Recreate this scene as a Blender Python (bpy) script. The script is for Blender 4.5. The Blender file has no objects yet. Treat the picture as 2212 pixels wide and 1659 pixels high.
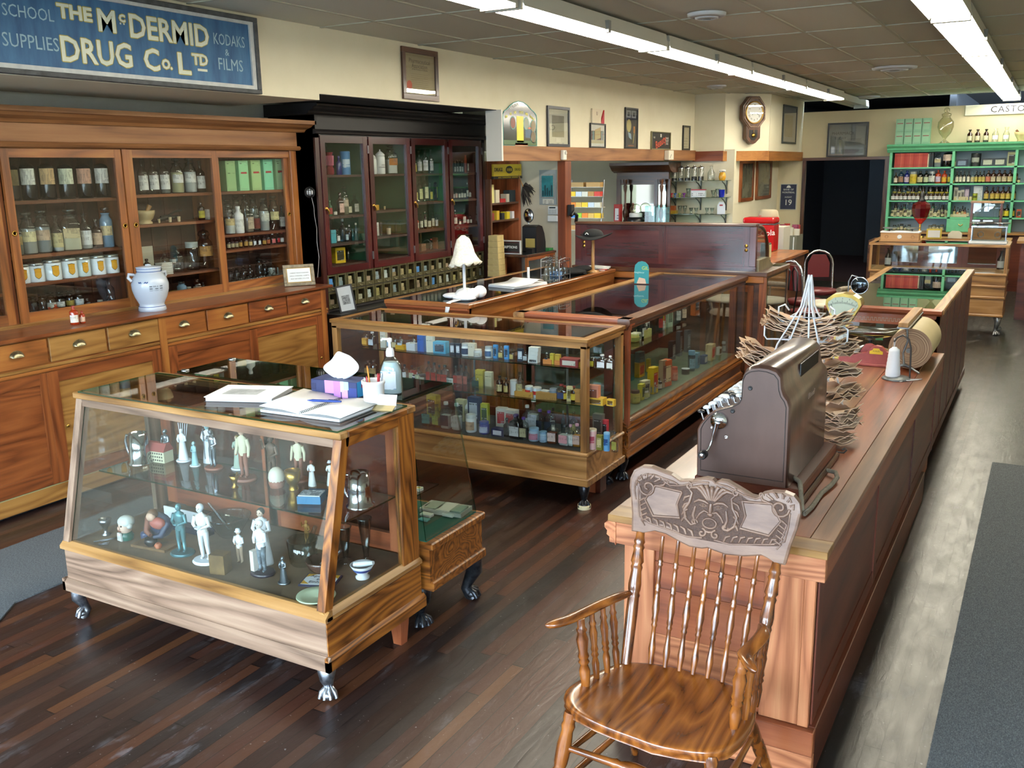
import bpy,math,random
from math import sin,cos,pi,radians,sqrt
from mathutils import Vector,Matrix
S = bpy.context.scene
COL = S.collection
random.seed(7)
# ---------------------------------------------------------------- camera, world, lamps, exposure
def setup_camera():
 yaw,pit,rol,f = -0.520154,-0.225319,-0.0174253,2020.26
 fw = Vector((sin(yaw)*cos(pit),cos(yaw)*cos(pit),sin(pit)))
 r = Vector((cos(yaw),-sin(yaw),0)); u = r.cross(fw)
 R = cos(rol)*r + sin(rol)*u; U = -sin(rol)*r + cos(rol)*u
 cd = bpy.data.cameras.new('camera'); cam = bpy.data.objects.new('camera',cd); COL.objects.link(cam)
 M = Matrix((R,U,-fw)).transposed().to_4x4(); M.translation = Vector((0,0,2.0))
 cam.matrix_world = M
 cd.sensor_width = 36; cd.lens = f/2212*36; cd.clip_start = .05; cd.clip_end = 200
 S.camera = cam
setup_camera()
S.view_settings.view_transform = 'Standard'
S.view_settings.look = 'None'
S.view_settings.gamma = 1
S.view_settings.use_curve_mapping = False
S.view_settings.exposure = 0.38
S.cycles.use_denoising = True
S.cycles.adaptive_threshold = .03
S.cycles.max_bounces = 7
S.cycles.diffuse_bounces = 3
S.cycles.glossy_bounces = 3
S.cycles.transmission_bounces = 4
S.cycles.transparent_max_bounces = 28
S.cycles.sample_clamp_indirect = 4
S.cycles.caustics_reflective = False
S.cycles.caustics_refractive = False
w = bpy.data.worlds.new('sky'); S.world = w; w.use_nodes = True
_bg = w.node_tree.nodes['Background']
_bg.inputs[0].default_value = (.66,.83,1,1)
_bg.inputs[1].default_value = 24.0
def skylight(name,loc,rot,sx,sy,power,col):
 ld = bpy.data.lights.new(name,'AREA'); ld.shape = 'RECTANGLE'; ld.size = sx; ld.size_y = sy
 ld.energy = power; ld.color = col
 o = bpy.data.objects.new(name,ld); COL.objects.link(o); o.location = loc; o.rotation_euler = rot
 ld.cycles.is_portal = True
 return o
# the shop front's window openings let the sky in (portals guide its light)
skylight('window_portal',(-3.1,-1.62,1.55),(radians(-90),0,0),5.2,2.1,1,(1,1,1))
skylight('window_portal',(1.2,-1.62,1.55),(radians(-90),0,0),2.2,2.1,1,(1,1,1))
# ---------------------------------------------------------------- materials (all procedural)
MATS = {}
def _new(name):
 m = bpy.data.materials.new(name); m.use_nodes = True
 nt = m.node_tree; nt.nodes.clear()
 out = nt.nodes.new('ShaderNodeOutputMaterial')
 return m,nt,out
def N(nt,t,**kw):
 n = nt.nodes.new('ShaderNode'+t)
 for k,v in kw.items():
  if k in n.inputs: n.inputs[k].default_value = v
  else: setattr(n,k,v)
 return n
def L(nt,a,b): nt.links.new(a,b)
def srgb(h):
 if isinstance(h,tuple): return h if len(h) == 4 else h+(1,)
 h = h.lstrip('#'); h = h if len(h) == 6 else ''.join(q*2 for q in h); v = [int(h[i:i+2],16)/255 for i in (0,2,4)]
 return tuple(((c+.055)/1.055)**2.4 if c > .04045 else c/12.92 for c in v)+(1,)
def mixc(nt,fac,a,b,blend='MIX'):
 n = nt.nodes.new('ShaderNodeMix'); n.data_type = 'RGBA'; n.blend_type = blend
 for s_,v in ((n.inputs[0],fac),(n.inputs[6],a),(n.inputs[7],b)):
  if hasattr(v,'is_linked') or hasattr(v,'links'): L(nt,v,s_)
  else: s_.default_value = v
 return n.outputs[2]
def mth(nt,op,a,b=0.0,clamp=False):
 n = nt.nodes.new('ShaderNodeMath'); n.operation = op; n.use_clamp = clamp
 for s_,v in ((n.inputs[0],a),(n.inputs[1],b)):
  if hasattr(v,'links'): L(nt,v,s_)
  else: s_.default_value = v
 return n.outputs[0]
def coords(nt,scale=(1,1,1),obj=True,rot=(0,0,0),loc=(0,0,0)):
 tc = N(nt,'TexCoord'); mp = N(nt,'Mapping')
 mp.inputs['Scale'].default_value = scale; mp.inputs['Rotation'].default_value = rot; mp.inputs['Location'].default_value = loc
 L(nt,tc.outputs['Object'],mp.inputs[0]); return mp.outputs[0]
def ramp(nt,fac,stops):
 r = nt.nodes.new('ShaderNodeValToRGB'); e = r.color_ramp.elements
 while len(e) > 1: e.remove(e[-1])
 e[0].position = stops[0][0]; e[0].color = srgb(stops[0][1])
 for p,c in stops[1:]:
  x = e.new(p); x.color = srgb(c)
 L(nt,fac,r.inputs[0]); return r.outputs[0]
def bsdf(nt,out,col=None,rough=.5,metal=0,spec=.5,coat=0):
 b = N(nt,'BsdfPrincipled',Roughness=rough,Metallic=metal)
 b.inputs['Specular IOR Level'].default_value = spec
 b.inputs['Coat Weight'].default_value = coat
 b.inputs['Coat Roughness'].default_value = .12
 if col is not None:
  if hasattr(col,'links'): L(nt,col,b.inputs['Base Color'])
  else: b.inputs['Base Color'].default_value = srgb(col)
 L(nt,b.outputs[0],out.inputs[0]); return b
def bump(nt,b,h,strength=.2,dist=.002):
 n = N(nt,'Bump',Strength=strength,Distance=dist); L(nt,h,n.inputs['Height']); L(nt,n.outputs[0],b.inputs['Normal'])
def plain(col,rough=.5,metal=0,spec=.5,coat=0,name=None):
 k = ('plain',col,rough,metal,spec,coat)
 if k not in MATS:
  m,nt,out = _new(name or 'paint'); bsdf(nt,out,col,rough,metal,spec,coat); MATS[k] = m
 return MATS[k]
def mottled(col,col2,scale=8,rough=.6,bs=.1,metal=0,name='mottled',stretch=(1,1,1)):
 k = ('mot',col,col2,scale,rough,bs,metal,stretch)
 if k not in MATS:
  m,nt,out = _new(name)
  n = N(nt,'TexNoise',Scale=scale,Detail=5,Roughness=.6); L(nt,coords(nt,stretch),n.inputs[0])
  c = ramp(nt,n.outputs[0],[(.3,col),(.7,col2)])
  b = bsdf(nt,out,c,rough,metal); bump(nt,b,n.outputs[0],bs,.003); MATS[k] = m
 return MATS[k]
WOODS = {  # dark, mid, light, roughness, coat, figure
 'pine':   ('#5f3413','#905526','#ad7437',.38,.25,1.0),
 'pinegold': ('#69431a','#8d6330','#a87d43',.38,.25,1.2),
 'pinered': ('#55280f','#7d421e','#98592c',.38,.25,1.3),
 'oak':    ('#5a4536','#8b705c','#ab9078',.42,.15,1.2),  # oak of the near case front, daylight sheen mixed into the colour
 'oakside': ('#3c1c08','#8d5420','#b9792f',.36,.3,1.8),
 'oaklt':  ('#6b4722','#a07440','#bf9460',.4,.2,1.1),
 'cherry': ('#5c2b17','#8f4b2b','#ab6640',.4,.25,.7),
 'cherrydk': ('#3d1a10','#5d2a1a','#763c26',.38,.2,.7),
 'ctop':   ('#5c3a26','#835639','#a0734f',.3,.35,.9),
 'fir':    ('#84492c','#b5714a','#cf9165',.5,.05,1.5),
 'mahog':  ('#1b0c0a','#301410','#43201a',.3,.35,.6),
 'mahogred': ('#2a0c0d','#48191a','#5f2824',.25,.45,.5),
 'black':  ('#0c0b0c','#171516','#242121',.5,0,.4),
 'walnut': ('#2d1a10','#51301d','#6d452b',.35,.3,.9),
 'header': ('#6d4425','#8e6038','#a3744a',.55,0,.8),
 'headred': ('#5c2a15','#7b3d20','#8f4e2c',.5,0,.6),
 'headorg': ('#85521f','#a76d30','#bb8442',.5,0,.5),
 'chair':  ('#3b1a08','#7a4216','#a8662a',.26,.5,1.5),
 'register': ('#37231d','#5b3d31','#765647',.28,.4,.6),
 'shelfwood': ('#43200e','#703a18','#8a5126',.5,.1,1.0),
 'cab_in': ('#241008','#3a1b0e','#4f2817',.6,0,.8),
}
def wood(kind,axis='x'):
 k = ('wood',kind,axis)
 if k in MATS: return MATS[k]
 d,md,lt,rough,coat,fig = WOODS[kind]
 m,nt,out = _new(kind+'_wood')
 A = 'xyz'.index(axis)
 s1 = [1,1,1]; s1[A] = .11
 oi = N(nt,'ObjectInfo')
 tc = N(nt,'TexCoord'); add = N(nt,'VectorMath',operation='ADD')
 cmb = N(nt,'CombineXYZ'); r10 = mth(nt,'MULTIPLY',oi.outputs['Random'],13.0)
 for i in range(3): L(nt,r10,cmb.inputs[i])
 L(nt,tc.outputs['Object'],add.inputs[0]); L(nt,cmb.outputs[0],add.inputs[1])
 mp = N(nt,'Mapping'); mp.inputs['Scale'].default_value = s1; L(nt,add.outputs[0],mp.inputs[0])
 n0 = N(nt,'TexNoise',Scale=3.0*fig,Detail=2); L(nt,mp.outputs[0],n0.inputs[0])
 # growth rings: contour lines of a stretched noise give cathedral figure
 rings = mth(nt,'FRACT',mth(nt,'MULTIPLY',n0.outputs[0],11*fig))
 rr = mth(nt,'ABSOLUTE',mth(nt,'SUBTRACT',rings,.5))
 n1 = N(nt,'TexNoise',Scale=38,Detail=4,Roughness=.65);
 mp2 = N(nt,'Mapping'); s2 = [1,1,1]; s2[A] = .05; mp2.inputs['Scale'].default_value = s2
 L(nt,add.outputs[0],mp2.inputs[0]); L(nt,mp2.outputs[0],n1.inputs[0])
 n2 = N(nt,'TexNoise',Scale=1.7,Detail=2); L(nt,add.outputs[0],n2.inputs[0])
 v = mth(nt,'ADD',mth(nt,'MULTIPLY',rr,.62),mth(nt,'MULTIPLY',n1.outputs[0],.55))
 v = mth(nt,'ADD',v,mth(nt,'MULTIPLY',n2.outputs[0],.35))
 c = ramp(nt,v,[(.35,d),(.62,md),(.95,lt)])
 hs = N(nt,'HueSaturation'); L(nt,c,hs.inputs['Color'])
 L(nt,mth(nt,'ADD',mth(nt,'MULTIPLY',oi.outputs['Random'],.16),.92),hs.inputs['Value'])
 b = bsdf(nt,out,hs.outputs[0],rough,0,.5,coat)
 bump(nt,b,v,.12,.002)
 MATS[k] = m; return m
def emit(col,st,name='tube_light'):
 k = ('emit',col,st)
 if k not in MATS:
  m,nt,out = _new(name); e = N(nt,'Emission',Strength=st); e.inputs[0].default_value = srgb(col)
  L(nt,e.outputs[0],out.inputs[0]); MATS[k] = m
 return MATS[k]
def glass(tint='#f6faf8',edge=None,rough=.0,ior=1.5,refl=1.0,name='clear_glass'):
 """thin pane or thin-walled vessel: lets light straight through (tinted), mirrors by Fresnel"""
 k = ('glass',tint,edge,rough,ior,refl)
 if k not in MATS:
  m,nt,out = _new(name)
  t = N(nt,'BsdfTransparent'); g = N(nt,'BsdfGlossy',Roughness=rough)
  if edge:
   lw = N(nt,'LayerWeight',Blend=.45)
   L(nt,mixc(nt,mth(nt,'POWER',lw.outputs['Facing'],1.6),srgb(tint),srgb(edge)),t.inputs[0])
  else: t.inputs[0].default_value = srgb(tint)
  fr = N(nt,'Fresnel'); ge = N(nt,'NewGeometry')
  L(nt,mth(nt,'ADD',mth(nt,'MULTIPLY',ge.outputs['Backfacing'],1/ior-ior),ior),fr.inputs['IOR'])
  f = mth(nt,'MULTIPLY',fr.outputs[0],refl*1.6,clamp=True)
  mx = N(nt,'MixShader'); L(nt,f,mx.inputs[0]); L(nt,t.outputs[0],mx.inputs[1]); L(nt,g.outputs[0],mx.inputs[2])
  L(nt,mx.outputs[0],out.inputs[0]); MATS[k] = m
 return MATS[k]
def printed(bg,ink='#2a2a2a',sz=.006,amount=.5,rough=.7):
 """paper with rows of small illegible print"""
 k = ('print',bg,ink,sz,amount)
 if k not in MATS:
  m,nt,out = _new('printed_paper')
  tc = N(nt,'TexCoord'); sp = N(nt,'SeparateXYZ'); L(nt,tc.outputs['Object'],sp.inputs[0])
  line = mth(nt,'LESS_THAN',mth(nt,'FRACT',mth(nt,'DIVIDE',sp.outputs[2],sz*2)),.5)
  n = N(nt,'TexNoise',Scale=1/sz*.55,Detail=1); L(nt,coords(nt,(1,1,.15)),n.inputs[0])
  n2 = N(nt,'TexNoise',Scale=.12/sz,Detail=0); L(nt,coords(nt,(.3,.3,1)),n2.inputs[0])
  g = mth(nt,'MULTIPLY',mth(nt,'GREATER_THAN',n.outputs[0],.5),mth(nt,'GREATER_THAN',n2.outputs[0],1-amount))
  c = mixc(nt,mth(nt,'MULTIPLY',mth(nt,'MULTIPLY',line,g),.7),srgb(bg),srgb(ink))
  bsdf(nt,out,c,rough); MATS[k] = m
 return MATS[k]
# ---------------------------------------------------------------- mesh builder
def wmat(m,dims):
 """a wood kind given as 'w:oak' takes its grain along the longest side of the board"""
 if isinstance(m,str):
  kind = m[2:] if m.startswith('w:') else m
  return wood(kind,'xyz'[max(range(3),key=lambda i: dims[i])])
 return m
class MB:
 def __init__(s): s.v = []; s.f = []; s.mi = []; s.mats = []; s.sm = []
 def _m(s,mat):
  if isinstance(mat,str): mat = wood(mat[2:] if mat.startswith('w:') else mat,'z')
  if mat not in s.mats: s.mats.append(mat)
  return s.mats.index(mat)
 def add(s,vs,fs,mat,smooth=False):
  b = len(s.v); s.v += [tuple(p) for p in vs]; k = s._m(mat)
  for f in fs: s.f.append(tuple(i+b for i in f)); s.mi.append(k); s.sm.append(smooth)
  return s
 def box(s,x0,x1,y0,y1,z0,z1,mat):
  m = wmat(mat,(abs(x1-x0),abs(y1-y0),abs(z1-z0)))
  vs = [(x,y,z) for x in (x0,x1) for y in (y0,y1) for z in (z0,z1)]
  return s.add(vs,[(0,1,3,2),(4,6,7,5),(0,4,5,1),(2,3,7,6),(0,2,6,4),(1,5,7,3)],m)
 def quad(s,a,b,c,d,mat): return s.add([a,b,c,d],[(0,1,2,3)],mat)
 def prism(s,poly,ax,a0,a1,mat,smooth=False):
  """poly: 2-D outline in the two other axes (in order), run along axis ax from a0 to a1"""
  def P(u,v,a): return {'x': (a,u,v),'y': (u,a,v),'z': (u,v,a)}[ax]
  n = len(poly); vs = [P(u,v,a0) for u,v in poly]+[P(u,v,a1) for u,v in poly]
  if isinstance(mat,str):
   dd = [max(p[0] for p in poly)-min(p[0] for p in poly),max(p[1] for p in poly)-min(p[1] for p in poly)]
   dd.insert('xyz'.index(ax),abs(a1-a0)); mat = wmat(mat,dd)
  s.add(vs,[(i,(i+1) % n,n+(i+1) % n,n+i) for i in range(n)],mat,smooth)
  return s.add(vs,[tuple(range(n))[::-1],tuple(range(n,2*n))],mat)
 def lathe(s,prof,c=(0,0,0),mat=None,n=16,ax='z',cap=True,sq=0,smooth=True,sx=1,sy=1):
  """prof [(r, h)...]; sq>0 squares the section (superellipse)"""
  vs = [];
  for r,h in prof:
   for i in range(n):
    a = 2*pi*(i+.5)/n; cx_,cy_ = cos(a),sin(a)
    if sq:
     e = 2/(2+sq*6); cx_ = math.copysign(abs(cx_)**e,cx_); cy_ = math.copysign(abs(cy_)**e,cy_)
    u,v = r*cx_*sx,r*cy_*sy
    p = {'z': (u,v,h),'x': (h,u,v),'y': (u,h,v)}[ax]
    vs.append((p[0]+c[0],p[1]+c[1],p[2]+c[2]))
  fs = [(j*n+i,j*n+(i+1) % n,(j+1)*n+(i+1) % n,(j+1)*n+i) for j in range(len(prof)-1) for i in range(n)]
  s.add(vs,fs,mat,smooth)
  if cap:
   if prof[0][0] > 1e-5: s.add(vs[:n],[tuple(range(n))[::-1]],mat)
   if prof[-1][0] > 1e-5: s.add(vs[-n:],[tuple(range(n))],mat)
  return s
 def tube(s,pts,r,mat,n=8,closed=False,flat=1.0):
  pts = [Vector(p) for p in pts]; rs = r if isinstance(r,(list,tuple)) else [r]*len(pts)
  vs = []; up = Vector((0,0,1)); prev = None
  for i,p in enumerate(pts):
   a = pts[i-1] if (i > 0 or closed) else p; b = pts[(i+1) % len(pts)] if (i < len(pts)-1 or closed) else p
   t = (b-a).normalized() if (b-a).length > 1e-9 else Vector((0,0,1))
   if prev is None:
    ref = up if abs(t.z) < .95 else Vector((1,0,0)); x = t.cross(ref).normalized()
   else: x = (prev-t*prev.dot(t)).normalized()
   prev = x; y = t.cross(x)
   for k in range(n):
    an = 2*pi*k/n; vs.append(p+x*(rs[i]*cos(an))+y*(rs[i]*flat*sin(an)))
  m = len(pts); fs = []
  for j in range(m if closed else m-1):
   j2 = (j+1) % m
   for k in range(n): fs.append((j*n+k,j*n+(k+1) % n,j2*n+(k+1) % n,j2*n+k))
  s.add(vs,fs,mat,True)
  if not closed: s.add(vs[:n],[tuple(range(n))[::-1]],mat); s.add(vs[-n:],[tuple(range(n))],mat)
  return s
 def ball(s,c,r,mat,n=12,m=8,sc=(1,1,1)):
  pr = [(max(1e-6,sin(pi*j/m)),-cos(pi*j/m)) for j in range(m+1)]
  vs = [(c[0]+r*sc[0]*a*cos(2*pi*i/n),c[1]+r*sc[1]*a*sin(2*pi*i/n),c[2]+r*sc[2]*h) for a,h in pr for i in range(n)]
  return s.add(vs,[(j*n+i,j*n+(i+1) % n,(j+1)*n+(i+1) % n,(j+1)*n+i) for j in range(m) for i in range(n)],mat,True)
 def text(s,body,M,size,mat,ext=.0008,align='CENTER',sx=1.0,bold=0.0,sp=1.0):
  """flat-backed lettering; M places it (its x runs along the line, y up, z out of the surface)"""
  cu = bpy.data.curves.new('t','FONT'); cu.body = body; cu.size = size; cu.align_x = align; cu.align_y = 'CENTER'
  cu.extrude = ext; cu.offset = bold; cu.resolution_u = 2; cu.space_character = sp
  o = bpy.data.objects.new('t',cu); me = bpy.data.meshes.new_from_object(o)
  T = M @ Matrix.Diagonal((sx,1,1,1))
  s.add([T @ v.co for v in me.vertices],[tuple(p.vertices) for p in me.polygons],mat)
  bpy.data.objects.remove(o); bpy.data.curves.remove(cu); bpy.data.meshes.remove(me); return s
 def xf(s,M,start=0):
  for i in range(start,len(s.v)): s.v[i] = tuple(M @ Vector(s.v[i]))
  return s
 def mark(s): return len(s.v)
 def obj(s,name,parent=None,world=False,loc=None,bev=0,seg=1,sub=0,auto=None,solid=0):
  me = bpy.data.meshes.new(name)
  off = Vector(loc) if loc is not None else (parent.location if (world and parent) else Vector((0,0,0)))
  if parent is not None and world:
   off = Vector((0,0,0)); p = parent
   while p: off = off+p.location; p = p.parent
  me.from_pydata([(a-off[0],b-off[1],c-off[2]) for a,b,c in s.v],[],s.f)
  for m in s.mats: me.materials.append(m)
  me.polygons.foreach_set('material_index',s.mi); me.polygons.foreach_set('use_smooth',s.sm)
  me.validate(); me.update()
  o = bpy.data.objects.new(name,me); COL.objects.link(o)
  if parent is not None: o.parent = parent
  elif loc is not None: o.location = loc
  if solid:
   q = o.modifiers.new('solid','SOLIDIFY'); q.thickness = solid; q.offset = 0
  if bev:
   q = o.modifiers.new('bev','BEVEL'); q.width = bev; q.segments = seg; q.limit_method = 'ANGLE'; q.angle_limit = radians(40)
  if sub:
   q = o.modifiers.new('sub','SUBSURF'); q.levels = sub; q.render_levels = sub
  return o
def thing(name,label,cat,loc=(0,0,0),rz=0,group=None):
 o = bpy.data.objects.new(name,None); COL.objects.link(o); o.location = loc; o.rotation_euler = (0,0,rz)
 o.empty_display_size = .05
 o['label'] = label; o['category'] = cat
 if group: o['group'] = group
 return o
def tag(o,label,cat,group=None,kind=None):
 o['label'] = label; o['category'] = cat
 if group: o['group'] = group
 if kind: o['kind'] = kind
 return o
def struct(b,name,**k):
 o = b.obj(name,**k); o['kind'] = 'structure'; return o
def basis(ox,oy,oz,xd,yd):
 """matrix whose local x runs along xd, y along yd"""
 x = Vector(xd).normalized(); y = Vector(yd).normalized(); z = x.cross(y)
 M = Matrix((x,y,z)).transposed().to_4x4(); M.translation = Vector((ox,oy,oz)); return M
FRONTY = lambda x,y,z: basis(x,y,z,(1,0,0),(0,0,1))     # faces -y (towards the shop front)
FRONTX = lambda x,y,z: basis(x,y,z,(0,1,0),(0,0,1))     # faces +x (away from the left wall)
FLAT = lambda x,y,z,a=0: basis(x,y,z,(cos(a),sin(a),0),(-sin(a),cos(a),0))
GLASSPANE = glass('#f9fcfb')
GREENEDGE = plain('#2f7f6b',.15)
CHROME = plain('#c9ccd0',.18,1)
STEEL = plain('#9a9da0',.3,1)
BRASS = plain('#b08a44',.3,1)
IRON = mottled('#3c3f45','#8d9096',30,.4,.3,.8,'cast_iron')
WHITEP = plain('#e9ecec',.5)
CG = glass('#f6f9f8','#a9b9b9',0,1.5,1.3,'bottle_glass')
K = plain('#16171a',.5)
ORD5 = ['first','second','third','fourth','fifth','sixth']
# ---------------------------------------------------------------- the room
def floor_material():
 m,nt,out = _new('worn_plank_floor')
 tc = N(nt,'TexCoord'); sp = N(nt,'SeparateXYZ'); L(nt,tc.outputs['Object'],sp.inputs[0])
 W = .057
 bx = mth(nt,'DIVIDE',sp.outputs[0],W); ix = mth(nt,'FLOOR',bx); fx = mth(nt,'FRACT',bx)
 wn = N(nt,'TexWhiteNoise',noise_dimensions='1D'); L(nt,ix,wn.inputs['W'])
 by = mth(nt,'ADD',mth(nt,'DIVIDE',sp.outputs[1],1.3),mth(nt,'MULTIPLY',wn.outputs[0],7)); iy = mth(nt,'FLOOR',by); fy = mth(nt,'FRACT',by)
 wn2 = N(nt,'TexWhiteNoise',noise_dimensions='2D'); cb = N(nt,'CombineXYZ'); L(nt,ix,cb.inputs[0]); L(nt,iy,cb.inputs[1]); L(nt,cb.outputs[0],wn2.inputs['Vector'])
 base = ramp(nt,wn2.outputs[0],[(0,'#1b1513'),(.2,'#2d1c17'),(.4,'#231e1d'),(.55,'#3a251c'),(.7,'#45261c'),(.82,'#26211f'),(.93,'#4a2c1e'),(1,'#553520')])
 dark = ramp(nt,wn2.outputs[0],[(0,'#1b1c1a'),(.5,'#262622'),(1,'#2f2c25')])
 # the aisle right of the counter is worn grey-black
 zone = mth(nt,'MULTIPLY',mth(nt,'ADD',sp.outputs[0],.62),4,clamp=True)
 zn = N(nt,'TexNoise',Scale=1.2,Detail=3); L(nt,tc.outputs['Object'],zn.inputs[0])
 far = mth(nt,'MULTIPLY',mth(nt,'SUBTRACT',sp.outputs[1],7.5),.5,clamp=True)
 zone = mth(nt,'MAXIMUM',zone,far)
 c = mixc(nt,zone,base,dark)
 # scuffs: pale scratched streaks along the boards
 n = N(nt,'TexNoise',Scale=14,Detail=8,Roughness=.7); L(nt,coords(nt,(1,.35,1)),n.inputs[0])
 n3 = N(nt,'TexNoise',Scale=1.6,Detail=3); L(nt,coords(nt,(1,.7,1)),n3.inputs[0])
 sc = mth(nt,'MULTIPLY',mth(nt,'MULTIPLY',mth(nt,'SUBTRACT',n.outputs[0],.53),6,clamp=True),mth(nt,'MULTIPLY',mth(nt,'SUBTRACT',n3.outputs[0],.47),6,clamp=True))
 c = mixc(nt,mth(nt,'MULTIPLY',sc,.75),c,srgb('#77757a'))
 n4 = N(nt,'TexNoise',Scale=60,Detail=2); L(nt,tc.outputs['Object'],n4.inputs[0])
 c = mixc(nt,mth(nt,'MULTIPLY',mth(nt,'GREATER_THAN',n4.outputs[0],.73),.6),c,srgb('#8f8e8e'))
 gap = mth(nt,'MAXIMUM',mth(nt,'LESS_THAN',fx,.045),mth(nt,'LESS_THAN',fy,.004))
 c = mixc(nt,gap,c,srgb('#060505'))
 b = bsdf(nt,out,c,.34,0,.5)
 rg = mth(nt,'ADD',mth(nt,'MULTIPLY',n.outputs[0],.3),.2); L(nt,rg,b.inputs['Roughness'])
 wv = N(nt,'TexNoise',Scale=9,Detail=4,Distortion=1.0); L(nt,coords(nt,(3,.8,1)),wv.inputs[0])
 h = mth(nt,'SUBTRACT',mth(nt,'ADD',mth(nt,'MULTIPLY',wv.outputs[0],.8),mth(nt,'MULTIPLY',n.outputs[0],.4)),mth(nt,'MULTIPLY',gap,1.5))
 bump(nt,b,h,.35,.004); return m
def carpet_material():
 m,nt,out = _new('grey_carpet')
 n = N(nt,'TexNoise',Scale=260,Detail=3,Roughness=.8); L(nt,coords(nt,(1,.4,1)),n.inputs[0])
 c = ramp(nt,n.outputs[0],[(.3,'#45484b'),(.5,'#5c6063'),(.75,'#7d8285')])
 b = bsdf(nt,out,c,.95,0,.1); bump(nt,b,n.outputs[0],.6,.004); return m
WALLM = mottled('#d6cfb4','#dcd6bd',2.5,.75,.03,0,'cream_wall')
WALLG = mottled('#b9b4a4','#c4c0b0',2.5,.8,.03,0,'grey_cream_wall')
DARKM = plain('#15171a',.8)
b = MB(); b.quad((-9,-2.2,0),(6,-2.2,0),(6,23,0),(-9,23,0),floor_material()); struct(b,'floor')
CARP = carpet_material()
b = MB(); b.prism([(-4.86,6.2),(-4.86,-1.4),(-3.2,-1.4),(-3.2,1.15),(-4.17,2.42),(-4.17,6.2)],'z',.0,.008,CARP)
tag(b.obj('carpet_runner',loc=(-4.5,3,0)),'grey carpet runner along the pine wall cabinet at the left','carpet')
b = MB(); b.box(-.19,1.5,-1.4,6.88,0,.009,CARP)
tag(b.obj('carpet_runner',loc=(.6,3,0)),'grey carpet runner in the right hand aisle beside the long counter','carpet')
# ceiling with a dropped grid of tiles
def ceiling_material():
 m,nt,out = _new('ceiling_tile')
 tc = N(nt,'TexCoord'); sp = N(nt,'SeparateXYZ'); L(nt,tc.outputs['Object'],sp.inputs[0])
 ix = mth(nt,'FLOOR',mth(nt,'DIVIDE',mth(nt,'ADD',sp.outputs[0],2.5),.61)); iy = mth(nt,'FLOOR',mth(nt,'DIVIDE',mth(nt,'SUBTRACT',sp.outputs[1],6.93),1.25))
 cb = N(nt,'CombineXYZ'); L(nt,ix,cb.inputs[0]); L(nt,iy,cb.inputs[1])
 wn = N(nt,'TexWhiteNoise',noise_dimensions='2D'); L(nt,cb.outputs[0],wn.inputs['Vector'])
 c = ramp(nt,wn.outputs[0],[(0,'#b4b3a2'),(.5,'#bfbdb0'),(1,'#cac7b8')])
 n = N(nt,'TexNoise',Scale=40,Detail=3); L(nt,tc.outputs['Object'],n.inputs[0])
 b_ = bsdf(nt,out,c,.6,0,.4); bump(nt,b_,n.outputs[0],.15,.002); return m
b = MB(); b.quad((-9,-2.2,3.05),(-9,17,3.05),(6,17,3.05),(6,-2.2,3.05),ceiling_material()); struct(b,'ceiling')
b = MB(); TB = plain('#a9a896',.5)
for i in range(-8,14): x = -2.5+.61*i; b.box(x-.011,x+.011,-2,16.9,3.042,3.05,TB)
for j in range(-7,9): y = 6.93+1.25*j; b.box(-7.4,5.4,y-.011,y+.011,3.043,3.05,TB)
struct(b,'trim_1')
# upper left wall: bulkhead over the cabinets, then the fascia over the alcove
def wall(name,*boxes,m=WALLM):
 b = MB()
 for q in boxes: b.box(*q,m)
 return struct(b,name)
wall('wall_left',(-5.75,-4.83,-2,5.62,2.53,3.05),(-5.75,-4.83,5.62,8.25,2.575,3.05),(-4.96,-4.83,8.25,14.12,2.235,3.05),(-5.75,-4.96,9.05,9.15,2.2,3.05))
b = MB(); b.box(-5.7,-4.84,5.63,8.24,2.57,2.576,DARKM); struct(b,'shadow_gap_sheet')  # dark sheet stands in for the shadow gap over the black cabinet
wall('wall_left_lower',(-6.1,-5.96,-2,9.75,0,3.0),m=WALLG)
b = MB(); b.box(-6.1,-4.86,9.7,9.82,0,2.2,WALLG); struct(b,'wall_stub')
b = MB()
b.box(-4.85,-4.79,8.26,14.1,2.085,2.235,'header')
struct(b,'trim_3',bev=.003)
b = MB(); b.box(-4.965,-4.785,8.235,8.26,2.085,2.575,plain('#dcdad2',.6)); struct(b,'trim_4')
b = MB(); b.box(-4.83,-4.36,14.08,14.12,2.075,2.22,'headred'); struct(b,'trim_5')
b = MB(); b.prism([(-4.36,14.08),(-3.86,14.80),(-3.9,14.83),(-4.4,14.12)],'z',2.07,2.215,'headorg'); struct(b,'trim_6')
b = MB(); b.box(-3.9,-3.85,14.8,17,2.065,2.21,'headorg'); struct(b,'trim_7')
# bulkhead beyond: short return, diagonal and the run to the back wall
wall('wall_alcove_return',(-5.5,-4.36,14.12,14.2,2.2,3.05))
b = MB(); b.prism([(-4.37,14.12),(-3.87,14.83),(-3.95,14.9),(-4.45,14.2)],'z',2.2,3.05,WALLM); struct(b,'wall_diagonal')
wall('wall_left_far',(-3.95,-3.87,14.82,17.0,2.2,3.05))
b = MB(); b.box(-7.3,-4.86,9.82,14.1,2.2,2.22,WALLG); b.box(-4.3,-3.96,14.9,17,2.19,2.2,WALLG); struct(b,'ceiling_alcove')
# alcove: back wall of the soda bar, side walls
wall('wall_alcove_back',(-7.3,-4.2,14.14,14.22,0,2.24),m=WALLM)
wall('wall_alcove_left',(-7.4,-7.3,9.7,14.2,0,2.24),m=WALLG)
wall('wall_alcove_right',(-4.35,-4.26,14.2,17,0,2.24),m=WALLM)
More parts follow.
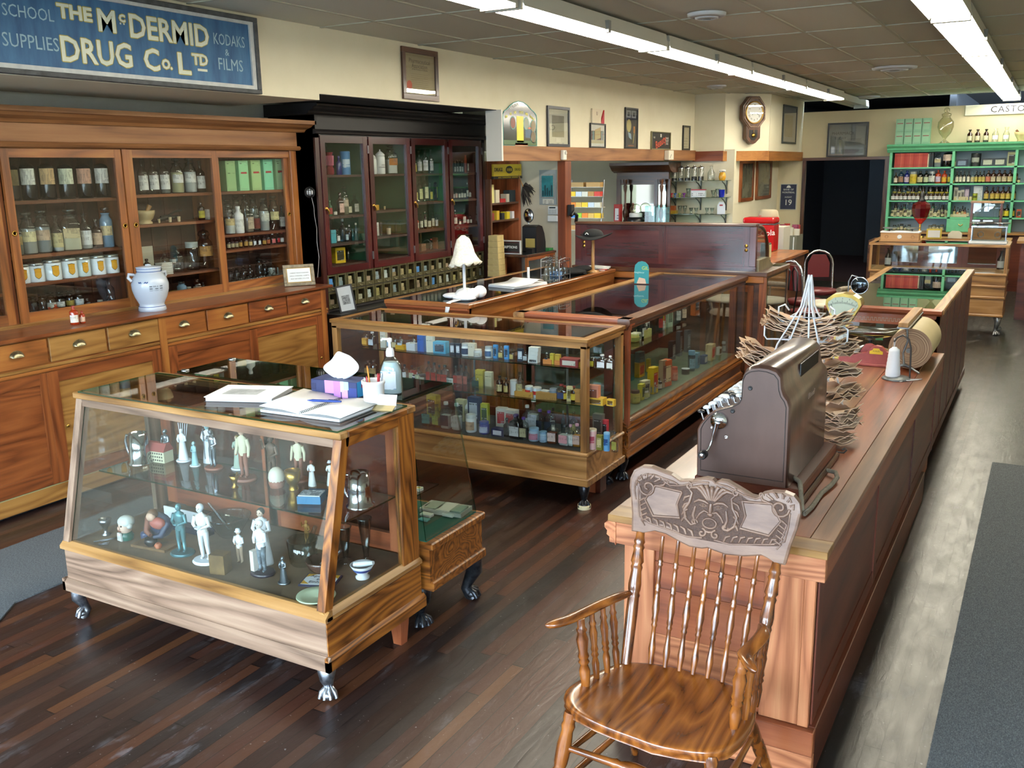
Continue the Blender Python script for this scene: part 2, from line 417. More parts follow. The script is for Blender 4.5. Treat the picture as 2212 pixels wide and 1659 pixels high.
# back wall with the dark doorway
wall('wall_back',(-4.35,-3.8,17,17.1,0,2.87),(-3.8,-2.46,17,17.1,2.07,2.87),(-2.46,5,17,17.1,0,2.87),m=mottled('#cbbf9c','#d2c7a6',2,.75,.03,0,'cream_wall'))
b = MB(); FR = 'walnut'
b.box(-3.84,-3.78,16.97,17.0,0,2.1,FR); b.box(-2.5,-2.42,16.97,17.0,0,2.1,FR); b.box(-3.84,-2.42,16.965,17.0,2.06,2.11,FR)
struct(b,'trim_8',bev=.003)
# room beyond the doorway
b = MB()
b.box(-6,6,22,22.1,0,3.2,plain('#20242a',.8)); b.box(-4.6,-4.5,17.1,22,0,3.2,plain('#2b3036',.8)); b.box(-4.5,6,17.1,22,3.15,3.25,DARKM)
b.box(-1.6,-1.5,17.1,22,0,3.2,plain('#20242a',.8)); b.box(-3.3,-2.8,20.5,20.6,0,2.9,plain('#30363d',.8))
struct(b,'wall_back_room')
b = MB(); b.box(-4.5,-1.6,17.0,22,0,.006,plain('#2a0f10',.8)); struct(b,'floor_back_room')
wall('wall_right',(2.6,2.7,-2,17,0,3.05))
wall('wall_left_front',(-6.1,-5.96,-2.2,-2,0,3.05))
# shop front behind the camera: piers, stall riser, mullions, open panes to the street
b = MB()
b.box(-6.1,2.7,-1.8,-1.65,0,.5,WALLG); b.box(-6.1,2.7,-1.8,-1.65,2.6,3.05,WALLG)
b.box(-6.1,-5.7,-1.8,-1.65,.5,2.6,WALLG); b.box(-.5,.1,-1.8,-1.65,.5,2.6,WALLG); b.box(2.3,2.7,-1.8,-1.65,.5,2.6,WALLG)
struct(b,'wall_front')
b = MB()
for x in (-4.4,-3.1,-1.8,1.2): b.box(x-.04,x+.04,-1.76,-1.68,.5,2.6,plain('#8a8d90',.4))
b.box(-5.7,-.5,-1.76,-1.68,2.05,2.1,plain('#8a8d90',.4)); struct(b,'window_1')
# the street: road, opposite shop fronts, a tree
b = MB(); b.quad((-40,-60,-.2),(40,-60,-.2),(40,-1.8,-.2),(-40,-1.8,-.2),plain('#8d8c88',.8))
struct(b,'ground_street')
b = MB()
for x0,x1,h,c in ((-30,-21,4.2,'#5c5148'),(-20.5,-13,5.5,'#8b8375'),(-12.6,-6,3.8,'#4c5258'),(-2,5,5,'#75685c'),(6,16,4.4,'#8b8a86')):
 b.box(x0,x1,-34,-26,-.2,h,plain(c,.8))
 for k in range(int((x1-x0)/2)): b.box(x0+.4+2*k,x0+1.6+2*k,-26,-25.95,.6,2.2,plain('#20262b',.2))
struct(b,'wall_street_opposite')
# ---------------------------------------------------------------- ceiling lamps and diffusers
TUBE = emit('#fff6e2',40.0)
def light_fixture(x,y0,label,lit=True):
 t = thing('fluorescent_fixture',label,'ceiling light',(x,y0+1.22,2.93),0,None)
 w_ = plain('#c9cabf',.45)
 b = MB(); b.prism([(-.13,.0),(-.115,.1),(.115,.1),(.13,.0),(.11,.035),(-.11,.035)],'y',-1.185,1.185,w_)
 b.obj('housing',t)
 for yy in (-1.2,1.2): b = MB(); b.box(-.12,.12,yy-.014,yy+.014,-.02,.05,w_); b.obj('end_cap',t)
 if lit:
  for k in range(4):
   b = MB(); b.lathe([(.0125,-1.18),(.0125,1.18)],(-.09+.06*k,0,.0),TUBE,8,'y'); b.obj('tube',t)
  b = MB(); b.box(.12,.15,-.02,.02,-.02,.06,plain('#8a8c88',.4)); b.obj('clip',t)
ORD = ['nearest','second nearest','third nearest','fourth nearest','fifth nearest','sixth nearest','farthest']
for i in range(5):
 light_fixture(-2.92,[2.6,5.06,7.5,9.94,12.38][i],'lit four tube fluorescent light in the left ceiling row, %s' % (ORD[i] if i < 4 else 'last before the unlit channel'))
for i in range(5):
 light_fixture(-.71,[4.78,7.22,9.66,12.1,14.54][i],'lit four tube fluorescent light in the right ceiling row, %s' % (ORD[i] if i < 4 else 'end one with tube ends showing'))
light_fixture(-2.98,14.85,'unlit grey fixture channel continuing the left light row to the back wall',False)
def diffuser(x,y,r,label):
 t = thing('ceiling_vent',label,'ceiling vent',(x,y,3.045))
 m = plain('#c3cbd0',.4)
 b = MB(); b.lathe([(r,0),(r*.98,-.018),(r*.72,-.03),(r*.7,-.006)],(0,0,0),m,28,cap=False); b.obj('rim',t)
 for k,q in enumerate((.62,.4)):
  b = MB(); b.lathe([(r*q,-.012),(r*q*.97,-.034),(r*q*.66,-.04),(r*q*.62,-.02)],(0,0,0),m,24,cap=False); b.obj('ring',t)
 b = MB(); b.lathe([(0.001,-.04),(r*.22,-.04),(r*.2,-.012)],(0,0,0),plain('#6d7780',.4),20); b.obj('hub',t)
diffuser(-2.24,6.75,.135,'small round ceiling vent between the light rows, nearest the viewer')
diffuser(-1.69,11.7,.24,'wide round ceiling vent right of the left light row, midway back')
diffuser(-4.05,12.7,.13,'small round ceiling vent near the alcove wall left of the lights')
diffuser(-2.75,18-1.6,.2,'flat round ceiling vent in the dark strip at the back')
# ---------------------------------------------------------------- shared furniture parts
def claw_leg(b,x,y,h,m,d=(0,-1),s=1.0):
 """cast cabriole leg: knee bulging out along d, ankle, claw foot"""
 dx,dy = d; n = sqrt(dx*dx+dy*dy) or 1; dx /= n; dy /= n
 P = [(x+dx*.0*s,y,h),(x+dx*.028*s,y+dy*.028*s,h*.86),(x+dx*.03*s,y+dy*.03*s,h*.7),(x+dx*.008*s,y+dy*.008*s,h*.42),(x-dx*.004*s,y-dy*.004*s,h*.25),(x+dx*.012*s,y+dy*.012*s,h*.1),(x+dx*.02*s,y+dy*.02*s,h*.03)]
 b.tube(P,[.036*s,.036*s,.03*s,.02*s,.017*s,.024*s,.03*s],m,10)
 b.ball((x+dx*.02*s,y+dy*.02*s,.022),.03*s,m,10,6,(1,1,.7))
 for a in (-.8,-.27,.27,.8):
  ca,sa = cos(a),sin(a); ux,uy = dx*ca-dy*sa,dx*sa+dy*ca
  b.tube([(x+ux*.012*s,y+uy*.012*s,.05),(x+ux*.036*s,y+uy*.036*s,.034),(x+ux*.046*s,y+uy*.046*s,.01)],[.009*s,.011*s,.008*s],m,6)
 return b
def leg(t,x,y,h,m,d,s=1.0):
 claw_leg(MB(),x,y,h,m,d,s).obj('leg',t,world=True)
def pane(t,name,pts,mat=None,th=.005):
 """a glass sheet with real thickness: pts is a quad, thickened along its normal"""
 p = [Vector(q) for q in pts]; n = (p[1]-p[0]).cross(p[3]-p[0]).normalized()*th
 b = MB(); b.add([*p,*[q+n for q in p]],[(3,2,1,0),(4,5,6,7)],mat or GLASSPANE)
 b.add([*p,*[q+n for q in p]],[(i,(i+1) % 4,4+(i+1) % 4,4+i) for i in range(4)],GREENGLASS)
 return b.obj(name,t,world=True)
GREENGLASS = glass('#5fb39a',None,.05,1.5,1.0,'green_glass_edge')
GREENGLASS2 = glass('#b9d9cf',None,.0,1.5,1.1,'thick_green_glass')
LINO = mottled('#5b4b3b','#7a6650',7,.6,.1,0,'worn_lino')
FELT = plain('#0f4a3a',.9)
SILVERLEG = mottled('#4c5058','#b7bac0',25,.3,.4,.9,'silvered_iron')
DARKLEG = mottled('#16181c','#4a4d52',25,.3,.4,.7,'black_iron')
# ---------------------------------------------------------------- case 1: slant-fronted oak showcase
t = thing('display_case','slant fronted oak display case of figurines on silver claw legs, nearest','display case',(-3.01,2.76,0))
X0,X1,Y0,Y1 = -3.79,-2.24,2.46,3.08
b = MB(); b.box(X0,X1,Y0,Y1,.15,.352,'oak'); o = b.obj('base_front',t,True,bev=.002)
b = MB(); b.box(X1,X1+.004,Y0+.002,Y1-.002,.2,.335,'oakside'); b.obj('side_panel',t,True)
b = MB()
b.prism([(Y0-.018,.142),(Y0-.018,.185),(Y0-.004,.2),(Y0,.2),(Y0,.142)],'x',X0-.018,X1+.018,'oak'); b.obj('plinth_moulding',t,True)
b = MB(); b.prism([(X1+.018,.142),(X1+.018,.185),(X1+.004,.2),(X1,.2),(X1,.142)],'y',Y0-.018,Y1+.012,'oakside'); b.obj('plinth_moulding',t,True)
b = MB(); b.box(X0-.018,X0,Y0-.018,Y1,.142,.2,'oak'); b.obj('plinth_moulding',t,True)
b = MB(); b.prism([(Y0-.012,.345),(Y0-.012,.36),(Y0+.012,.382),(Y0+.03,.382),(Y0+.03,.345)],'x',X0-.012,X1+.012,'oaklt'); b.obj('sill_moulding',t,True)
b = MB(); b.prism([(X1+.012,.345),(X1+.012,.36),(X1-.012,.38),(X1-.03,.38),(X1-.03,.345)],'y',Y0,Y1,'oaklt'); b.obj('sill_moulding',t,True)
b = MB(); b.box(X0+.01,X1-.01,Y0+.02,Y1-.01,.35,.368,LINO); b.obj('display_floor',t,True)
def slantpost(x0,x1,m):
 b = MB(); b.prism([(Y0,.38),(Y0+.045,.38),(2.66,1.02),(2.615,1.02)],'x',x0,x1,m); b.obj('corner_post',t,True,bev=.002)
slantpost(X0,X0+.04,'oak'); slantpost(X1-.04,X1,'oakside')
for x0,x1,m in ((X1-.03,X1,'oakside'),(X0,X0+.03,'oak')):
 b = MB(); b.box(x0,x1,2.965,Y1,.35,1.02,m); b.obj('corner_post',t,True,bev=.002)
b = MB(); b.box(X0+.04,X1-.04,2.612,2.655,.985,1.03,'oak'); b.obj('top_rail',t,True)
for a,bb,c,d in ((X0-.005,X1+.005,2.6,2.65),(X0-.005,X1+.005,3.03,3.09)):
 b = MB(); b.box(a,bb,c,d,1.02,1.048,'oaklt'); b.obj('top_rail',t,True,bev=.004)
for a,bb,m in ((X0-.005,X0+.05,'oaklt'),(X1-.05,X1+.006,'oakside')):
 b = MB(); b.box(a,bb,2.65,3.03,1.02,1.047,m); b.obj('top_rail',t,True,bev=.004)
b = MB(); b.box(X1-.03,X1,2.64,2.97,.985,1.02,'oakside'); b.obj('side_rail',t,True)
pane(t,'front_glass',[(X0+.04,Y0+.02,.38),(X1-.04,Y0+.02,.38),(X1-.04,2.63,.99),(X0+.04,2.63,.99)])
pane(t,'side_glass',[(X1-.014,Y0+.05,.38),(X1-.014,2.965,.38),(X1-.014,2.965,.99),(X1-.014,2.65,.99)],th=.003)
pane(t,'side_glass',[(X0+.014,Y0+.05,.38),(X0+.014,2.965,.38),(X0+.014,2.965,.99),(X0+.014,2.65,.99)],th=.003)
pane(t,'top_glass',[(X0+.03,2.605,1.048),(X1-.01,2.605,1.048),(X1-.01,3.05,1.048),(X0+.03,3.05,1.048)],th=.007)
pane(t,'glass_shelf',[(X0+.05,2.65,.664),(X1-.045,2.65,.664),(X1-.045,2.99,.664),(X0+.05,2.99,.664)],th=.007)
for x0,x1 in ((-3.74,-3.0),(-3.05,-2.28)):
 d = MB();
 for q in ((x0,x0+.07,.4,.98),(x1-.07,x1,.4,.98),(x0+.07,x1-.07,.4,.48),(x0+.07,x1-.07,.92,.98)): d.box(q[0],q[1],3.02,3.045,q[2],q[3],'cherry')
 dd = d.obj('sliding_door',t,True); b = MB(); b.box(x0+.07,x1-.07,3.03,3.034,.48,.92,GLASSPANE); b.obj('door_glass',dd,True)
leg(t,X0+.05,Y0+.04,.142,SILVERLEG,(-1,-1)); leg(t,X1-.04,Y0+.04,.142,SILVERLEG,(.6,-1))
b = MB(); b.lathe([(.03,0),(.046,.142)],(X1-.05,Y1-.1,0),wood('cherry','z'),4,smooth=False); b.obj('leg',t,True)
b = MB(); b.lathe([(.027,0),(.045,.142)],(X0+.08,Y1-.1,0),wood('cherry','z'),4,smooth=False); b.obj('leg',t,True)
# ---------------------------------------------------------------- case 1b: frameless glass case behind it
t = thing('display_case','frameless green edged glass case on oak base behind the figurine case','display case',(-2.97,3.35,0))
A0,A1 = -3.72,-2.21
b = MB(); b.box(A0,A1,3.11,3.545,.24,.395,'oakside'); b.obj('base',t,True)
b = MB(); b.box(A0-.015,A1+.015,3.11,3.56,.2,.245,'oakside'); b.obj('plinth_moulding',t,True,bev=.006)
b = MB(); b.box(A0-.015,A1+.015,3.11,3.56,.39,.425,'oakside'); b.obj('sill_moulding',t,True,bev=.006)
b = MB(); b.box(A0+.02,A1-.02,3.12,3.53,.425,.43,FELT); b.obj('felt_floor',t,True)
pane(t,'top_glass',[(-3.68,3.1,1.05),(-2.3,3.1,1.05),(-2.3,3.47,1.05),(-3.68,3.47,1.05)],GREENGLASS2,.008)
pane(t,'front_glass',[(-2.24,3.535,.43),(-3.7,3.535,.43),(-3.68,3.462,1.05),(-2.3,3.462,1.05)])
pane(t,'side_glass',[(-2.235,3.12,.43),(-2.235,3.535,.43),(-2.297,3.465,1.05),(-2.297,3.12,1.05)],th=.004)
pane(t,'side_glass',[(-3.7,3.12,.43),(-3.7,3.535,.43),(-3.68,3.465,1.05),(-3.68,3.12,1.05)],th=.004)
pane(t,'glass_shelf',[(-3.66,3.14,.575),(-2.36,3.14,.575),(-2.36,3.42,.575),(-3.66,3.42,.575)],th=.006)
b = MB(); b.box(-3.7,-2.27,3.1,3.115,.43,1.045,'cherrydk'); b.obj('back_panel',t,True)
for x,y in ((-3.655,3.44),(-3.655,3.13)):
 b = MB(); b.lathe([(.02,1.058),(.02,1.064),(.001,1.064)],(x,y,0),STEEL,14); b.obj('glass_clip',t,True)
leg(t,A1-.06,3.49,.2,DARKLEG,(1,.8),1.35); leg(t,A0+.06,3.49,.2,DARKLEG,(-1,.8),1.3)
leg(t,A1-.1,3.16,.2,DARKLEG,(1,-.5),1.2)
leg(t,A0+.1,3.16,.2,DARKLEG,(-1,-.5),1.2)
# ---------------------------------------------------------------- case 2: square oak showcase crammed with toiletries
t = thing('display_case','square oak and glass showcase crowded with bottles and cartons, in the middle','display case',(-3.2,5.06,0))
X0,X1,Y0,Y1 = -4.14,-2.25,4.8,5.34
b = MB(); b.box(X0,X1,Y0,Y1,.17,.34,'oaklt'); b.obj('base',t,True,bev=.002)
b = MB(); b.box(X0-.015,X1+.015,Y0-.015,Y1+.015,.153,.2,'oaklt'); b.obj('plinth_moulding',t,True,bev=.005)
b = MB(); b.box(X0-.012,X1+.012,Y0-.012,Y1+.01,.335,.36,'oaklt'); b.obj('sill_moulding',t,True,bev=.008)
b = MB(); b.box(X0+.02,X1-.02,Y0+.02,Y1-.02,.355,.362,plain('#2a2c2d',.7)); b.obj('display_floor',t,True)
for x in (X0,X1-.042):
 for y in (Y0,Y1-.042):
  b = MB(); b.box(x,x+.042,y,y+.042,.355,1.0,'oaklt'); b.obj('corner_post',t,True,bev=.002)
for y,z in ((Y0,.985),(Y1-.042,.985)):
 b = MB(); b.box(X0,X1,y,y+.042,z,1.02,'oaklt'); b.obj('top_rail',t,True)
for x in (X0,X1-.042):
 b = MB(); b.box(x,x+.042,Y0+.042,Y1-.042,.985,1.02,'oaklt'); b.obj('top_rail',t,True)
GOLD = plain('#b88a3c',.4)
for q in ((X0-.01,X1+.01,Y0-.01,Y0+.05),(X0-.01,X1+.01,Y1-.045,Y1+.01)):
 b = MB(); b.box(*q,1.02,1.044,'pinegold'); b.obj('top_frame',t,True,bev=.003)
for q in ((X0-.01,X0+.045,Y0+.05,Y1-.045),(X1-.045,X1+.01,Y0+.05,Y1-.045)):
 b = MB(); b.box(*q,1.02,1.043,'pinegold'); b.obj('top_frame',t,True,bev=.003)
pane(t,'front_glass',[(X0+.04,Y0+.02,.36),(X1-.04,Y0+.02,.36),(X1-.04,Y0+.02,.99),(X0+.04,Y0+.02,.99)],th=.004)
pane(t,'side_glass',[(X1-.02,Y0+.04,.36),(X1-.02,Y1-.04,.36),(X1-.02,Y1-.04,.99),(X1-.02,Y0+.04,.99)],th=.004)
pane(t,'side_glass',[(X0+.02,Y0+.04,.36),(X0+.02,Y1-.04,.36),(X0+.02,Y1-.04,.99),(X0+.02,Y0+.04,.99)],th=.004)
pane(t,'top_glass',[(X0+.04,Y0+.045,1.036),(X1-.04,Y0+.045,1.036),(X1-.04,Y1-.04,1.036),(X0+.04,Y1-.04,1.036)],th=.006)
pane(t,'glass_shelf',[(X0+.2,Y0+.06,.845),(X1-.03,Y0+.06,.845),(X1-.03,Y1-.1,.845),(X0+.2,Y1-.1,.845)],th=.007)
pane(t,'glass_shelf',[(-3.3,Y0+.05,.628),(X1-.03,Y0+.05,.628),(X1-.03,Y1-.1,.628),(-3.3,Y1-.1,.628)],th=.007)
pane(t,'glass_shelf',[(X0+.06,Y0+.16,.61),(-3.32,Y0+.16,.61),(-3.32,Y1-.1,.61),(X0+.06,Y1-.1,.61)],th=.007)
for x0,x1 in ((-4.09,-3.45),(-3.5,-2.88),(-2.92,-2.3)):
 d = MB()
 for q in ((x0,x0+.06,.37,.98),(x1-.06,x1,.37,.98),(x0+.06,x1-.06,.37,.43),(x0+.06,x1-.06,.93,.98)): d.box(q[0],q[1],5.29,5.305,q[2],q[3],'cherrydk')
 dd = d.obj('sliding_door',t,True); b = MB(); b.box(x0+.06,x1-.06,5.296,5.3,.43,.93,GLASSPANE); b.obj('door_glass',dd,True)
for x in (-3.3,-2.6):
 b = MB(); b.box(x-.006,x+.006,5.25,5.26,.37,.98,STEEL)
 for z in (.62,.838): b.tube([(x,5.25,z-.03),(x,5.18,z-.012),(x,5.02,z-.006)],.004,STEEL,6)
 b.obj('shelf_bracket',t,True)
leg(t,X1-.04,Y0+.05,.153,DARKLEG,(.5,-1),.95); leg(t,X0+.05,Y0+.05,.153,DARKLEG,(-.5,-1),.95)
leg(t,X0+.05,Y1-.06,.153,DARKLEG,(-.5,1),.95)
leg(t,X1-.1,Y1-.03,.153,DARKLEG,(.5,1),.95)
b = MB(); b.lathe([(.04,0),(.04,.025),(.033,.025),(.033,.01)],(-2.285,4.84,0),plain('#d8cfa8',.6),20); o = tag(b.obj('caster_cup',loc=(-2.285,4.84,0)),'cream caster cup under the front leg of the square showcase','caster cup')
b = MB(); b.box(-2.42,-2.34,5.12,5.22,.0,.15,'cherry'); b.box(-2.335,-2.31,5.13,5.22,0,.15,'cherrydk')
tag(b.obj('wood_block',loc=(-2.37,5.17,0)),'reddish wood block propping up the square showcase from below','block')
# ---------------------------------------------------------------- case 3: long showcase running back
t = thing('display_case','long mahogany trimmed glass showcase running back beside the aisle','display case',(-2.65,6.7,0))
X0,X1,Y0,Y1 = -3.05,-2.24,5.4,8.02
b = MB(); b.box(X0+.02,X1-.02,Y0+.02,Y1-.02,.17,.38,'walnut'); b.obj('base',t,True)
prof = [(0,.157),(.03,.157),(.03,.175),(.018,.185),(.024,.2),(.03,.215),(.012,.225),(.004,.25),(.012,.3),(.03,.325),(.012,.335),(.026,.35),(.03,.362),(.012,.372),(.02,.385),(0,.4),(-.03,.4),(-.03,.157)]
b = MB(); b.prism([(X1-.03+p,z) for p,z in prof],'y',Y0,Y1,'oakside',smooth=True); b.obj('base_moulding',t,True)
b = MB(); b.prism([(Y0+.03-p,z) for p,z in prof],'x',X0,X1-.005,'oakside',smooth=True); b.obj('base_moulding',t,True)
b = MB(); b.box(X0+.03,X1-.03,Y0+.03,Y1-.02,.375,.385,mottled('#4f5f4a','#65735a',9,.8,.1,0,'green_felt')); b.obj('display_floor',t,True)
cor = [(0,1.0),(.012,1.005),(.014,1.022),(.03,1.035),(.034,1.05),(.034,1.068),(.026,1.074),(-.05,1.074),(-.05,1.03),(0,1.03)]
b = MB(); b.prism([(X1-.02+p,z) for p,z in cor],'y',Y0-.02,Y1,'walnut'); b.obj('top_moulding',t,True)
b = MB(); b.prism([(X0+.02-p,z) for p,z in cor],'y',Y0-.02,Y1,'oaklt'); b.obj('top_moulding',t,True)
b = MB(); b.prism([(Y0+.02-p,z) for p,z in cor],'x',X0-.012,X1+.012,'cherry'); b.obj('top_moulding',t,True)
b = MB(); b.box(X0,X1,Y1-.05,Y1,1.03,1.072,'oaklt'); b.obj('top_moulding',t,True)
b = MB(); b.box(X0+.02,X1-.02,Y0+.015,Y0+.03,.9,1.02,'cherry'); b.obj('frieze',t,True)
b = MB()
b.tube([(X0+.1,Y0+.012,.99),(X1-.1,Y0+.012,.99)],.006,'w:cherrydk',6)
for k in range(44): b.ball((X0+.11+.0142*k,Y0+.008,.981),.005,wood('mahog','x'),6,4)
b.obj('beading',t,True)
for x in (X0,X1-.03):
 b = MB(); b.box(x,x+.03,Y0+.005,Y0+.035,.385,1.01,'cherry'); b.obj('corner_post',t,True)
b = MB(); b.box(X0,X0+.03,Y1-.03,Y1,.385,1.03,'walnut'); b.obj('corner_post',t,True)
pane(t,'front_glass',[(X1-.012,Y0+.03,.385),(X1-.012,Y1,.385),(X1-.012,Y1,1.02),(X1-.012,Y0+.03,1.02)],th=.004)
pane(t,'end_glass',[(X0+.03,Y0+.022,.385),(X1-.03,Y0+.022,.385),(X1-.03,Y0+.022,.91),(X0+.03,Y0+.022,.91)],th=.004)
pane(t,'top_glass',[(X0+.05,Y0+.05,1.062),(X1-.06,Y0+.05,1.062),(X1-.06,Y1-.05,1.062),(X0+.05,Y1-.05,1.062)],th=.006)
b = MB(); b.box(X0+.03,-2.56,Y0+.08,Y1-.5,.7,.707,GREENGLASS2); b.obj('glass_shelf',t,True)
b = MB()
for k in range(4): y = Y0+.05+.64*k; b.box(X0+.005,X0+.02,y,y+.05,.39,1.03,'mahog'); b.box(X0+.006,X0+.016,y+.05,y+.64,.39,1.03,'cab_in')
b.obj('back_panel',t,True)
leg(t,X1-.06,Y0+.05,.157,DARKLEG,(.5,-1),1.15); leg(t,X0+.06,Y0+.06,.157,DARKLEG,(-.5,-1),1.1); leg(t,X1-.08,Y1-.3,.157,DARKLEG,(1,1),1.1)
leg(t,X0+.06,Y1-.1,.157,DARKLEG,(-.5,1),1.1)
# ---------------------------------------------------------------- left back counter with the cloth draped lamp
t = thing('counter','panelled oak counter with black glass top under the lacy lamp','counter',(-3.85,6.9,0))
X0,X1,Y0,Y1 = -4.18,-3.47,5.46,8.0
b = MB(); b.box(X0+.03,X1-.02,Y0+.03,Y1,0,1.02,'pine'); b.obj('carcase',t,True)
b = MB(); b.box(X0-.01,X1+.015,Y0-.01,Y0+.05,1.06,1.09,'pine'); b.box(X0-.01,X0+.05,Y0+.05,Y1,1.06,1.09,'pinegold'); b.box(X1-.04,X1+.015,Y0+.05,Y1,1.06,1.09,'pine'); b.obj('top_frame',t,True,bev=.004)
b = MB(); b.box(X0+.05,X1-.04,Y0+.05,Y1,1.07,1.088,plain('#0c0f10',.06,0,.8)); b.obj('top_glass',t,True)
b = MB(); b.prism([(Y0+.03,1.0),(Y0+.012,1.01),(Y0+.01,1.03),(Y0-.005,1.045),(Y0-.008,1.06),(Y0+.05,1.06)],'x',X0,X1,'cherry'); b.obj('cornice',t,True)
b = MB(); b.box(X0+.09,X1-.08,Y0+.012,Y0+.03,.96,.985,DARKM); b.obj('slot',t,True)
b = MB(); b.box(X0+.04,X1-.04,Y0+.005,Y0+.03,.05,.95,'cherry'); b.obj('end_panel',t,True)
b = MB(); b.box(X1-.02,X1,Y0+.02,Y1,.98,1.06,'pine'); b.obj('top_rail',t,True)
for k in range(4):
 y0 = Y0+.06+.62*k
 b = MB(); b.box(X1-.02,X1-.004,y0,y0+.06,.06,.98,'pine'); b.obj('stile',t,True)
 b = MB(); b.box(X1-.02,X1-.006,y0+.06,y0+.62,.86,.98,'pine'); b.obj('panel_rail',t,True)
 b = MB()
 for j in range(5): b.box(X1-.02,X1-.013,y0+.075+.105*j,y0+.165+.105*j,.06,.85,['pine','pinered','pine','pinegold','pine'][j])
 b.obj('panel',t,True,bev=.003)
# ---------------------------------------------------------------- pine wall cabinet (left)
CLEARDOOR = glass('#fafcfb',None,0,1.5,.8,'cabinet_glass')
t = thing('display_cabinet','long orange pine apothecary cabinet with sliding glass doors over a row of drawers','cabinet',(-5.6,4.2,0))
YE = 6.16; YS = 2.2
b = MB(); b.box(-5.93,-5.9,YS,YE-.02,1.08,2.19,'cab_in'); b.obj('back_panel',t,True)
b = MB()
for k in range(28): b.box(-5.902,-5.896,YS+.14*k,YS+.14*k+.134,1.08,2.19,'cab_in')
b.obj('back_boards',t,True)
# carcase uprights and top
for y0,y1 in ((YS,YS+.04),(3.5,3.555),(4.42,4.46),(5.28,5.3),(6.1,6.16)):
 b = MB(); b.box(-5.9,-5.625,y0,y1,1.08,2.19,'shelfwood'); b.obj('divider',t,True)
b = MB(); b.box(-5.93,-5.6,YS,YE,2.13,2.2,'pine'); b.obj('soffit',t,True)
b = MB(); b.box(-5.9,-5.57,YS,YE,2.2,2.345,'header'); b.obj('frieze',t,True)
b = MB(); b.prism([(-5.57,2.185),(-5.555,2.19),(-5.545,2.205),(-5.555,2.22),(-5.57,2.222)],'y',YS,YE+.02,'header'); b.obj('bead_moulding',t,True)
b = MB(); b.prism([(-5.9,2.33),(-5.55,2.335),(-5.53,2.355),(-5.485,2.37),(-5.475,2.372),(-5.45,2.39),(-5.43,2.395),(-5.43,2.425),(-5.9,2.43)],'y',YS,YE+.1,'header'); b.obj('cornice',t,True)
b = MB(); b.box(-5.62,-5.585,6.085,YE,1.08,2.19,'pine'); b.obj('end_post',t,True,bev=.004)
b = MB(); b.box(-5.62,-5.585,4.425,4.46,1.08,2.19,'pine'); b.obj('centre_post',t,True)
b = MB(); b.box(-5.62,-5.585,YS,YE,1.08,1.1,'pinegold'); b.obj('door_track',t,True)
def sdoor(y0,y1,x,ring):
 d = MB(); w_ = .052; ST = 'pine'
 d.box(x,x+.022,y0,y0+w_,1.1,2.18,ST); d.box(x,x+.022,y1-w_,y1,1.1,2.18,ST)
 d.box(x,x+.021,y0+w_,y1-w_,1.1,1.165,ST); d.box(x,x+.021,y0+w_,y1-w_,2.125,2.18,ST)
 o = d.obj('sliding_door',t,True)
 b = MB(); b.box(x+.008,x+.012,y0+w_,y1-w_,1.165,2.125,CLEARDOOR); b.obj('door_glass',o,True)
 for yy in ring:
  b = MB(); b.lathe([(.018,0),(.018,.003),(.011,.004),(.009,-.002),(.001,-.003)],(x+.022,yy,1.665),BRASS,16,'x'); b.obj('finger_pull',o,True)
sdoor(2.6,3.53,-5.64,[]); sdoor(3.555,4.42,-5.615,[3.58,4.395]); sdoor(4.46,5.285,-5.615,[4.485]); sdoor(5.27,6.085,-5.64,[5.295,6.06])
def shelf(y0,y1,z,x0=-5.9,x1=-5.65):
 b = MB(); b.box(x0,x1,y0,y1,z-.022,z,'shelfwood'); b.obj('shelf',t,True,bev=.002)
for z in (1.86,1.52,1.34): shelf(3.56,4.42,z)
for z in (1.87,1.66,1.285): shelf(4.46,5.28,z)
for z in (1.87,1.535,1.415): shelf(5.3,6.1,z)
for z in (1.5,1.3): shelf(2.25,3.5,z)
shelf(2.25,6.1,1.1,x1=-5.645)
# base unit
b = MB(); b.box(-5.95,-5.22,YS,6.11,1.055,1.08,'pinered'); b.obj('worktop',t,True,bev=.008)
b = MB(); b.box(-5.95,-5.262,YS,6.05,.06,1.055,'pine'); b.obj('carcase',t,True)
b = MB(); b.box(-5.262,-5.25,YS,6.06,.865,.885,'pinegold'); b.obj('drawer_rail',t,True,bev=.004)
b = MB(); b.box(-5.262,-5.252,YS,6.06,.842,.862,'pine'); b.obj('drawer_rail',t,True,bev=.004)
b = MB(); b.box(-5.262,-5.252,YS,6.06,.025,.125,'pinegold'); b.obj('plinth',t,True)
b = MB(); b.box(-5.262,-5.2525,YS,6.06,.125,.131,plain('#8f8a63',.6)); b.obj('door_track',t,True)
b = MB(); b.box(-5.95,-5.3,YS,6.0,0,.06,DARKM); b.obj('kick_board',t,True)
CUP = mottled('#5c5a48','#b5ac8c',60,.3,.2,.9,'antique_brass')
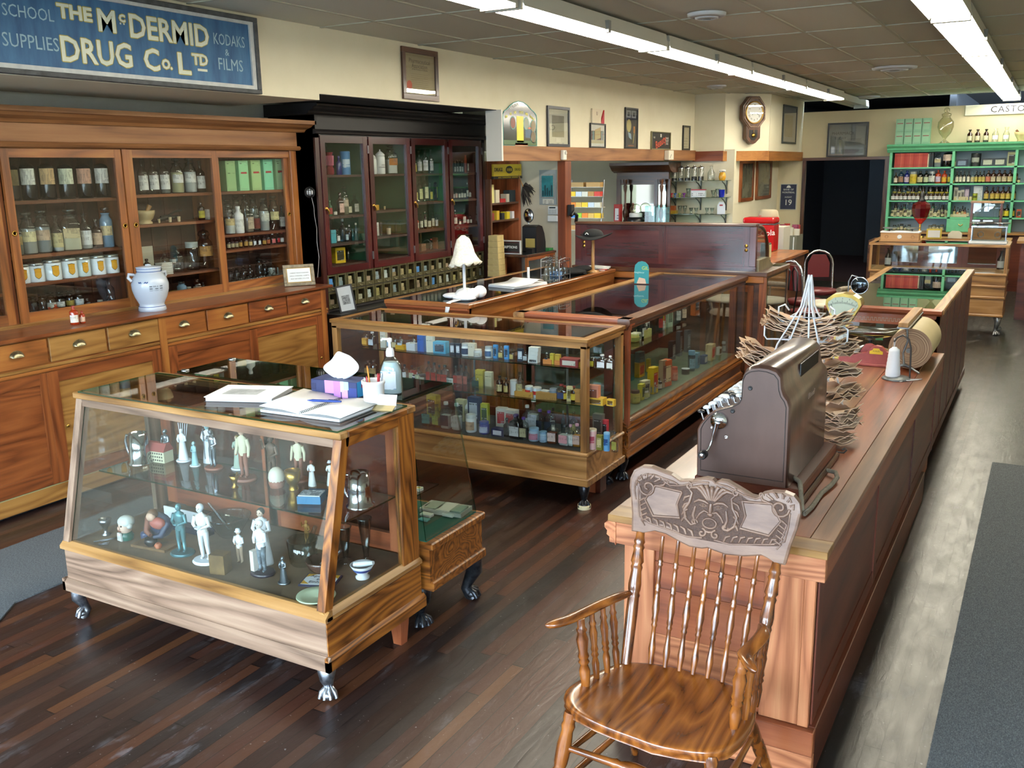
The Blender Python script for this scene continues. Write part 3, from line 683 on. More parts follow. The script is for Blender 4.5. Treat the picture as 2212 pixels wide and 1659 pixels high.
for k in range(9):
 y0 = 2.225+.4175*k+.008; y1 = y0+.4
 if y1 > 5.99: y1 = 5.985
 wd = ['pine','pinegold','pine','pinegold','pinegold','pine','pine','pinered','pinered'][k]
 b = MB(); b.box(-5.262,-5.247,y0,y1,.897,1.048,wd); d = b.obj('drawer_front',t,True,bev=.002)
 b = MB(); yc = (y0+y1)/2+.0
 n = 9
 for j in range(n):      # cup pull: quarter dome
  a = pi*j/(n-1)
 pr = [(max(.001,.035*sin(pi/2*q/6)),.035*(1-0)*cos(pi/2*q/6)) for q in range(7)]
 vs = [];
 for q in range(7):
  for j in range(13):
   ph = pi*j/12; th = pi/2*q/6
   vs.append((-5.246+.026*sin(th),yc+.042*cos(ph)*cos(th*.6),.972+.030*sin(ph)*cos(th)-.006*sin(th)))
 b.add(vs,[(q*13+j,q*13+j+1,(q+1)*13+j+1,(q+1)*13+j) for q in range(6) for j in range(12)],CUP,True)
 b.add([(-5.2455,yc+.046*cos(pi*j/12),.972+.034*sin(pi*j/12)) for j in range(13)],[tuple(range(13))],CUP)
 b.obj('cup_pull',d,True)
for y in (4.335,6.0):
 b = MB(); b.box(-5.262,-5.246,y-.03,y+.03,.13,1.053,'pine'); b.obj('stile',t,True)
for y0,y1,wd,x,kn in ((2.2,3.47,'pinered',-5.262,None),(3.44,4.3,'pinegold',-5.256,3.54),(4.37,5.22,'pinered',-5.262,None),(5.14,5.97,'pinegold',-5.256,5.93)):
 d = MB(); w_ = .075
 for q in ((y0,y0+w_,.135,.838),(y1-w_,y1,.135,.838),(y0+w_,y1-w_,.135,.22),(y0+w_,y1-w_,.77,.838)): d.box(x-.01,x+.012,q[0],q[1],q[2],q[3],'pinered')
 o = d.obj('cupboard_door',t,True)
 b = MB(); b.box(x-.008,x+.003,y0+w_,y1-w_,.22,.77,wood(wd,'y')); b.obj('door_panel',o,True)
 if kn: b = MB(); b.lathe([(.011,0),(.01,.004),(.001,.005)],(x+.012,kn,.48),BRASS,12,'x'); b.obj('knob',o,True)
# ---------------------------------------------------------------- dark mahogany cabinet
t = thing('display_cabinet','tall black mahogany cabinet with green lined glass doors and small drawers below','cabinet',(-5.65,7.6,0))
Y0,Y1,XF = 6.24,8.98,-5.44
GREEN = mottled('#17432b','#245a3a',2.5,.8,.05,0,'green_back_paint')
b = MB(); b.box(-5.93,-5.9,Y0,Y1,1.1,2.33,GREEN); b.obj('back_panel',t,True)
for y0,y1 in ((Y0,Y0+.05),(6.93,6.96),(7.59,7.62),(8.25,8.28),(Y1-.06,Y1)):
 b = MB(); b.box(-5.92,XF-.02,y0,y1,1.12,2.33,GREEN if Y0+.1 < y0 < Y1-.2 else 'mahog'); b.obj('upright',t,True)
b = MB(); b.box(-5.95,XF,Y0-.0,Y0+.05,.03,2.5,'mahog'); b.obj('side_panel',t,True)
b = MB(); b.box(-5.95,XF,Y1-.04,Y1,.03,2.5,'mahog'); b.obj('side_panel',t,True)
b = MB(); b.box(-5.93,XF,Y0,Y1,2.29,2.34,'black'); b.obj('top_rail',t,True)
b = MB(); b.box(-5.93,XF+.01,Y0,Y1,2.34,2.49,'black'); b.obj('frieze',t,True)
b = MB(); b.prism([(XF,2.32),(XF+.03,2.325),(XF+.035,2.34),(XF+.012,2.36),(XF,2.36)],'y',Y0-.02,Y1+.03,'black'); b.obj('bead_moulding',t,True)
P = [(-5.9,2.47),(XF+.01,2.475),(XF+.03,2.487),(XF+.035,2.5),(XF+.09,2.52),(XF+.1,2.535),(XF+.13,2.54),(XF+.135,2.555),(XF+.12,2.565),(-5.9,2.568)]
b = MB(); b.prism(P,'y',Y0-.1,Y1+.11,'black'); b.obj('cornice',t,True)
for k in range(4):
 y0 = 6.295+.658*k; y1 = y0+.635
 d = MB(); w_ = .06; x = XF
 for q in ((y0,y0+w_,1.13,2.31),(y1-w_,y1,1.13,2.31)): d.box(x-.02,x+.008,*q,'mahogred')
 for q in ((y0+w_,y1-w_,1.13,1.19),(y0+w_,y1-w_,2.25,2.31)): d.box(x-.02,x+.007,*q,'mahogred')
 o = d.obj('door',t,True)
 b = MB(); b.box(x-.012,x-.008,y0+w_,y1-w_,1.19,2.25,CLEARDOOR); b.obj('door_glass',o,True)
 b = MB(); b.lathe([(.017,0),(.017,.004),(.008,.006),(.001,.008)],(x+.008,y0+.03,1.70),BRASS,12,'x')
 b.tube([(x+.016,y0+.03,1.7),(x+.022,y0+.045,1.675),(x+.02,y0+.05,1.65)],[.008,.009,.006],BRASS,8); b.obj('catch',o,True)
 for z in (1.25,2.2):
  b = MB(); b.box(x+.004,x+.014,y1-.004,y1+.016,z-.035,z+.035,BRASS if z < 0 else plain('#6a6468',.4,.8)); b.obj('hinge',o,True)
def shelf(k,z):
 b = MB(); b.box(-5.9,XF-.03,6.29+.66*k+.02,6.29+.66*k+.64,z-.02,z,'cab_in'); b.obj('shelf',t,True)
for k,zz in enumerate(((1.98,1.625,1.385,1.2),(1.98,1.645,1.405,1.2),(1.975,1.695,1.42,1.2),(1.975,1.7,1.42,1.2))):
 for z in zz: shelf(k,z)
b = MB(); b.box(-5.95,XF-.02,Y0+.05,Y1-.04,.8,.82,'black'); b.obj('drawer_bay_floor',t,True)
b = MB(); b.box(-5.95,-5.27,Y0,Y1,.765,.795,'black'); b.obj('ledge',t,True)
b = MB(); b.box(-5.95,-5.3,Y0+.01,Y1,.03,.765,'black'); b.obj('lower_case',t,True)
b = MB(); b.box(-5.93,-5.92,Y0+.05,Y1-.04,.82,1.13,'black'); b.obj('bay_back',t,True)
TIN = mottled('#4f4a33','#6f6947',25,.45,.1,.6,'bronzed_tin')
packs = [('#5b9be0','#5b9be0'),('#8aa0a6','#9aa6a0'),('#b9a27a','#c9bb93'),('#b8b59b','#c5c2a8'),('#b39c82','#c1ab8f'),('#9db0b5','#8fa7b1'),('#cfd9d6','#c2d0ce'),('#a8946c','#9aa7b4'),('#bba97c','#c6b78e'),('#b8ad6c','#b2a767')]
def tin_drawer(y0,z0,w_,h,c,n):
 d = MB(); x = XF-.005; e = .017
 for q in ((y0,y0+e,z0,z0+h),(y0+w_-e,y0+w_,z0,z0+h),(y0+e,y0+w_-e,z0,z0+.034),(y0+e,y0+w_-e,z0+h-.016,z0+h)): d.box(x-.012,x,*q,TIN)
 d.box(x-.3,x-.012,y0,y0+.004,z0,z0+h-.02,TIN); d.box(x-.3,x-.012,y0+w_-.004,y0+w_,z0,z0+h-.02,TIN)
 o = d.obj('pigeonhole_drawer',t,True)
 b = MB(); b.box(x-.008,x-.005,y0+e,y0+w_-e,z0+.034,z0+h-.016,CLEARDOOR); b.obj('drawer_glass',o,True)
 b = MB(); b.tube([(x,y0+w_/2-.014,z0+.02),(x+.012,y0+w_/2-.01,z0+.012),(x+.012,y0+w_/2+.01,z0+.012),(x,y0+w_/2+.014,z0+.02)],.003,plain('#a09a7c',.3,.9),6); b.obj('pull',o,True)
 if n:
  b = MB(); hh = (h-.06)*(.42+.4*random.random() if n == 1 else .45)
  b.box(x-.1,x-.02,y0+.028,y0+w_-.03,z0+.035,z0+.035+hh,printed(c[0],'#4a4a44',.004,.5))
  if n == 2: b.box(x-.1,x-.022,y0+.03,y0+w_-.034,z0+.036+hh,z0+.034+hh*1.85,printed(c[1],'#4a4a44',.004,.4))
  b.obj('packet',o,True)
P0 = 6.295; PW = (Y1-.05-P0)/20
for r in range(2):
 for k in range(20):
  c = packs[k % 10] if r == 0 else packs[(k*3+4) % 10]
  tin_drawer(P0+PW*k+.004,(.982,.828)[r],PW-.008,.146,c,(2 if k in (0,1,2,5,6,7) else 1) if r == 0 else (0 if k in (9,17) else (2 if k % 3 else 1)))
b = MB(); b.box(-5.93,XF-.01,Y0+.05,Y1-.05,.974,.981,'black'); b.obj('drawer_divider',t,True)
# ---------------------------------------------------------------- long service counter (right)
t = thing('counter','long reddish fir service counter carrying the cash register, beside the right aisle','counter',(-.87,4.6,0))
X0,X1,Y0,Y1 = -1.25,-.505,2.84,6.4
def board(x0,x1,m,y0=Y0+.1): b = MB(); b.box(x0+.0008,x1-.0008,y0,Y1,.795,.82,wood(m,'y')); b.obj('top_board',t,True,bev=.0015)
board(X0+.0,-1.1,'ctop'); board(-1.1,-.93,'pinegold' if 0 else 'ctop'); board(-.93,-.76,'ctop'); board(-.76,-.58,'cherry'); board(-.58,X1,'ctop')
b = MB(); b.box(X0,X1,Y0,Y0+.1,.795,.82,wood('pinegold','x')); b.obj('breadboard_end',t,True,bev=.0015)
b = MB(); b.box(X0+.004,X1-.004,Y0+.004,Y0+.03,.715,.795,wood('fir','x')); b.obj('end_apron',t,True,bev=.002)
b = MB()
b.prism([(X0+.005,.795),(X0-.012,.785),(X0-.012,.77),(X0-.002,.76),(X0-.004,.745),(X0+.02,.73),(X0+.03,.71),(X0+.03,.795)],'y',Y0+.0,Y1,wood('fir','y')); b.obj('left_moulding',t,True)
b = MB(); b.box(X1-.03,X1-.004,Y0+.03,Y1,.715,.795,wood('cherry','y')); b.obj('side_apron',t,True)
b = MB(); b.box(X0+.06,X1-.045,Y0+.06,Y1-.02,.06,.8,'cherry'); b.obj('carcase',t,True)
# near end panel: stiles, cross boards
b = MB(); b.box(X0+.05,X0+.16,Y0+.035,Y0+.06,.18,.715,wood('fir','z')); b.obj('end_stile',t,True,bev=.0015)
b = MB(); b.box(X1-.20,X1-.072,Y0+.035,Y0+.06,.18,.715,wood('fir','z')); b.obj('end_stile',t,True,bev=.0015)
b = MB(); b.box(X1-.071,X1-.036,Y0+.033,Y0+.06,.18,.715,wood('fir','z')); b.obj('end_stile',t,True,bev=.0015)
for k,(z0,z1) in enumerate(((.18,.25),(.25,.385),(.385,.56),(.56,.66),(.66,.715))):
 b = MB(); b.box(X0+.16,X1-.20,Y0+.048,Y0+.06,z0+.001,z1-.001,wood('cherry' if k != 1 else 'fir','x')); b.obj('end_board',t,True)
for z0,z1,m in ((0.0,.09,'fir'),(.09,.18,'cherry')):
 b = MB(); b.box(X0+.03,X1-.012,Y0+.008,Y0+.045,z0,z1-.001,wood(m,'x')); b.obj('skirting',t,True,bev=.003)
b = MB(); b.box(X1-.045,X1-.012,Y0+.045,Y1-.5,0,.18,wood('cherrydk','y')); b.obj('skirting',t,True,bev=.003)
b = MB(); b.box(X1-.045,X1-.034,Y0+.06,Y1-.01,.18,.715,wood('cherrydk','y')); b.obj('side_panel',t,True)
for y in (Y0+.06,4.1,5.3,Y1-.05):
 b = MB(); b.box(X1-.04,X1-.028,y,y+.07,.18,.715,wood('cherrydk','z')); b.obj('side_stile',t,True)
for z0,z1 in ((.18,.25),(.65,.715)):
 b = MB(); b.box(X1-.04,X1-.03,Y0+.13,Y1,z0,z1,wood('cherrydk','y')); b.obj('side_rail',t,True)
# ---------------------------------------------------------------- case R2: mahogany case beyond the counter
t = thing('display_case','mahogany display case with Greek key trim and glass top, beyond the counter','display case',(-.9,8,0))
X0,X1,Y0,Y1 = -1.27,-.57,6.62,9.36
MH = 'cherrydk'
b = MB(); b.box(X0+.02,X1-.02,Y0+.02,Y1-.02,.1,.42,MH); b.obj('base',t,True)
b = MB(); b.box(X1-.02,X1,Y0,Y1,.1,1.03,wood('cherrydk','z')); b.obj('side_panel',t,True)
b = MB()
for k in range(1,5): b.box(X1-.002,X1+.004,Y0+.55*k,Y0+.55*k+.05,.12,1.0,wood('cherrydk','z'))
b.box(X1-.001,X1+.01,Y0,Y1,.1,.16,wood('cherrydk','y')); b.obj('side_stiles',t,True)
for x in (X0,X1-.05):
 b = MB(); b.box(x,x+.05,Y0,Y0+.04,.1,1.0,'cherry'); b.obj('corner_post',t,True,bev=.002)
b = MB(); b.box(X0,X1,Y0,Y0+.04,.95,1.02,'cherry'); b.obj('frieze',t,True)
b = MB(); M_ = plain('#a58d7d',.5); n = 24; dx = (X1-X0-.12)/n
for k in range(n):
 x = X0+.06+dx*k; z0,z1 = .968,.992
 b.box(x,x+dx*.5,Y0-.003,Y0,z1-.005,z1,M_); b.box(x+dx*.5-.004,x+dx*.5,Y0-.0032,Y0,z0,z1-.005,M_)
 b.box(x+dx*.5,x+dx,Y0-.003,Y0,z0,z0+.005,M_); b.box(x+dx-.004,x+dx,Y0-.0032,Y0,z0+.005,z1,M_)
b.obj('greek_key',t,True)
b = MB(); b.prism([(Y0+.02,1.015),(Y0-.01,1.02),(Y0-.028,1.035),(Y0-.03,1.055),(Y0+.05,1.06),(Y0+.05,1.03)],'x',X0-.028,X1+.012,'cherry'); b.obj('top_moulding',t,True)
for x0,x1,m in ((X0-.028,X0+.035,'oaklt'),(X1-.05,X1+.02,'oaklt')):
 b = MB(); b.box(x0,x1,Y0+.05,Y1,1.02,1.058,m); b.obj('top_moulding',t,True,bev=.006)
b = MB(); b.box(X0+.035,X1-.05,Y1-.05,Y1,1.02,1.057,'walnut'); b.obj('top_moulding',t,True)
pane(t,'top_glass',[(X0+.03,Y0+.04,1.048),(X1-.045,Y0+.04,1.048),(X1-.045,8.55,1.048),(X0+.03,8.55,1.048)],th=.006)
pane(t,'top_glass',[(X0+.03,8.56,1.048),(X1-.045,8.56,1.048),(X1-.045,Y1-.04,1.048),(X0+.03,Y1-.04,1.048)],th=.006)
pane(t,'front_glass',[(X0+.05,Y0+.02,.42),(X1-.05,Y0+.02,.42),(X1-.05,Y0+.02,.95),(X0+.05,Y0+.02,.95)],th=.004)
pane(t,'side_glass',[(X0+.01,Y0+.04,.42),(X0+.01,Y1,.42),(X0+.01,Y1,1.02),(X0+.01,Y0+.04,1.02)],th=.004)
b = MB(); b.box(X0+.03,X1-.03,Y0+.04,Y1-.04,.42,.43,plain('#2b3a35',.8)); b.obj('display_floor',t,True)
b = MB(); b.box(X0+.05,X1-.05,Y0+.06,Y1-.5,.68,.687,GREENGLASS2); b.obj('glass_shelf',t,True)
b = MB(); b.box(X0+.05,X1-.03,8.9,8.92,.43,1.0,'cherrydk'); b.obj('back_door',t,True)
for x,y in ((X0+.04,Y0+.05),(X1-.04,Y0+.05),(X1-.04,8.0),(X1-.04,Y1-.06)):
 b = MB(); b.lathe([(.016,0),(.022,.012),(.022,.03),(.012,.05),(.012,.1)],(x,y,0),plain('#15151a',.4),12); b.obj('caster',t,True)
b = MB(); b.lathe([(.02,.44),(.06,.455),(.1,.47),(.13,.475),(.13,.482),(.02,.47)],(-.95,6.95,0),glass('#8fd0d6','#3f8d96',.05,1.5,1,'aqua_glass'),24)
tag(b.obj('glass_dish',loc=(-.95,6.95,.43)),'pale aqua glass dish inside the Greek key display case','dish')
# ---------------------------------------------------------------- curved glass confectionery case
t = thing('display_case','curved glass case with two dark red sliding back doors on a panelled base','display case',(-3.0,8.45,0))
b = MB(); b.box(-3.93,-2.1,8.12,8.86,0,1.06,'walnut'); b.obj('base',t,True)
for x0,x1 in ((-3.85,-3.2),(-3.15,-2.62),(-2.54,-2.2)):
 b = MB();
 for q in ((x0,x0+.05,.1,.98),(x1-.05,x1,.1,.98),(x0+.05,x1-.05,.92,.98),(x0+.05,x1-.05,.1,.17)): b.box(q[0],q[1],8.105,8.12,q[2],q[3],'pinered')
 o = b.obj('base_panel',t,True)
for x in (-3.93,-2.15):
 b = MB(); b.box(x,x+.06,8.1,8.13,0,1.06,'pinered'); b.obj('base_post',t,True)
b = MB(); b.box(-3.95,-2.08,8.085,8.9,1.06,1.1,'walnut'); b.obj('base_top',t,True,bev=.004)
b = MB(); b.box(-3.93,-2.11,8.09,8.13,1.0,1.06,'pine'); b.obj('base_rail',t,True,bev=.004)
b = MB(); b.box(-2.19,-2.1,8.62,8.88,1.1,1.106,GREENGLASS2); b.obj('sill_glass',t,True)
pane(t,'side_glass',[(-2.095,8.16,.1),(-2.095,8.83,.1),(-2.095,8.83,1.04),(-2.095,8.16,1.04)],th=.004)
b = MB(); b.box(-2.12,-2.085,8.83,8.87,0,1.06,'walnut'); b.obj('base_post',t,True)
b = MB(); b.box(-3.92,-2.19,8.1,8.14,1.1,1.14,'mahogred'); b.obj('bottom_rail',t,True)
b = MB(); b.box(-3.92,-2.19,8.09,8.2,1.485,1.51,'walnut'); b.obj('top_rail',t,True,bev=.006)
for x in (-3.92,-2.25):
 b = MB(); b.box(x,x+.06,8.1,8.145,1.14,1.485,'mahogred'); b.obj('end_post',t,True,bev=.003)
for x0,x1,y,s_ in ((-3.86,-3.02,8.112,-1),(-3.06,-2.25,8.125,1)):
 d = MB()
 for q in ((x0,x0+.06,1.14,1.485),(x1-.06,x1,1.14,1.485),(x0+.06,x1-.06,1.14,1.19),(x0+.06,x1-.06,1.44,1.485)): d.box(q[0],q[1],y-.008,y+.006,q[2],q[3],'mahogred')
 o = d.obj('sliding_door',t,True)
 b = MB(); b.box(x0+.06,x1-.06,y-.002,y+.004,1.19,1.44,wood('mahogred','x')); b.obj('door_panel',o,True)
 for dz in (-.018,.018):
  b = MB(); b.lathe([(.016,0),(.014,-.004),(.001,-.005)],(x0+.03 if s_ < 0 else x1-.03,y-.008,1.3+dz),BRASS,14,'y'); b.obj('finger_pull',o,True)
C = [(8.14+.36*sin(a*pi/2/8)**.9,1.19+.3*cos(a*pi/2/8)) for a in range(9)]
b = MB(); vs = [(x,y,z) for x in (-3.9,-2.2) for y,z in C]
b.add(vs,[(i,i+1,10+i,9+i) for i in range(8)],GLASSPANE,True); b.obj('curved_glass',t,True,solid=.005)
b = MB(); b.prism([(8.14,1.19),*reversed(C)],'x',-2.2,-2.195,GLASSPANE); b.obj('end_glass',t,True)
b = MB(); b.tube([(-2.19,y+.004,z) for y,z in C],.012,'walnut',6); b.obj('curved_trim',t,True)
b = MB(); b.prism([(8.14,1.1),(8.62,1.1),(8.62,1.115),(8.57,1.14),(8.55,1.14),(8.53,1.165),(8.5,1.17),(8.49,1.195),(8.14,1.195)],'x',-3.9,-2.17,mottled('#6b604a','#857757',20,.4,.05,.3,'gilt_trim')); b.obj('sill_moulding',t,True)
# ---------------------------------------------------------------- small corner counter, shelves, post
t = thing('counter','small oak framed glass counter in the corner carrying the PRESCRIPTIONS sign','counter',(-5.08,9.3,0))
b = MB(); b.box(-5.27,-4.93,8.99,9.69,1.06,1.085,'walnut'); b.obj('top_frame',t,True,bev=.004)
b = MB(); b.box(-5.25,-4.95,9.01,9.68,1.085,1.09,plain('#20272a',.06,0,.8)); b.obj('top_glass',t,True)
for x,y in ((-5.25,9.01),(-4.97,9.01),(-4.97,9.65)):
 b = MB(); b.box(x,x+.03,y,y+.03,.1,1.06,'pine'); b.obj('post',t,True)
b = MB(); b.box(-4.965,-4.94,9.04,9.65,1.02,1.06,'pinered'); b.obj('side_rail',t,True)
b = MB(); b.box(-5.25,-4.95,9.01,9.68,.1,.78,'walnut'); b.obj('base',t,True)
b = MB(); b.box(-5.25,-4.94,9.0,9.68,.0,.1,'walnut'); b.obj('plinth',t,True)
pane(t,'side_glass',[(-4.95,9.04,.78),(-4.95,9.65,.78),(-4.95,9.65,1.02),(-4.95,9.04,1.02)],th=.003)
t = thing('shelf_unit','brown wooden shelves full of old tins and cartons in the corner past the black cabinet','shelf unit',(-5.55,9.33,0))
for z in (.82,1.1,1.45,1.64): b = MB(); b.box(-5.8,-5.38,9.02,9.62,z-.02,z,'walnut'); b.obj('shelf',t,True)
b = MB(); b.box(-5.8,-5.38,9.62,9.67,0,2.1,wood('cherry','z')); b.obj('side_panel',t,True)
b = MB(); b.box(-5.8,-5.38,8.99,9.02,0,1.9,'walnut'); b.obj('side_panel',t,True)
b = MB(); b.box(-5.82,-5.8,8.99,9.67,0,2.1,'walnut'); b.obj('back_panel',t,True)
b = MB(); b.box(-5.8,-5.4,9.02,9.62,0,.8,'walnut'); b.obj('base',t,True)
t = thing('shop_sign','yellow DRUGS sign over the corner shelves','sign',(-5.37,9.3,1.99))
b = MB(); b.box(-5.38,-5.36,9.03,9.66,1.93,2.06,plain('#c9b02a',.4)); b.obj('panel',t,True)
b = MB(); b.box(-5.38,-5.355,9.02,9.67,1.9,1.93,plain('#23221c',.5)); b.obj('lower_band',t,True)
b = MB(); b.text('DRUGS',FRONTX(-5.359,9.14,2.0),.055,plain('#1c1a14',.5),bold=.001)
b.add([(-5.359,9.38+.08*cos(k*pi/10),2.0+.042*sin(k*pi/10)) for k in range(20)],[tuple(range(20))],plain('#1c1a14',.5))
for k in range(6): b.box(-5.358,-5.3575,9.325+.02*k,9.336+.02*k,1.985,2.015,plain('#c9b02a',.4))
b.text('DRUGS',FRONTX(-5.359,9.57,2.0),.04,plain('#1c1a14',.5)); b.obj('lettering',t,True)
b = MB(); b.text('DRUGS · PHARMACEUTICALS · INSTRUMENTS',FRONTX(-5.353,9.345,1.915),.022,plain('#c9b02a',.4)); b.obj('lettering',t,True)
b = MB(); b.box(-4.9,-4.8,9.67,9.82,0,2.085,'headred'); struct(b,'trim_9',bev=.004)
# ---------------------------------------------------------------- back bar with mirror and soda shelves
t = thing('back_bar','carved brown back bar with mirror and turned columns behind the soda counter','back bar',(-5.5,13.85,0))
b = MB(); b.box(-5.95,-5.05,13.6,14.1,0,1.12,'walnut'); b.obj('base',t,True)
b = MB(); b.box(-5.97,-5.0,13.42,14.1,1.12,1.15,'walnut'); b.obj('ledge',t,True,bev=.005)
b = MB(); b.prism([(13.75,1.92),(13.66,1.95),(13.6,2.0),(13.56,2.03),(13.56,2.07),(14.1,2.07),(14.1,1.92)],'x',-5.98,-5.02,'walnut'); b.obj('cornice',t,True)
b = MB(); b.box(-5.93,-5.08,13.74,13.78,1.82,1.93,'walnut'); b.obj('frieze',t,True)
for x0,x1 in ((-5.95,-5.88),(-5.33,-5.27),(-5.12,-5.07)):
 b = MB(); b.box(x0,x1,13.78,13.82,1.15,1.83,'walnut'); b.obj('stile',t,True)
MIR = plain('#c9cfca',.03,1)
b = MB(); b.box(-5.88,-5.33,13.8,13.806,1.15,1.8,MIR); b.obj('mirror',t,True)
b = MB(); b.box(-5.27,-5.12,13.8,13.806,1.15,1.8,MIR); b.obj('mirror',t,True)
b = MB(); b.box(-5.88,-5.12,13.79,13.8,1.74,1.83,'walnut'); b.obj('arch',t,True)
for x in (-5.76,-5.17):
 b = MB(); b.lathe([(.03,1.15),(.03,1.2),(.018,1.22),(.035,1.26),(.04,1.33),(.02,1.4),(.026,1.42),(.016,1.46),(.014,1.62),(.024,1.66),(.03,1.72),(.016,1.75),(.032,1.78),(.032,1.82)],(x,13.68,0),'w:walnut',14); b.obj('column',t,True)
# glass wall shelves with brackets
for z,nm in ((1.79,'top'),(1.545,'middle'),(1.295,'lowest')):
 t = thing('bracket_shelf','%s glass wall shelf on scrolled brackets in the soda alcove' % nm,'shelf',(-4.71,14.0,z))
 b = MB(); b.box(-5.2,-4.23,13.86,14.12,z-.006,z,GREENGLASS2); b.obj('glass_shelf',t,True)
 for x in (-5.1,-4.7,-4.3):
  b = MB(); b.tube([(x,14.12,z-.16),(x,14.1,z-.1),(x,14.0,z-.05),(x,13.9,z-.02),(x,13.89,z-.008)],[.006,.011,.009,.007,.006],plain('#5f6160',.4,.6),6)
  b.tube([(x,14.125,z-.2),(x,14.125,z-.008)],.012,plain('#5f6160',.4,.6),6); b.obj('bracket',t,True)
# two tall framed glass pictures on the right side wall of the alcove
for y0,y1,lab in ((14.62,15.35,'nearer'),(15.55,16.45,'farther')):
 t = thing('framed_picture','%s of two tall brown framed glazed pictures on the soda alcove wall' % lab,'picture',(-4.25,y0,1.46))
 for q in ((y0,y0+.06,1.45,2.07),(y1-.06,y1,1.45,2.07),(y0+.06,y1-.06,1.45,1.5),(y0+.06,y1-.06,2.03,2.07)):
  b = MB(); b.box(-4.26,-4.225,*q,'pinered'); b.obj('frame',t,True)
 b = MB(); b.box(-4.255,-4.24,y0+.06,y1-.06,1.5,2.03,mottled('#4b4a3c','#6f6e5b',4,.15,0,0,'dim_print')); b.obj('print',t,True)
# ---------------------------------------------------------------- green shelves on the back wall
t = thing('shelf_unit','mint green shelves packed with medicine bottles on the back wall','shelf unit',(-.8,16.85,0))
MINT = mottled('#5fb487','#6cc394',12,.5,.05,0,'mint_paint')
b = MB(); b.box(-2.38,.8,16.97,17,.9,2.18,plain('#9fb4c6',.7)); b.obj('back_panel',t,True)
for x in (-2.39,-1.46,-.575,.3):
 b = MB(); b.box(x,x+.04,16.7,16.97,.9,2.18,MINT); b.obj('upright',t,True)
for z in (1.925,1.665,1.4,1.135): b = MB(); b.box(-2.35,.78,16.7,16.97,z-.022,z,MINT); b.obj('shelf',t,True)
b = MB(); b.prism([(16.97,2.16),(16.7,2.165),(16.68,2.19),(16.66,2.2),(16.65,2.23),(16.61,2.26),(16.6,2.29),(16.97,2.29)],'x',-2.43,.85,MINT); b.obj('cornice',t,True)
b = MB(); b.box(-2.4,.8,16.6,16.99,0,.88,'cherrydk'); b.obj('base',t,True)
b = MB(); b.box(-2.42,.82,16.5,16.99,.88,.905,'oaklt'); b.obj('counter_top',t,True)
b = MB(); b.box(-1.45,-1.05,16.66,16.7,.91,1.11,MINT); b.tube([(-1.28,16.655,1.03),(-1.25,16.64,1.0),(-1.22,16.655,1.03)],.006,BRASS,6); b.obj('cupboard_door',t,True)
# ---------------------------------------------------------------- far showcase holding apothecary scales
t = thing('display_case','far oak showcase with three bright back panes, carrying two balance scales','display case',(-1.15,12.5,0))
X0,X1,Y0,Y1 = -1.9,-.39,12.2,12.8
b = MB(); b.box(X0+.02,X1,Y0,Y1,.22,.72,'oaklt'); b.obj('base',t,True)
for z in (.22,.43,.56,.7): b = MB(); b.box(X0,X1+.01,Y0-.015,Y1,z,z+.03,'oaklt'); b.obj('moulding',t,True,bev=.006)
for x in (X0,X1-.03):
 for y in (Y0,Y1-.03): b = MB(); b.box(x,x+.03,y,y+.03,.73,1.03,'oaklt'); b.obj('post',t,True)
for q in ((X0-.01,X1+.01,Y0-.01,Y0+.035),(X0-.01,X1+.01,Y1-.03,Y1+.01),(X0-.01,X0+.035,Y0+.035,Y1-.03),(X1-.035,X1+.01,Y0+.035,Y1-.03)): b = MB(); b.box(*q,1.03,1.058,'oaklt'); b.obj('top_frame',t,True)
pane(t,'front_glass',[(X0+.03,Y0+.012,.73),(X1-.03,Y0+.012,.73),(X1-.03,Y0+.012,1.03),(X0+.03,Y0+.012,1.03)],th=.004)
pane(t,'top_glass',[(X0+.03,Y0+.03,1.05),(X1-.03,Y0+.03,1.05),(X1-.03,Y1-.03,1.05),(X0+.03,Y1-.03,1.05)],th=.005)
pane(t,'side_glass',[(X0+.01,Y0+.03,.73),(X0+.01,Y1-.03,.73),(X0+.01,Y1-.03,1.03),(X0+.01,Y0+.03,1.03)],th=.004)
for k,(x0,x1) in enumerate(((X0+.1,X0+.55),(X0+.55,X0+1.0),(X0+1.0,X1-.08))):
 d = MB()
 for q in ((x0,x0+.06,.74,1.02),(x1-.06,x1,.74,1.02),(x0+.06,x1-.06,.74,.78),(x0+.06,x1-.06,.985,1.02)): d.box(q[0],q[1],Y1-.06,Y1-.045,q[2],q[3],'cherrydk')
 o = d.obj('back_door',t,True); b = MB(); b.box(x0+.06,x1-.06,Y1-.055,Y1-.05,.78,.985,plain('#dfe6ea',.04,1)); b.obj('mirror_pane',o,True)
leg(t,X1-.06,Y0+.06,.22,SILVERLEG,(.6,-1),1.1); leg(t,X0+.06,Y0+.06,.22,SILVERLEG,(-.6,-1),1.1); leg(t,X1-.06,Y1-.08,.22,SILVERLEG,(.6,1),1.1)
leg(t,X0+.06,Y1-.08,.22,SILVERLEG,(-.6,1),1.1)
t = thing('counter','dark brown counter with light top behind the far showcase at the right edge','counter',(.6,14,0))
b = MB(); b.box(-.3,1.6,13.6,14.3,0,.98,'cherrydk'); b.obj('base',t,True)
b = MB(); b.box(-.35,1.6,13.55,14.35,.98,1.01,'oaklt'); b.obj('top',t,True)
b = MB(); b.box(-.2,.6,13.585,13.6,.15,.82,'cherrydk'); b.obj('panel',t,True,bev=.004)
t = thing('counter','low oak sales counter with sloping sides between the far showcase and mint shelves','counter',(-1.2,15,0))
b = MB(); b.box(-2.3,-.5,14.6,15.2,0,.9,'walnut'); b.obj('base',t,True)
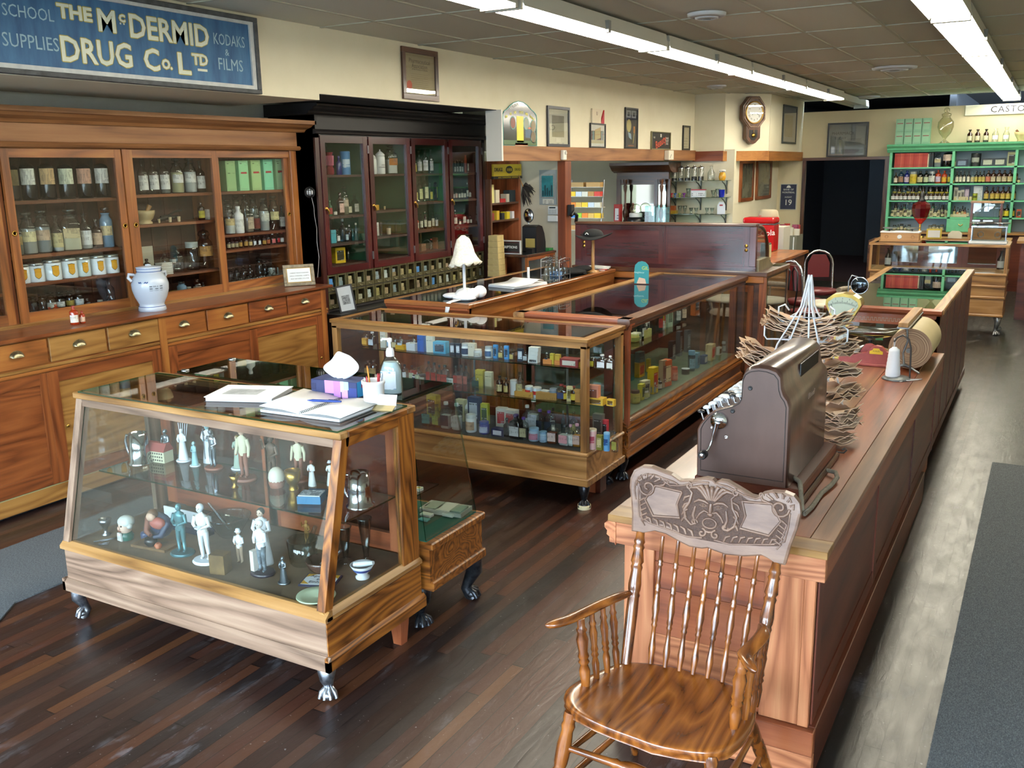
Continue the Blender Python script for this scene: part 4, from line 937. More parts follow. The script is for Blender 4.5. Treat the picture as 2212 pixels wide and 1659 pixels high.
b = MB(); b.prism([(-2.2,14.5),(-1.55,14.5),(-1.45,14.9),(-.9,14.9),(-.85,14.5),(-.45,14.5),(-.45,15.25),(-2.2,15.25)],'z',.9,.93,'oaklt'); b.obj('top',t,True)
# ---------------------------------------------------------------- carved press-back armchair
t = thing('armchair','turned oak armchair with a carved face on its crest rail, against the counter end','chair',(-.87,2.45,0))
CH = wood('chair','z'); CHX = wood('chair','x')
CR = mottled('#6a4e40','#8d6e5a',26,.34,.2,0,'carved_oak_glare',(.25,1,1))  # crest wood greyed and lightened: window glare put into its colour
CRD = mottled('#3a241a','#5a3d2c',220,.6,.8,0,'punched_ground')
YP = lambda z: 2.755+.16*(z-.9)            # the crest leans back a little
outline = [(-1.115,.821),(-1.118,.88),(-1.126,.932),(-1.133,.966),(-1.133,.995),(-1.122,1.023),(-1.095,1.04),(-1.063,1.042),(-1.025,1.033),(-.993,1.027),(-.975,1.018),(-.962,1.012),(-.92,1.018),(-.879,1.032),(-.856,1.031),(-.845,1.022),(-.832,1.031),(-.808,1.031),(-.766,1.014),(-.73,.998),(-.71,.996),(-.695,1.011),(-.667,1.021),(-.629,1.024),(-.601,1.017),(-.582,.998),(-.576,.968),(-.583,.918),(-.598,.86),(-.608,.803),(-.636,.803),(-.657,.813),(-.679,.82),(-.736,.806),(-.795,.801),(-.831,.807),(-.853,.812),(-.872,.806),(-.914,.805),(-.957,.818),(-.998,.832),(-1.036,.835),(-1.074,.822)]
b = MB(); n = len(outline)
f = [(x,YP(z)-.012,z) for x,z in outline]; k_ = [(x,YP(z)+.012,z) for x,z in outline]
cx_,cz_ = -.855,.915
inn = [(cx_+(x-cx_)*.975,YP(z)-.015,cz_+(z-cz_)*.955) for x,z in outline]
b.add(f+k_,[(i,(i+1) % n,n+(i+1) % n,n+i) for i in range(n)]+[tuple(range(n,2*n))],CR)
b.add(f+inn,[((i+1) % n,i,n+i,n+(i+1) % n) for i in range(n)]+[tuple(range(n,2*n))[::-1]],CR)
crest = b.obj('crest_rail',t,True); crest['label'] = 'carved crest rail with a scowling leafy face'
def rel(x,z,d=0): return (x,YP(z)-.015-d,z)
# punched ground behind the ornament
b = MB()
gr = [(-1.075,.86),(-1.09,.93),(-1.1,.99),(-1.06,1.015),(-1.0,1.0),(-.93,1.0),(-.88,1.012),(-.85,1.005),(-.82,1.012),(-.76,.995),(-.71,.972),(-.66,.998),(-.62,.99),(-.608,.95),(-.625,.86),(-.68,.85),(-.76,.84),(-.85,.832),(-.93,.84),(-1.0,.862)]
b.add([rel(x,z,.0006) for x,z in gr],[tuple(range(len(gr)))[::-1]],CRD); b.obj('carved_ground',crest,True)
b = MB(); R = .0035
def tub(pts,r=R,taper=True):
 m = len(pts); rs = [r*(1 if not taper else .45+.75*sin(pi*min(1,max(0,(i+.6)/m)))) for i in range(m)]
 b.tube([rel(x,z,.001) for x,z in pts],rs,CR,6,flat=.9)
def scroll(x,z,r0,a0,turns,s=1,rr=.004):
 m = 16; tub([(x+r0*(1-.85*i/m)*cos(a0+s*turns*2*pi*i/m),z+r0*(1-.85*i/m)*sin(a0+s*turns*2*pi*i/m)) for i in range(m+1)],rr,False)
tub([(x*.93-.0599,cz_+(z-cz_)*.82) for x,z in outline[2:11]],.003,False)
for s in (-1,1):
 mx = lambda x: -.853+s*x
 scroll(mx(.215),.975,.03,pi if s < 0 else 0,1.3,-s,.005)
 for k in range(6):          # acanthus fans above the corner scroll
  a = radians(20+28*k); tub([(mx(.215-.032*cos(a)*1),.975+.03*sin(a)),(mx(.208-.05*cos(a)),.975+.046*sin(a)),(mx(.2-.056*cos(a+.3)),.973+.046*sin(a+.3))],.0045)
 for k in range(5): tub([(mx(.222-.004*k),.94-.016*k),(mx(.24-.003*k),.928-.016*k),(mx(.236-.005*k),.912-.016*k)],.004)
 tub([(mx(.247),.965),(mx(.245),.92),(mx(.238),.875),(mx(.2),.862)],.003,False)
 # framed cartouche
 q = [(.098,.978),(.19,.985),(.222,.935),(.19,.885),(.098,.893),(.112,.935)]
 tub([(mx(x),z) for x,z in q+[q[0]]],.0045,False)
 # S-leaf beside the face
 scroll(mx(.078),1.0,.013,pi/2,1,s,.004)
 tub([(mx(.085),1.003),(mx(.064),.98),(mx(.07),.95),(mx(.086),.925),(mx(.08),.895),(mx(.06),.878),(mx(.042),.885)],.0055)
 for k in range(4): tub([(mx(.07+.002*k),.97-.022*k),(mx(.086),.963-.022*k),(mx(.092),.95-.022*k)],.0045)
 scroll(mx(.05),.888,.012,0,1,-s,.0035)
 scroll(mx(.022),.858,.015,pi/2,1.1,s,.0045)
 tub([(mx(.02),.842),(mx(.07),.838),(mx(.14),.85),(mx(.21),.862)],.0035,False)
 for k in range(7): tub([(mx(.05+.024*k),.842+.003*k),(mx(.056+.024*k),.858+.003*k),(mx(.07+.024*k),.864+.0025*k)],.0045)
 tub([(mx(.012),1.02),(mx(.05),1.016),(mx(.1),.998),(mx(.14),.992),(mx(.158),1.002)],.0035,False); scroll(mx(.155),1.005,.009,0,1,s,.003)
 # the face: brow, eye, cheek, moustache fold
 tub([(mx(.008),.953),(mx(.022),.96),(mx(.04),.962),(mx(.056),.952)],.005)
 tub([(mx(.012),.945),(mx(.024),.951),(mx(.038),.946),(mx(.024),.941),(mx(.012),.945)],.002,False)
 b.ball(rel(mx(.025),.946,.001),.0035,CR,8,6)
 tub([(mx(.006),.925),(mx(.02),.93),(mx(.034),.918),(mx(.044),.9)],.0048)
 tub([(mx(.05),.94),(mx(.056),.91),(mx(.046),.882)],.005)
for k in range(-3,4):          # plume of leaves over the brow
 a = k*.3; tub([(-.853+.01*k*.4,.965),(-.853+.036*sin(a)*1.2,.985+.01*cos(a)),(-.853+.062*sin(a),.985+.026*cos(a)),(-.853+.07*sin(a)+.004*k,.978+.03*cos(a))],.0068)
tub([(-.853,.955),(-.853,.935),(-.853,.922)],.007); b.ball(rel(-.853,.92,.002),.009,CR,10,6,(1.2,.7,.8))
tub([(-.853+.023*cos(a*pi/6),.892+.016*sin(a*pi/6)) for a in range(13)],.0038,False)
tub([(-.853+.016*cos(a*pi/6),.872+.008*sin(a*pi/6)) for a in range(6,13)],.004)
b.obj('carving',crest,True)
b = MB(); b.add([rel(-.853+.018*cos(a*pi/6),.892+.011*sin(a*pi/6),.0015) for a in range(12)],[tuple(range(12))[::-1]],CRD); b.obj('open_mouth',crest,True)
# smooth fields inside the cartouches
for s in (-1,1):
 b = MB(); q = [(.103,.973),(.187,.98),(.217,.935),(.187,.89),(.103,.898),(.116,.935)]
 b.add([rel(-.853+s*x,z,.0012) for x,z in q],[tuple(range(6))[::s]],CR); b.obj('cartouche_field',crest,True)
def turned(p0,p1,prof,m=CH,n=12):
 """turned member from p0 to p1; prof [(fraction, radius)...]"""
 p0,p1 = Vector(p0),Vector(p1); b = MB(); Lh = (p1-p0).length
 b.lathe([(r,f*Lh) for f,r in prof],(0,0,0),m,n)
 q = Vector((0,0,1)).rotation_difference((p1-p0).normalized()).to_matrix().to_4x4(); q.translation = p0
 return b.xf(q)
SP = [(0,.007),(.04,.008),(.12,.0115),(.2,.008),(.28,.0065),(.3,.01),(.32,.0075),(.34,.0105),(.37,.009),(.43,.0125),(.52,.009),(.56,.0075),(.575,.0105),(.59,.0075),(.605,.01),(.63,.0065),(.72,.0075),(.76,.0062),(.775,.0095),(.79,.0068),(.805,.0095),(.82,.0065),(1,.006)]
tops = [-1.009,-.955,-.899,-.849,-.801,-.749,-.696]
bots = [-.993,-.943,-.895,-.85,-.802,-.755,-.707]
for xt,xb in zip(tops,bots): turned((xb,2.605,.43),(xt,YP(.815),.818),SP).obj('back_spindle',t,True)
POST = [(0,.017),(.05,.0175),(.4,.0195),(.5,.0185),(.52,.021),(.54,.018),(.56,.0205),(.6,.0215),(.7,.017),(.73,.02),(.75,.016),(.77,.0215),(.86,.016),(.88,.0195),(.9,.015),(.92,.019),(.95,.015),(1,.0135)]
turned((-1.066,2.575,.42),(-1.087,YP(.815),.822),POST).obj('back_post',t,True)
turned((-.645,2.545,.42),(-.636,YP(.8),.806),POST).obj('back_post',t,True)
# saddle seat
seat = [(-1.165,2.305),(-1.172,2.36),(-1.145,2.44),(-1.103,2.54),(-1.07,2.59),(-.946,2.635),(-.812,2.63),(-.7,2.61),(-.63,2.55),(-.606,2.46),(-.612,2.36),(-.632,2.28),(-.68,2.232),(-.76,2.212),(-.83,2.2),(-.88,2.208),(-.94,2.213),(-1.02,2.225),(-1.11,2.25)]
cx_,cy_ = -.875,2.42; b = MB(); n = len(seat); rings = []
def sz(x,y):
 u = (x-cx_)/.26; v = (y-cy_)/.2
 return .437-.017*max(0,1-u*u)*(1-.4*v*v)+.006*math.exp(-(u*5)**2)*(1 if v < 0 else .3)
for s_,dz in ((.0,0),(.3,0),(.6,0),(.85,0),(.955,0)): rings.append([(cx_+(x-cx_)*s_,cy_+(y-cy_)*s_,sz(cx_+(x-cx_)*s_,cy_+(y-cy_)*s_)) for x,y in seat])
rings.append([(cx_+(x-cx_)*1.0,cy_+(y-cy_)*1.0,.428) for x,y in seat]); rings.append([(cx_+(x-cx_)*1.005,cy_+(y-cy_)*1.005,.412) for x,y in seat]); rings.append([(cx_+(x-cx_)*.975,cy_+(y-cy_)*.975,.392) for x,y in seat])
vs = [p for r_ in rings for p in r_]
b.add(vs,[(j*n+(i+1) % n,j*n+i,(j+1)*n+i,(j+1)*n+(i+1) % n) for j in range(7) for i in range(n)]+[tuple(7*n+i for i in range(n))],wood('chair','y'),True)
b.obj('seat',t,True,sub=1)
# arms
def arm(pts,nm='armrest'):
 b = MB(); vs = []; m = len(pts); K = 12
 for x,y,z,w_,h,a in pts:
  for k in range(K):
   th = 2*pi*k/K; u,v = w_*cos(th),h*sin(th); v = v if v < 0 else v*.7
   vs.append((x+u*cos(a),y+u*sin(a),z+v))
 b.add(vs,[(j*K+k,j*K+(k+1) % K,(j+1)*K+(k+1) % K,(j+1)*K+k) for j in range(m-1) for k in range(K)]+[tuple(range(K))[::-1],tuple((m-1)*K+k for k in range(K))],wood('chair','y'),True)
 return b.obj(nm,t,True,sub=1)
arm([(-1.062,2.6,.668,.014,.014,0),(-1.075,2.56,.672,.02,.015,.2),(-1.09,2.52,.674,.024,.015,.3),(-1.125,2.45,.665,.026,.014,.35),(-1.155,2.39,.655,.03,.014,.35),(-1.178,2.345,.655,.034,.015,.35),(-1.195,2.315,.653,.03,.014,.35),(-1.203,2.3,.65,.014,.008,.35)])
arm([(-.635,2.585,.664,.014,.014,0),(-.622,2.55,.67,.02,.015,-.2),(-.608,2.51,.674,.025,.016,-.3),(-.622,2.45,.662,.024,.014,-.2),(-.64,2.41,.652,.025,.014,0),(-.622,2.375,.655,.033,.016,-.4),(-.605,2.35,.652,.032,.015,-.4),(-.598,2.335,.648,.015,.008,-.4)])
AS = [(0,.011),(.06,.013),(.25,.0165),(.34,.011),(.38,.0165),(.42,.012),(.46,.0165),(.52,.013),(.7,.018),(.8,.012),(.84,.016),(.88,.011),(1,.012)]
for x,y,s_ in ((-1.12,2.385,1.1),(-1.108,2.44,.75),(-1.093,2.49,.75),(-1.08,2.535,.75),(-.652,2.38,1.15),(-.636,2.435,.75),(-.628,2.485,.75),(-.628,2.53,.75)):
 sg = -1 if x < -.9 else 1
 turned((x,y,.425),(x+sg*.018,y+.0,.655),[(f,r*s_) for f,r in AS]).obj('arm_spindle',t,True)
LEG = [(0,.012),(.1,.014),(.42,.021),(.5,.022),(.53,.017),(.56,.022),(.58,.017),(.62,.021),(.75,.023),(.86,.018),(.9,.022),(.93,.018),(.96,.0215),(1,.02)]
FT = [(-1.16,2.17),(-.62,2.15),(-1.088,2.72),(-.62,2.78)]; TP = [(-1.115,2.27),(-.68,2.26),(-1.05,2.55),(-.67,2.54)]
for (x,y),(u,v) in zip(FT,TP): turned((x,y,0),(u,v,.405),LEG).obj('leg',t,True)
def at(i,z): f = z/.405; return tuple(FT[i][k]+(TP[i][k]-FT[i][k])*f for k in (0,1))+(z,)
ST = [(0,.009),(.1,.01),(.34,.0125),(.37,.016),(.4,.012),(.43,.0175),(.5,.021),(.57,.0175),(.6,.012),(.63,.016),(.66,.0125),(.9,.01),(1,.009)]
for z in (.3,.2): turned(at(0,z),at(1,z),ST,CHX).obj('front_stretcher',t,True)
for i,j in ((0,2),(1,3)):
 for z in (.27,.17): turned(at(i,z),at(j,z),[(0,.008),(.5,.012),(1,.008)],wood('chair','y')).obj('side_stretcher',t,True)
turned(at(2,.24),at(3,.24),[(0,.008),(.5,.012),(1,.008)],CHX).obj('back_stretcher',t,True)
# ---------------------------------------------------------------- cash register
t = thing('cash_register','old brown metal cash register with a silver crank, on the near end of the counter','cash register',(-.86,3.5,.82))
REG = mottled('#4b3831','#6b534a',3,.33,.06,.15,'brown_enamel',(1,1,.35))
REGS = wood('register','z')
prof = [(-1.055,.885),(-1.058,1.06),(-1.047,1.083),(-1.026,1.112),(-.988,1.143),(-.928,1.167),(-.905,1.182),(-.896,1.201),(-.894,1.277),(-.885,1.3),(-.867,1.314),(-.834,1.321),(-.801,1.319),(-.773,1.31),(-.758,1.292),(-.753,1.25),(-.744,1.225),(-.730,1.208),(-.722,1.185),(-.72,.885)]
b = MB(); n = len(prof); Y0,Y1 = 3.2,3.83
cxx,czz = -.88,1.06
rings = [[(cxx+(x-cxx)*s_,y,czz+(z-czz)*s_ if z > .9 else z) for x,z in prof] for s_,y in ((.955,Y0),(.985,Y0+.006),(1,Y0+.02),(1,Y1-.02),(.985,Y1-.006),(.955,Y1))]
b.add([p for r_ in rings for p in r_],[(j*n+i,j*n+(i+1) % n,(j+1)*n+(i+1) % n,(j+1)*n+i) for j in range(5) for i in range(n)],REGS,True)
b.add(rings[0],[tuple(range(n))],REG); b.add(rings[-1],[tuple(range(n))[::-1]],REG); body = b.obj('body',t,True)
b = MB(); L2 = [(cxx+(x-cxx)*.9,Y0-.0005,czz+.005+(z-czz)*.9) for x,z in prof]
b.tube(L2,.0016,plain('#1e1512',.4),5,closed=True); b.obj('panel_groove',t,True)
b = MB(); b.box(-1.07,-.665,3.19,3.86,.82,.845,'walnut'); b.box(-1.06,-.675,3.2,3.85,.845,.885,wood('cherrydk','y')); b.obj('cash_drawer_base',t,True,bev=.006)
CHR = plain('#d7d9dd',.12,1)
b = MB(); b.lathe([(.001,0),(.03,.002),(.031,.01),(.001,.012)],(-.972,Y0-.014,1.105),CHR,20,'y')
b.tube([(-.975,Y0-.012,1.1),(-.985,Y0-.014,1.06),(-.99,Y0-.02,1.03),(-1.0,Y0-.03,1.0),(-1.01,Y0-.045,.985)],[.022,.014,.009,.008,.009],CHR,10,flat=.5)
for a in (.5,2.6,4.4): b.lathe([(.004,-.004),(.001,-.005)],(-.972+.018*cos(a),Y0-.014,1.105+.018*sin(a)),CHR,8,'y')
cr = b.obj('crank',t,True); cr['label'] = 'polished silver crank arm'
b = MB(); b.lathe([(.013,0),(.016,-.008),(.016,-.03),(.013,-.036)],(-1.012,Y0-.035,.985),plain('#191919',.3),16,'y'); b.lathe([(.008,0),(.001,-.002)],(-1.012,Y0-.072,.985),CHR,12,'y'); b.obj('crank_knob',cr,True)
for x,z,r_ in ((-.865,1.235,.008),(-.925,1.145,.008),(-.945,1.045,.007),(-1.0,1.075,.004)):
 b = MB(); b.lathe([(r_,0),(r_,-.002),(r_*.7,-.002),(.001,-.001)],(x,Y0-.001,z),CHR if r_ != .008 else plain('#0d0b0a',.4),14,'y'); b.obj('lock',t,True)
b = MB(); b.box(-.752,-.748,3.45,3.75,1.222,1.285,plain('#101214',.05,0,.8)); b.xf(Matrix.Translation((-.0,0,0))); b.obj('display_window',t,True)
b = MB(); b.text('National',basis(-.7195,3.52,1.16,(0,1,0),(0,0,1)),.03,plain('#a58f7e',.35,.6),sx=1); b.obj('lettering',t,True)
kc = [plain('#dfe0de',.3),plain('#2a2a2c',.3)]
for r_ in range(7):
 f = r_/6; x = -1.045+.14*f; z = 1.102+.075*sin(f*pi/2)
 for c_ in range(9):
  y = 3.25+.062*c_; b = MB(); b.tube([(x,y,z-.02),(x-.012,y,z+.012)],.004,CHR,5)
  b.lathe([(.013,0),(.014,.004),(.011,.008),(.001,.009)],(x-.012,y,z+.012),kc[(r_+c_) % 5 == 0],12); b.obj('key',t,True)
b = MB(); b.tube([(-.72,3.3,.895),(-.69,3.26,.895),(-.672,3.2,.88),(-.655,3.15,.84),(-.64,3.12,.831),(-.632,3.2,.831),(-.632,3.36,.832),(-.618,3.46,.834),(-.612,3.54,.84),(-.63,3.6,.84),(-.665,3.62,.838)],.0085,mottled('#6d6353','#8d8371',60,.8,.2,0,'cloth_cord'),8); b.obj('power_cord',t,True)
# ---------------------------------------------------------------- wire rack of brown paper bags
WW = plain('#e6e9ef',.35)
t = thing('bag_rack','white wire pyramid rack holding bundles of brown paper bags on the counter','bag rack',(-.93,4.28,.82))
apex = Vector((-.91,4.28,1.52))
foot = [(-1.08,4.0),(-.78,4.0),(-1.08,4.5),(-.78,4.5)]
for k,(x,y) in enumerate(foot):
 for d in (-.02,.02):
  b = MB(); top = apex+Vector((d*.3,0,0)); b.tube([(x+d,y,.822),(x*.45+top.x*.55+d,y*.45+top.y*.55,1.22),(top.x+(x-top.x)*.12,top.y+(y-top.y)*.12,1.38),top],.0042,WW,6); b.obj('upright',t,True)
for z,w_ in ((1.34,.075),(1.24,.11),(1.08,.155),(.93,.19)):
 b = MB(); b.tube([(apex.x-w_*.8,4.28-w_,z),(apex.x+w_*.8,4.28-w_,z),(apex.x+w_*.8,4.28+w_,z),(apex.x-w_*.8,4.28+w_,z)],.0038,WW,6,closed=True); b.obj('shelf_ring',t,True)
for s in (-1,1):
 for z,q in ((1.345,.11),(1.26,.17)):
  b = MB(); b.tube([(apex.x+s*.05,4.25,z-.03),(apex.x+s*q,4.24,z-.035),(apex.x+s*(q+.012),4.24,z-.02),(apex.x+s*(q+.012),4.24,z+.03),(apex.x+s*(q-.01),4.26,z+.04),(apex.x+s*(q-.02),4.3,z+.01)],.004,WW,6); b.obj('bag_holder',t,True)
b = MB(); b.tube([(-.8,4.0,.835),(-.74,3.95,.832),(-.68,3.915,.828),(-.655,3.9,.832),(-.645,3.905,.843),(-.655,3.918,.848),(-.664,3.912,.84)],.0035,plain('#1c1c1e',.4),6); b.obj('hooked_foot',t,True)
BAG = [mottled(c,d,18,.85,.25,0,'kraft_paper') for c,d in (('#cfa888','#e2c4a8'),('#d8b698','#ecd2b8'),('#c09a78','#d8b492'),('#caa684','#e4c5a8'))]
def bundle(x,y,z,w_,d,h,ang,tilt,label,nl=13,ruff=.012):
 """a fanned stack of flat paper bags"""
 b = MB(); rnd = random.Random(int((x*7+y*13+z*29)*1000))
 for k in range(nl):
  f = k/(nl-1); zz = f*h; ww = w_*(.9+.1*rnd.random()); dd = d*(.9+.1*rnd.random()); ox = rnd.uniform(-ruff,ruff); oy = rnd.uniform(-ruff,ruff)
  m = 5; vs = []
  for i in range(m):
   for j in range(m):
    u,v = i/(m-1)-.5,j/(m-1)-.5
    e = (abs(u)*2)**3*ruff*rnd.uniform(-.7,1.1)+(abs(v)*2)**3*ruff*rnd.uniform(-.6,1)
    vs.append((ox+u*ww+rnd.uniform(-1,1)*ruff*.25,oy+v*dd+rnd.uniform(-1,1)*ruff*.25,zz+e+.02*f*(u*u)*4*.3))
  b.add(vs,[(i*m+j,(i+1)*m+j,(i+1)*m+j+1,i*m+j+1) for i in range(m-1) for j in range(m-1)],BAG[rnd.randrange(4)],True)
  th = h/nl*.55; vs2 = [(a,c,e-th) for a,c,e in vs]
  edge = [i for i in range(m)]+[i*m+m-1 for i in range(1,m)]+[(m-1)*m+j for j in range(m-2,-1,-1)]+[i*m for i in range(m-2,0,-1)]
  b.add([vs[i] for i in edge]+[vs2[i] for i in edge],[(i,(i+1) % len(edge),len(edge)+(i+1) % len(edge),len(edge)+i) for i in range(len(edge))],BAG[rnd.randrange(4)],False)
 b.xf(Matrix.Rotation(ang,4,'Z') @ Matrix.Rotation(tilt,4,'Y'))
 o = b.obj('paper_bag_bundle'); o.location = (x,y,z); tag(o,label,'paper bags','bundles of paper bags on the wire rack')
bundle(-1.03,4.28,1.262,.17,.17,.07,.35,.3,'bundle of brown paper bags high on the left of the wire rack',12)
bundle(-.81,4.28,1.255,.18,.17,.075,-.3,-.3,'bundle of brown paper bags high on the right of the wire rack',12)
bundle(-1.1,4.2,1.1,.2,.2,.09,.5,.4,'fanned bundle of paper bags low on the left of the rack, above the register',14,.014)
bundle(-.79,4.28,1.16,.18,.17,.06,-.5,-.25,'ragged bundle of paper bags on the right of the rack below the top one',9,.016)
bundle(-.76,4.26,1.08,.15,.16,.045,-.7,-.15,'small crumpled bag bundle on the right side of the rack, third from its top',7,.018)
bundle(-.74,4.2,.99,.13,.16,.05,-.5,-.2,'crinkled bag bundle halfway down the right of the rack',8,.018)
bundle(-.73,4.1,.885,.15,.16,.075,-.4,-.05,'thick crumpled bundle of paper bags near the rack foot',11,.018)
bundle(-.73,4.05,.845,.16,.14,.02,-.6,0,'lowest flat bundle of paper bags resting near the counter top',5,.01)
# ---------------------------------------------------------------- gilt fan scale with scoop pan
GILT = mottled('#8b7436','#b59a50',14,.3,.08,.75,'gilt_metal')
t = thing('counter_scale','gold painted fan scale with a steel scoop pan on the counter','scale',(-1.0,6.02,.82))
b = MB(); b.prism([(-1.12,5.92),(-.86,5.9),(-.74,5.98),(-.74,6.1),(-.86,6.18),(-1.12,6.14),(-1.17,6.03)],'z',.826,.87,GILT); b.obj('base',t,True,bev=.015,seg=2)
b = MB(); b.lathe([(.1,.87),(.08,.885),(.05,.9),(.04,.905)],(-.9,6.03,0),plain('#8c9090',.25,1),24); b.obj('pan_support',t,True)
b = MB(); b.lathe([(.014,.9),(.014,.935),(.03,.94),(.03,.95)],(-.9,6.03,0),STEEL,14); b.obj('spider',t,True)
b = MB(); vs = []; m,n = 9,12
for i in range(m):
 f = i/(m-1); x = -.17+.34*f; ww = .105*sqrt(max(.05,1-(max(0,(f-.35)/.7))**2)); dp = .055*(1-abs(f-.55)*.9)
 for j in range(n):
  a = pi*j/(n-1); vs.append((-.905+x,6.03-ww*cos(a),1.005+.03*(1-f)*0-dp*sin(a)**.8+.02*(f > .9)))
b.add(vs,[(i*n+j,i*n+j+1,(i+1)*n+j+1,(i+1)*n+j) for i in range(m-1) for j in range(n-1)],plain('#8f9292',.22,1),True); b.obj('scoop_pan',t,True,solid=.003,sub=1)
cxf,czf = -1.075,.99
F = [(cxf+.018,czf),(cxf+.1+.012,czf+.17),(cxf+.105,czf+.2),(cxf+.06,czf+.228),(cxf,czf+.236),(cxf-.06,czf+.226),(cxf-.098,czf+.195),(cxf-.1,czf+.165),(cxf-.02,czf)]
F = [(x+.01,z) for x,z in F]
b = MB(); b.prism(F,'y',5.955,6.06,GILT); b.obj('fan_head',t,True,bev=.012,seg=2)
Fi = [(cxf+.01+(x-cxf-.01)*.84,czf+.016+(z-czf)*.85) for x,z in F]
b = MB(); b.prism(Fi,'y',5.951,5.956,mottled('#a9b8a6','#b9c6b2',5,.3,0,0,'dial_face')); b.obj('dial',t,True)
b = MB(); DK = plain('#39424a',.5)
for k in range(25):
 a = radians(62+56*k/24); r0,r1 = .165,(.185 if k % 4 == 0 else .175); c_,s_ = cos(a),sin(a)
 b.tube([(cxf+.01+r0*c_,5.9495,czf+.01+r0*s_),(cxf+.01+r1*c_,5.9495,czf+.01+r1*s_)],.0009,DK,4)
for k in range(5): a = radians(66+12*k); b.text('%d' % (5-k),FRONTY(cxf+.01+.197*cos(a),5.9495,czf+.008+.197*sin(a)),.014,DK,.0003)
b.tube([(cxf+.005,5.948,czf+.03),(cxf-.055,5.948,czf+.17)],.0012,DK,4); b.obj('dial_marks',t,True)
b = MB(); b.prism([(cxf-.03,.87),(cxf+.05,.87),(cxf+.035,.96),(cxf+.03,1.0),(cxf-.01,1.0),(cxf-.03,.95)],'y',5.965,6.06,GILT); b.obj('neck',t,True,bev=.01,seg=2)
b = MB(); b.box(cxf-.015,cxf+.06,5.945,5.951,.93,.985,printed('#cfd4cc','#555566',.004)); b.obj('plate',t,True)
b = MB(); b.lathe([(.03,0),(.028,-.008),(.001,-.01)],(cxf+.0,5.96,.895),WHITEP,16,'y'); b.obj('adjusting_disc',t,True)
# red even-arm computing scale in front
RED = mottled('#8f3a35','#a34a43',20,.4,.05,0,'red_enamel')
t = thing('counter_scale','low red cast scale with a yellow label in front of the gold scale','scale',(-.9,5.83,.82))
b = MB(); b.prism([(-1.04,.832),(-.745,.832),(-.745,.905),(-.77,.912),(-.8,.94),(-.83,.945),(-.86,.93),(-.885,.9),(-.93,.89),(-1.0,.872),(-1.04,.862)],'y',5.8,5.84,RED); b.obj('body',t,True,bev=.004)
b = MB(); b.prism([(-.84,.9),(-.84,.93),(-.87,.945),(-.9,.94),(-.92,.91),(-.93,.885)],'y',5.86,5.88,RED); b.obj('back_cheek',t,True)
b = MB(); b.box(-1.055,-.73,5.79,5.89,.82,.836,RED); b.obj('base',t,True,bev=.004)
b = MB(); b.box(-1.04,-.93,5.80,5.9,.895,.9,plain('#a5a39a',.3,.8)); b.tube([(-1.04,5.795,.9),(-.93,5.795,.9)],.003,STEEL,5); b.obj('platform',t,True)
b = MB(); b.add([(-.865,5.7985,.895),(-.79,5.7985,.895),(-.79,5.7985,.912),(-.805,5.7985,.918),(-.812,5.7985,.93),(-.843,5.7985,.93),(-.85,5.7985,.918),(-.865,5.7985,.912)],[tuple(range(8))],plain('#d8b318',.4)); b.text('SCALES',FRONTY(-.8275,5.798,.913),.012,plain('#4a3a10',.5),.0003); b.obj('label_plate',t,True)
# wrapping paper roll on its cutter stand
t = thing('paper_roll_cutter','roll of brown wrapping paper on an iron stand with wooden cutter bar','paper roll',(-.64,6.0,.82))
def roll_mat():
 m,nt,out = _new('roll_end'); tc = N(nt,'TexCoord'); sp = N(nt,'SeparateXYZ'); L(nt,tc.outputs['Object'],sp.inputs[0])
 dx = mth(nt,'SUBTRACT',sp.outputs[0],0.0); dz = mth(nt,'SUBTRACT',sp.outputs[2],.128)
 r = mth(nt,'SQRT',mth(nt,'ADD',mth(nt,'MULTIPLY',dx,dx),mth(nt,'MULTIPLY',dz,dz)))
 n = N(nt,'TexNoise',noise_dimensions='1D',Scale=160); L(nt,r,n.inputs['W'])
 bsdf(nt,out,ramp(nt,n.outputs[0],[(.35,'#7c5f4a'),(.6,'#a5876b'),(.7,'#b89a7b')]),.8); return m
b = MB(); b.lathe([(.118,5.77),(.118,6.27)],(-.64,0,.948),mottled('#b7a77c','#c4b48a',3,.6,.02,0,'wrapping_paper'),36,'y',cap=False)
n = 36; b.add([(-.64+.118*cos(2*pi*k/n),5.77,.948+.118*sin(2*pi*k/n)) for k in range(n)],[tuple(range(n))],roll_mat())
b.add([(-.64+.118*cos(2*pi*k/n),6.27,.948+.118*sin(2*pi*k/n)) for k in range(n)],[tuple(range(n))[::-1]],roll_mat()); b.obj('paper_roll',t,True)
GI = mottled('#55585a','#888b8b',30,.45,.3,.7,'grey_iron')
for y in (5.72,6.3):
 b = MB(); b.tube([(-.66,y,1.09),(-.65,y,1.0),(-.67,y,.93),(-.66,y,.86)],[.014,.011,.011,.014],GI,8,flat=.5)
 b.tube([(-.74,y-.06,.825),(-.69,y,.85),(-.66,y,.86),(-.63,y,.85),(-.57,y-.04,.825)],[.006,.008,.012,.008,.006],GI,6)
 b.lathe([(.014,y-.02),(.014,y+.01)],(-.64,0,.948),GI,12,'y'); b.obj('stand_upright',t,True)
b = MB(); b.box(-.7,-.645,5.66,6.32,1.085,1.115,wood('oaklt','y')); b.obj('cutter_bar',t,True,bev=.003)
b = MB(); b.box(-.705,-.64,5.655,6.325,1.08,1.087,STEEL); b.obj('blade',t,True)
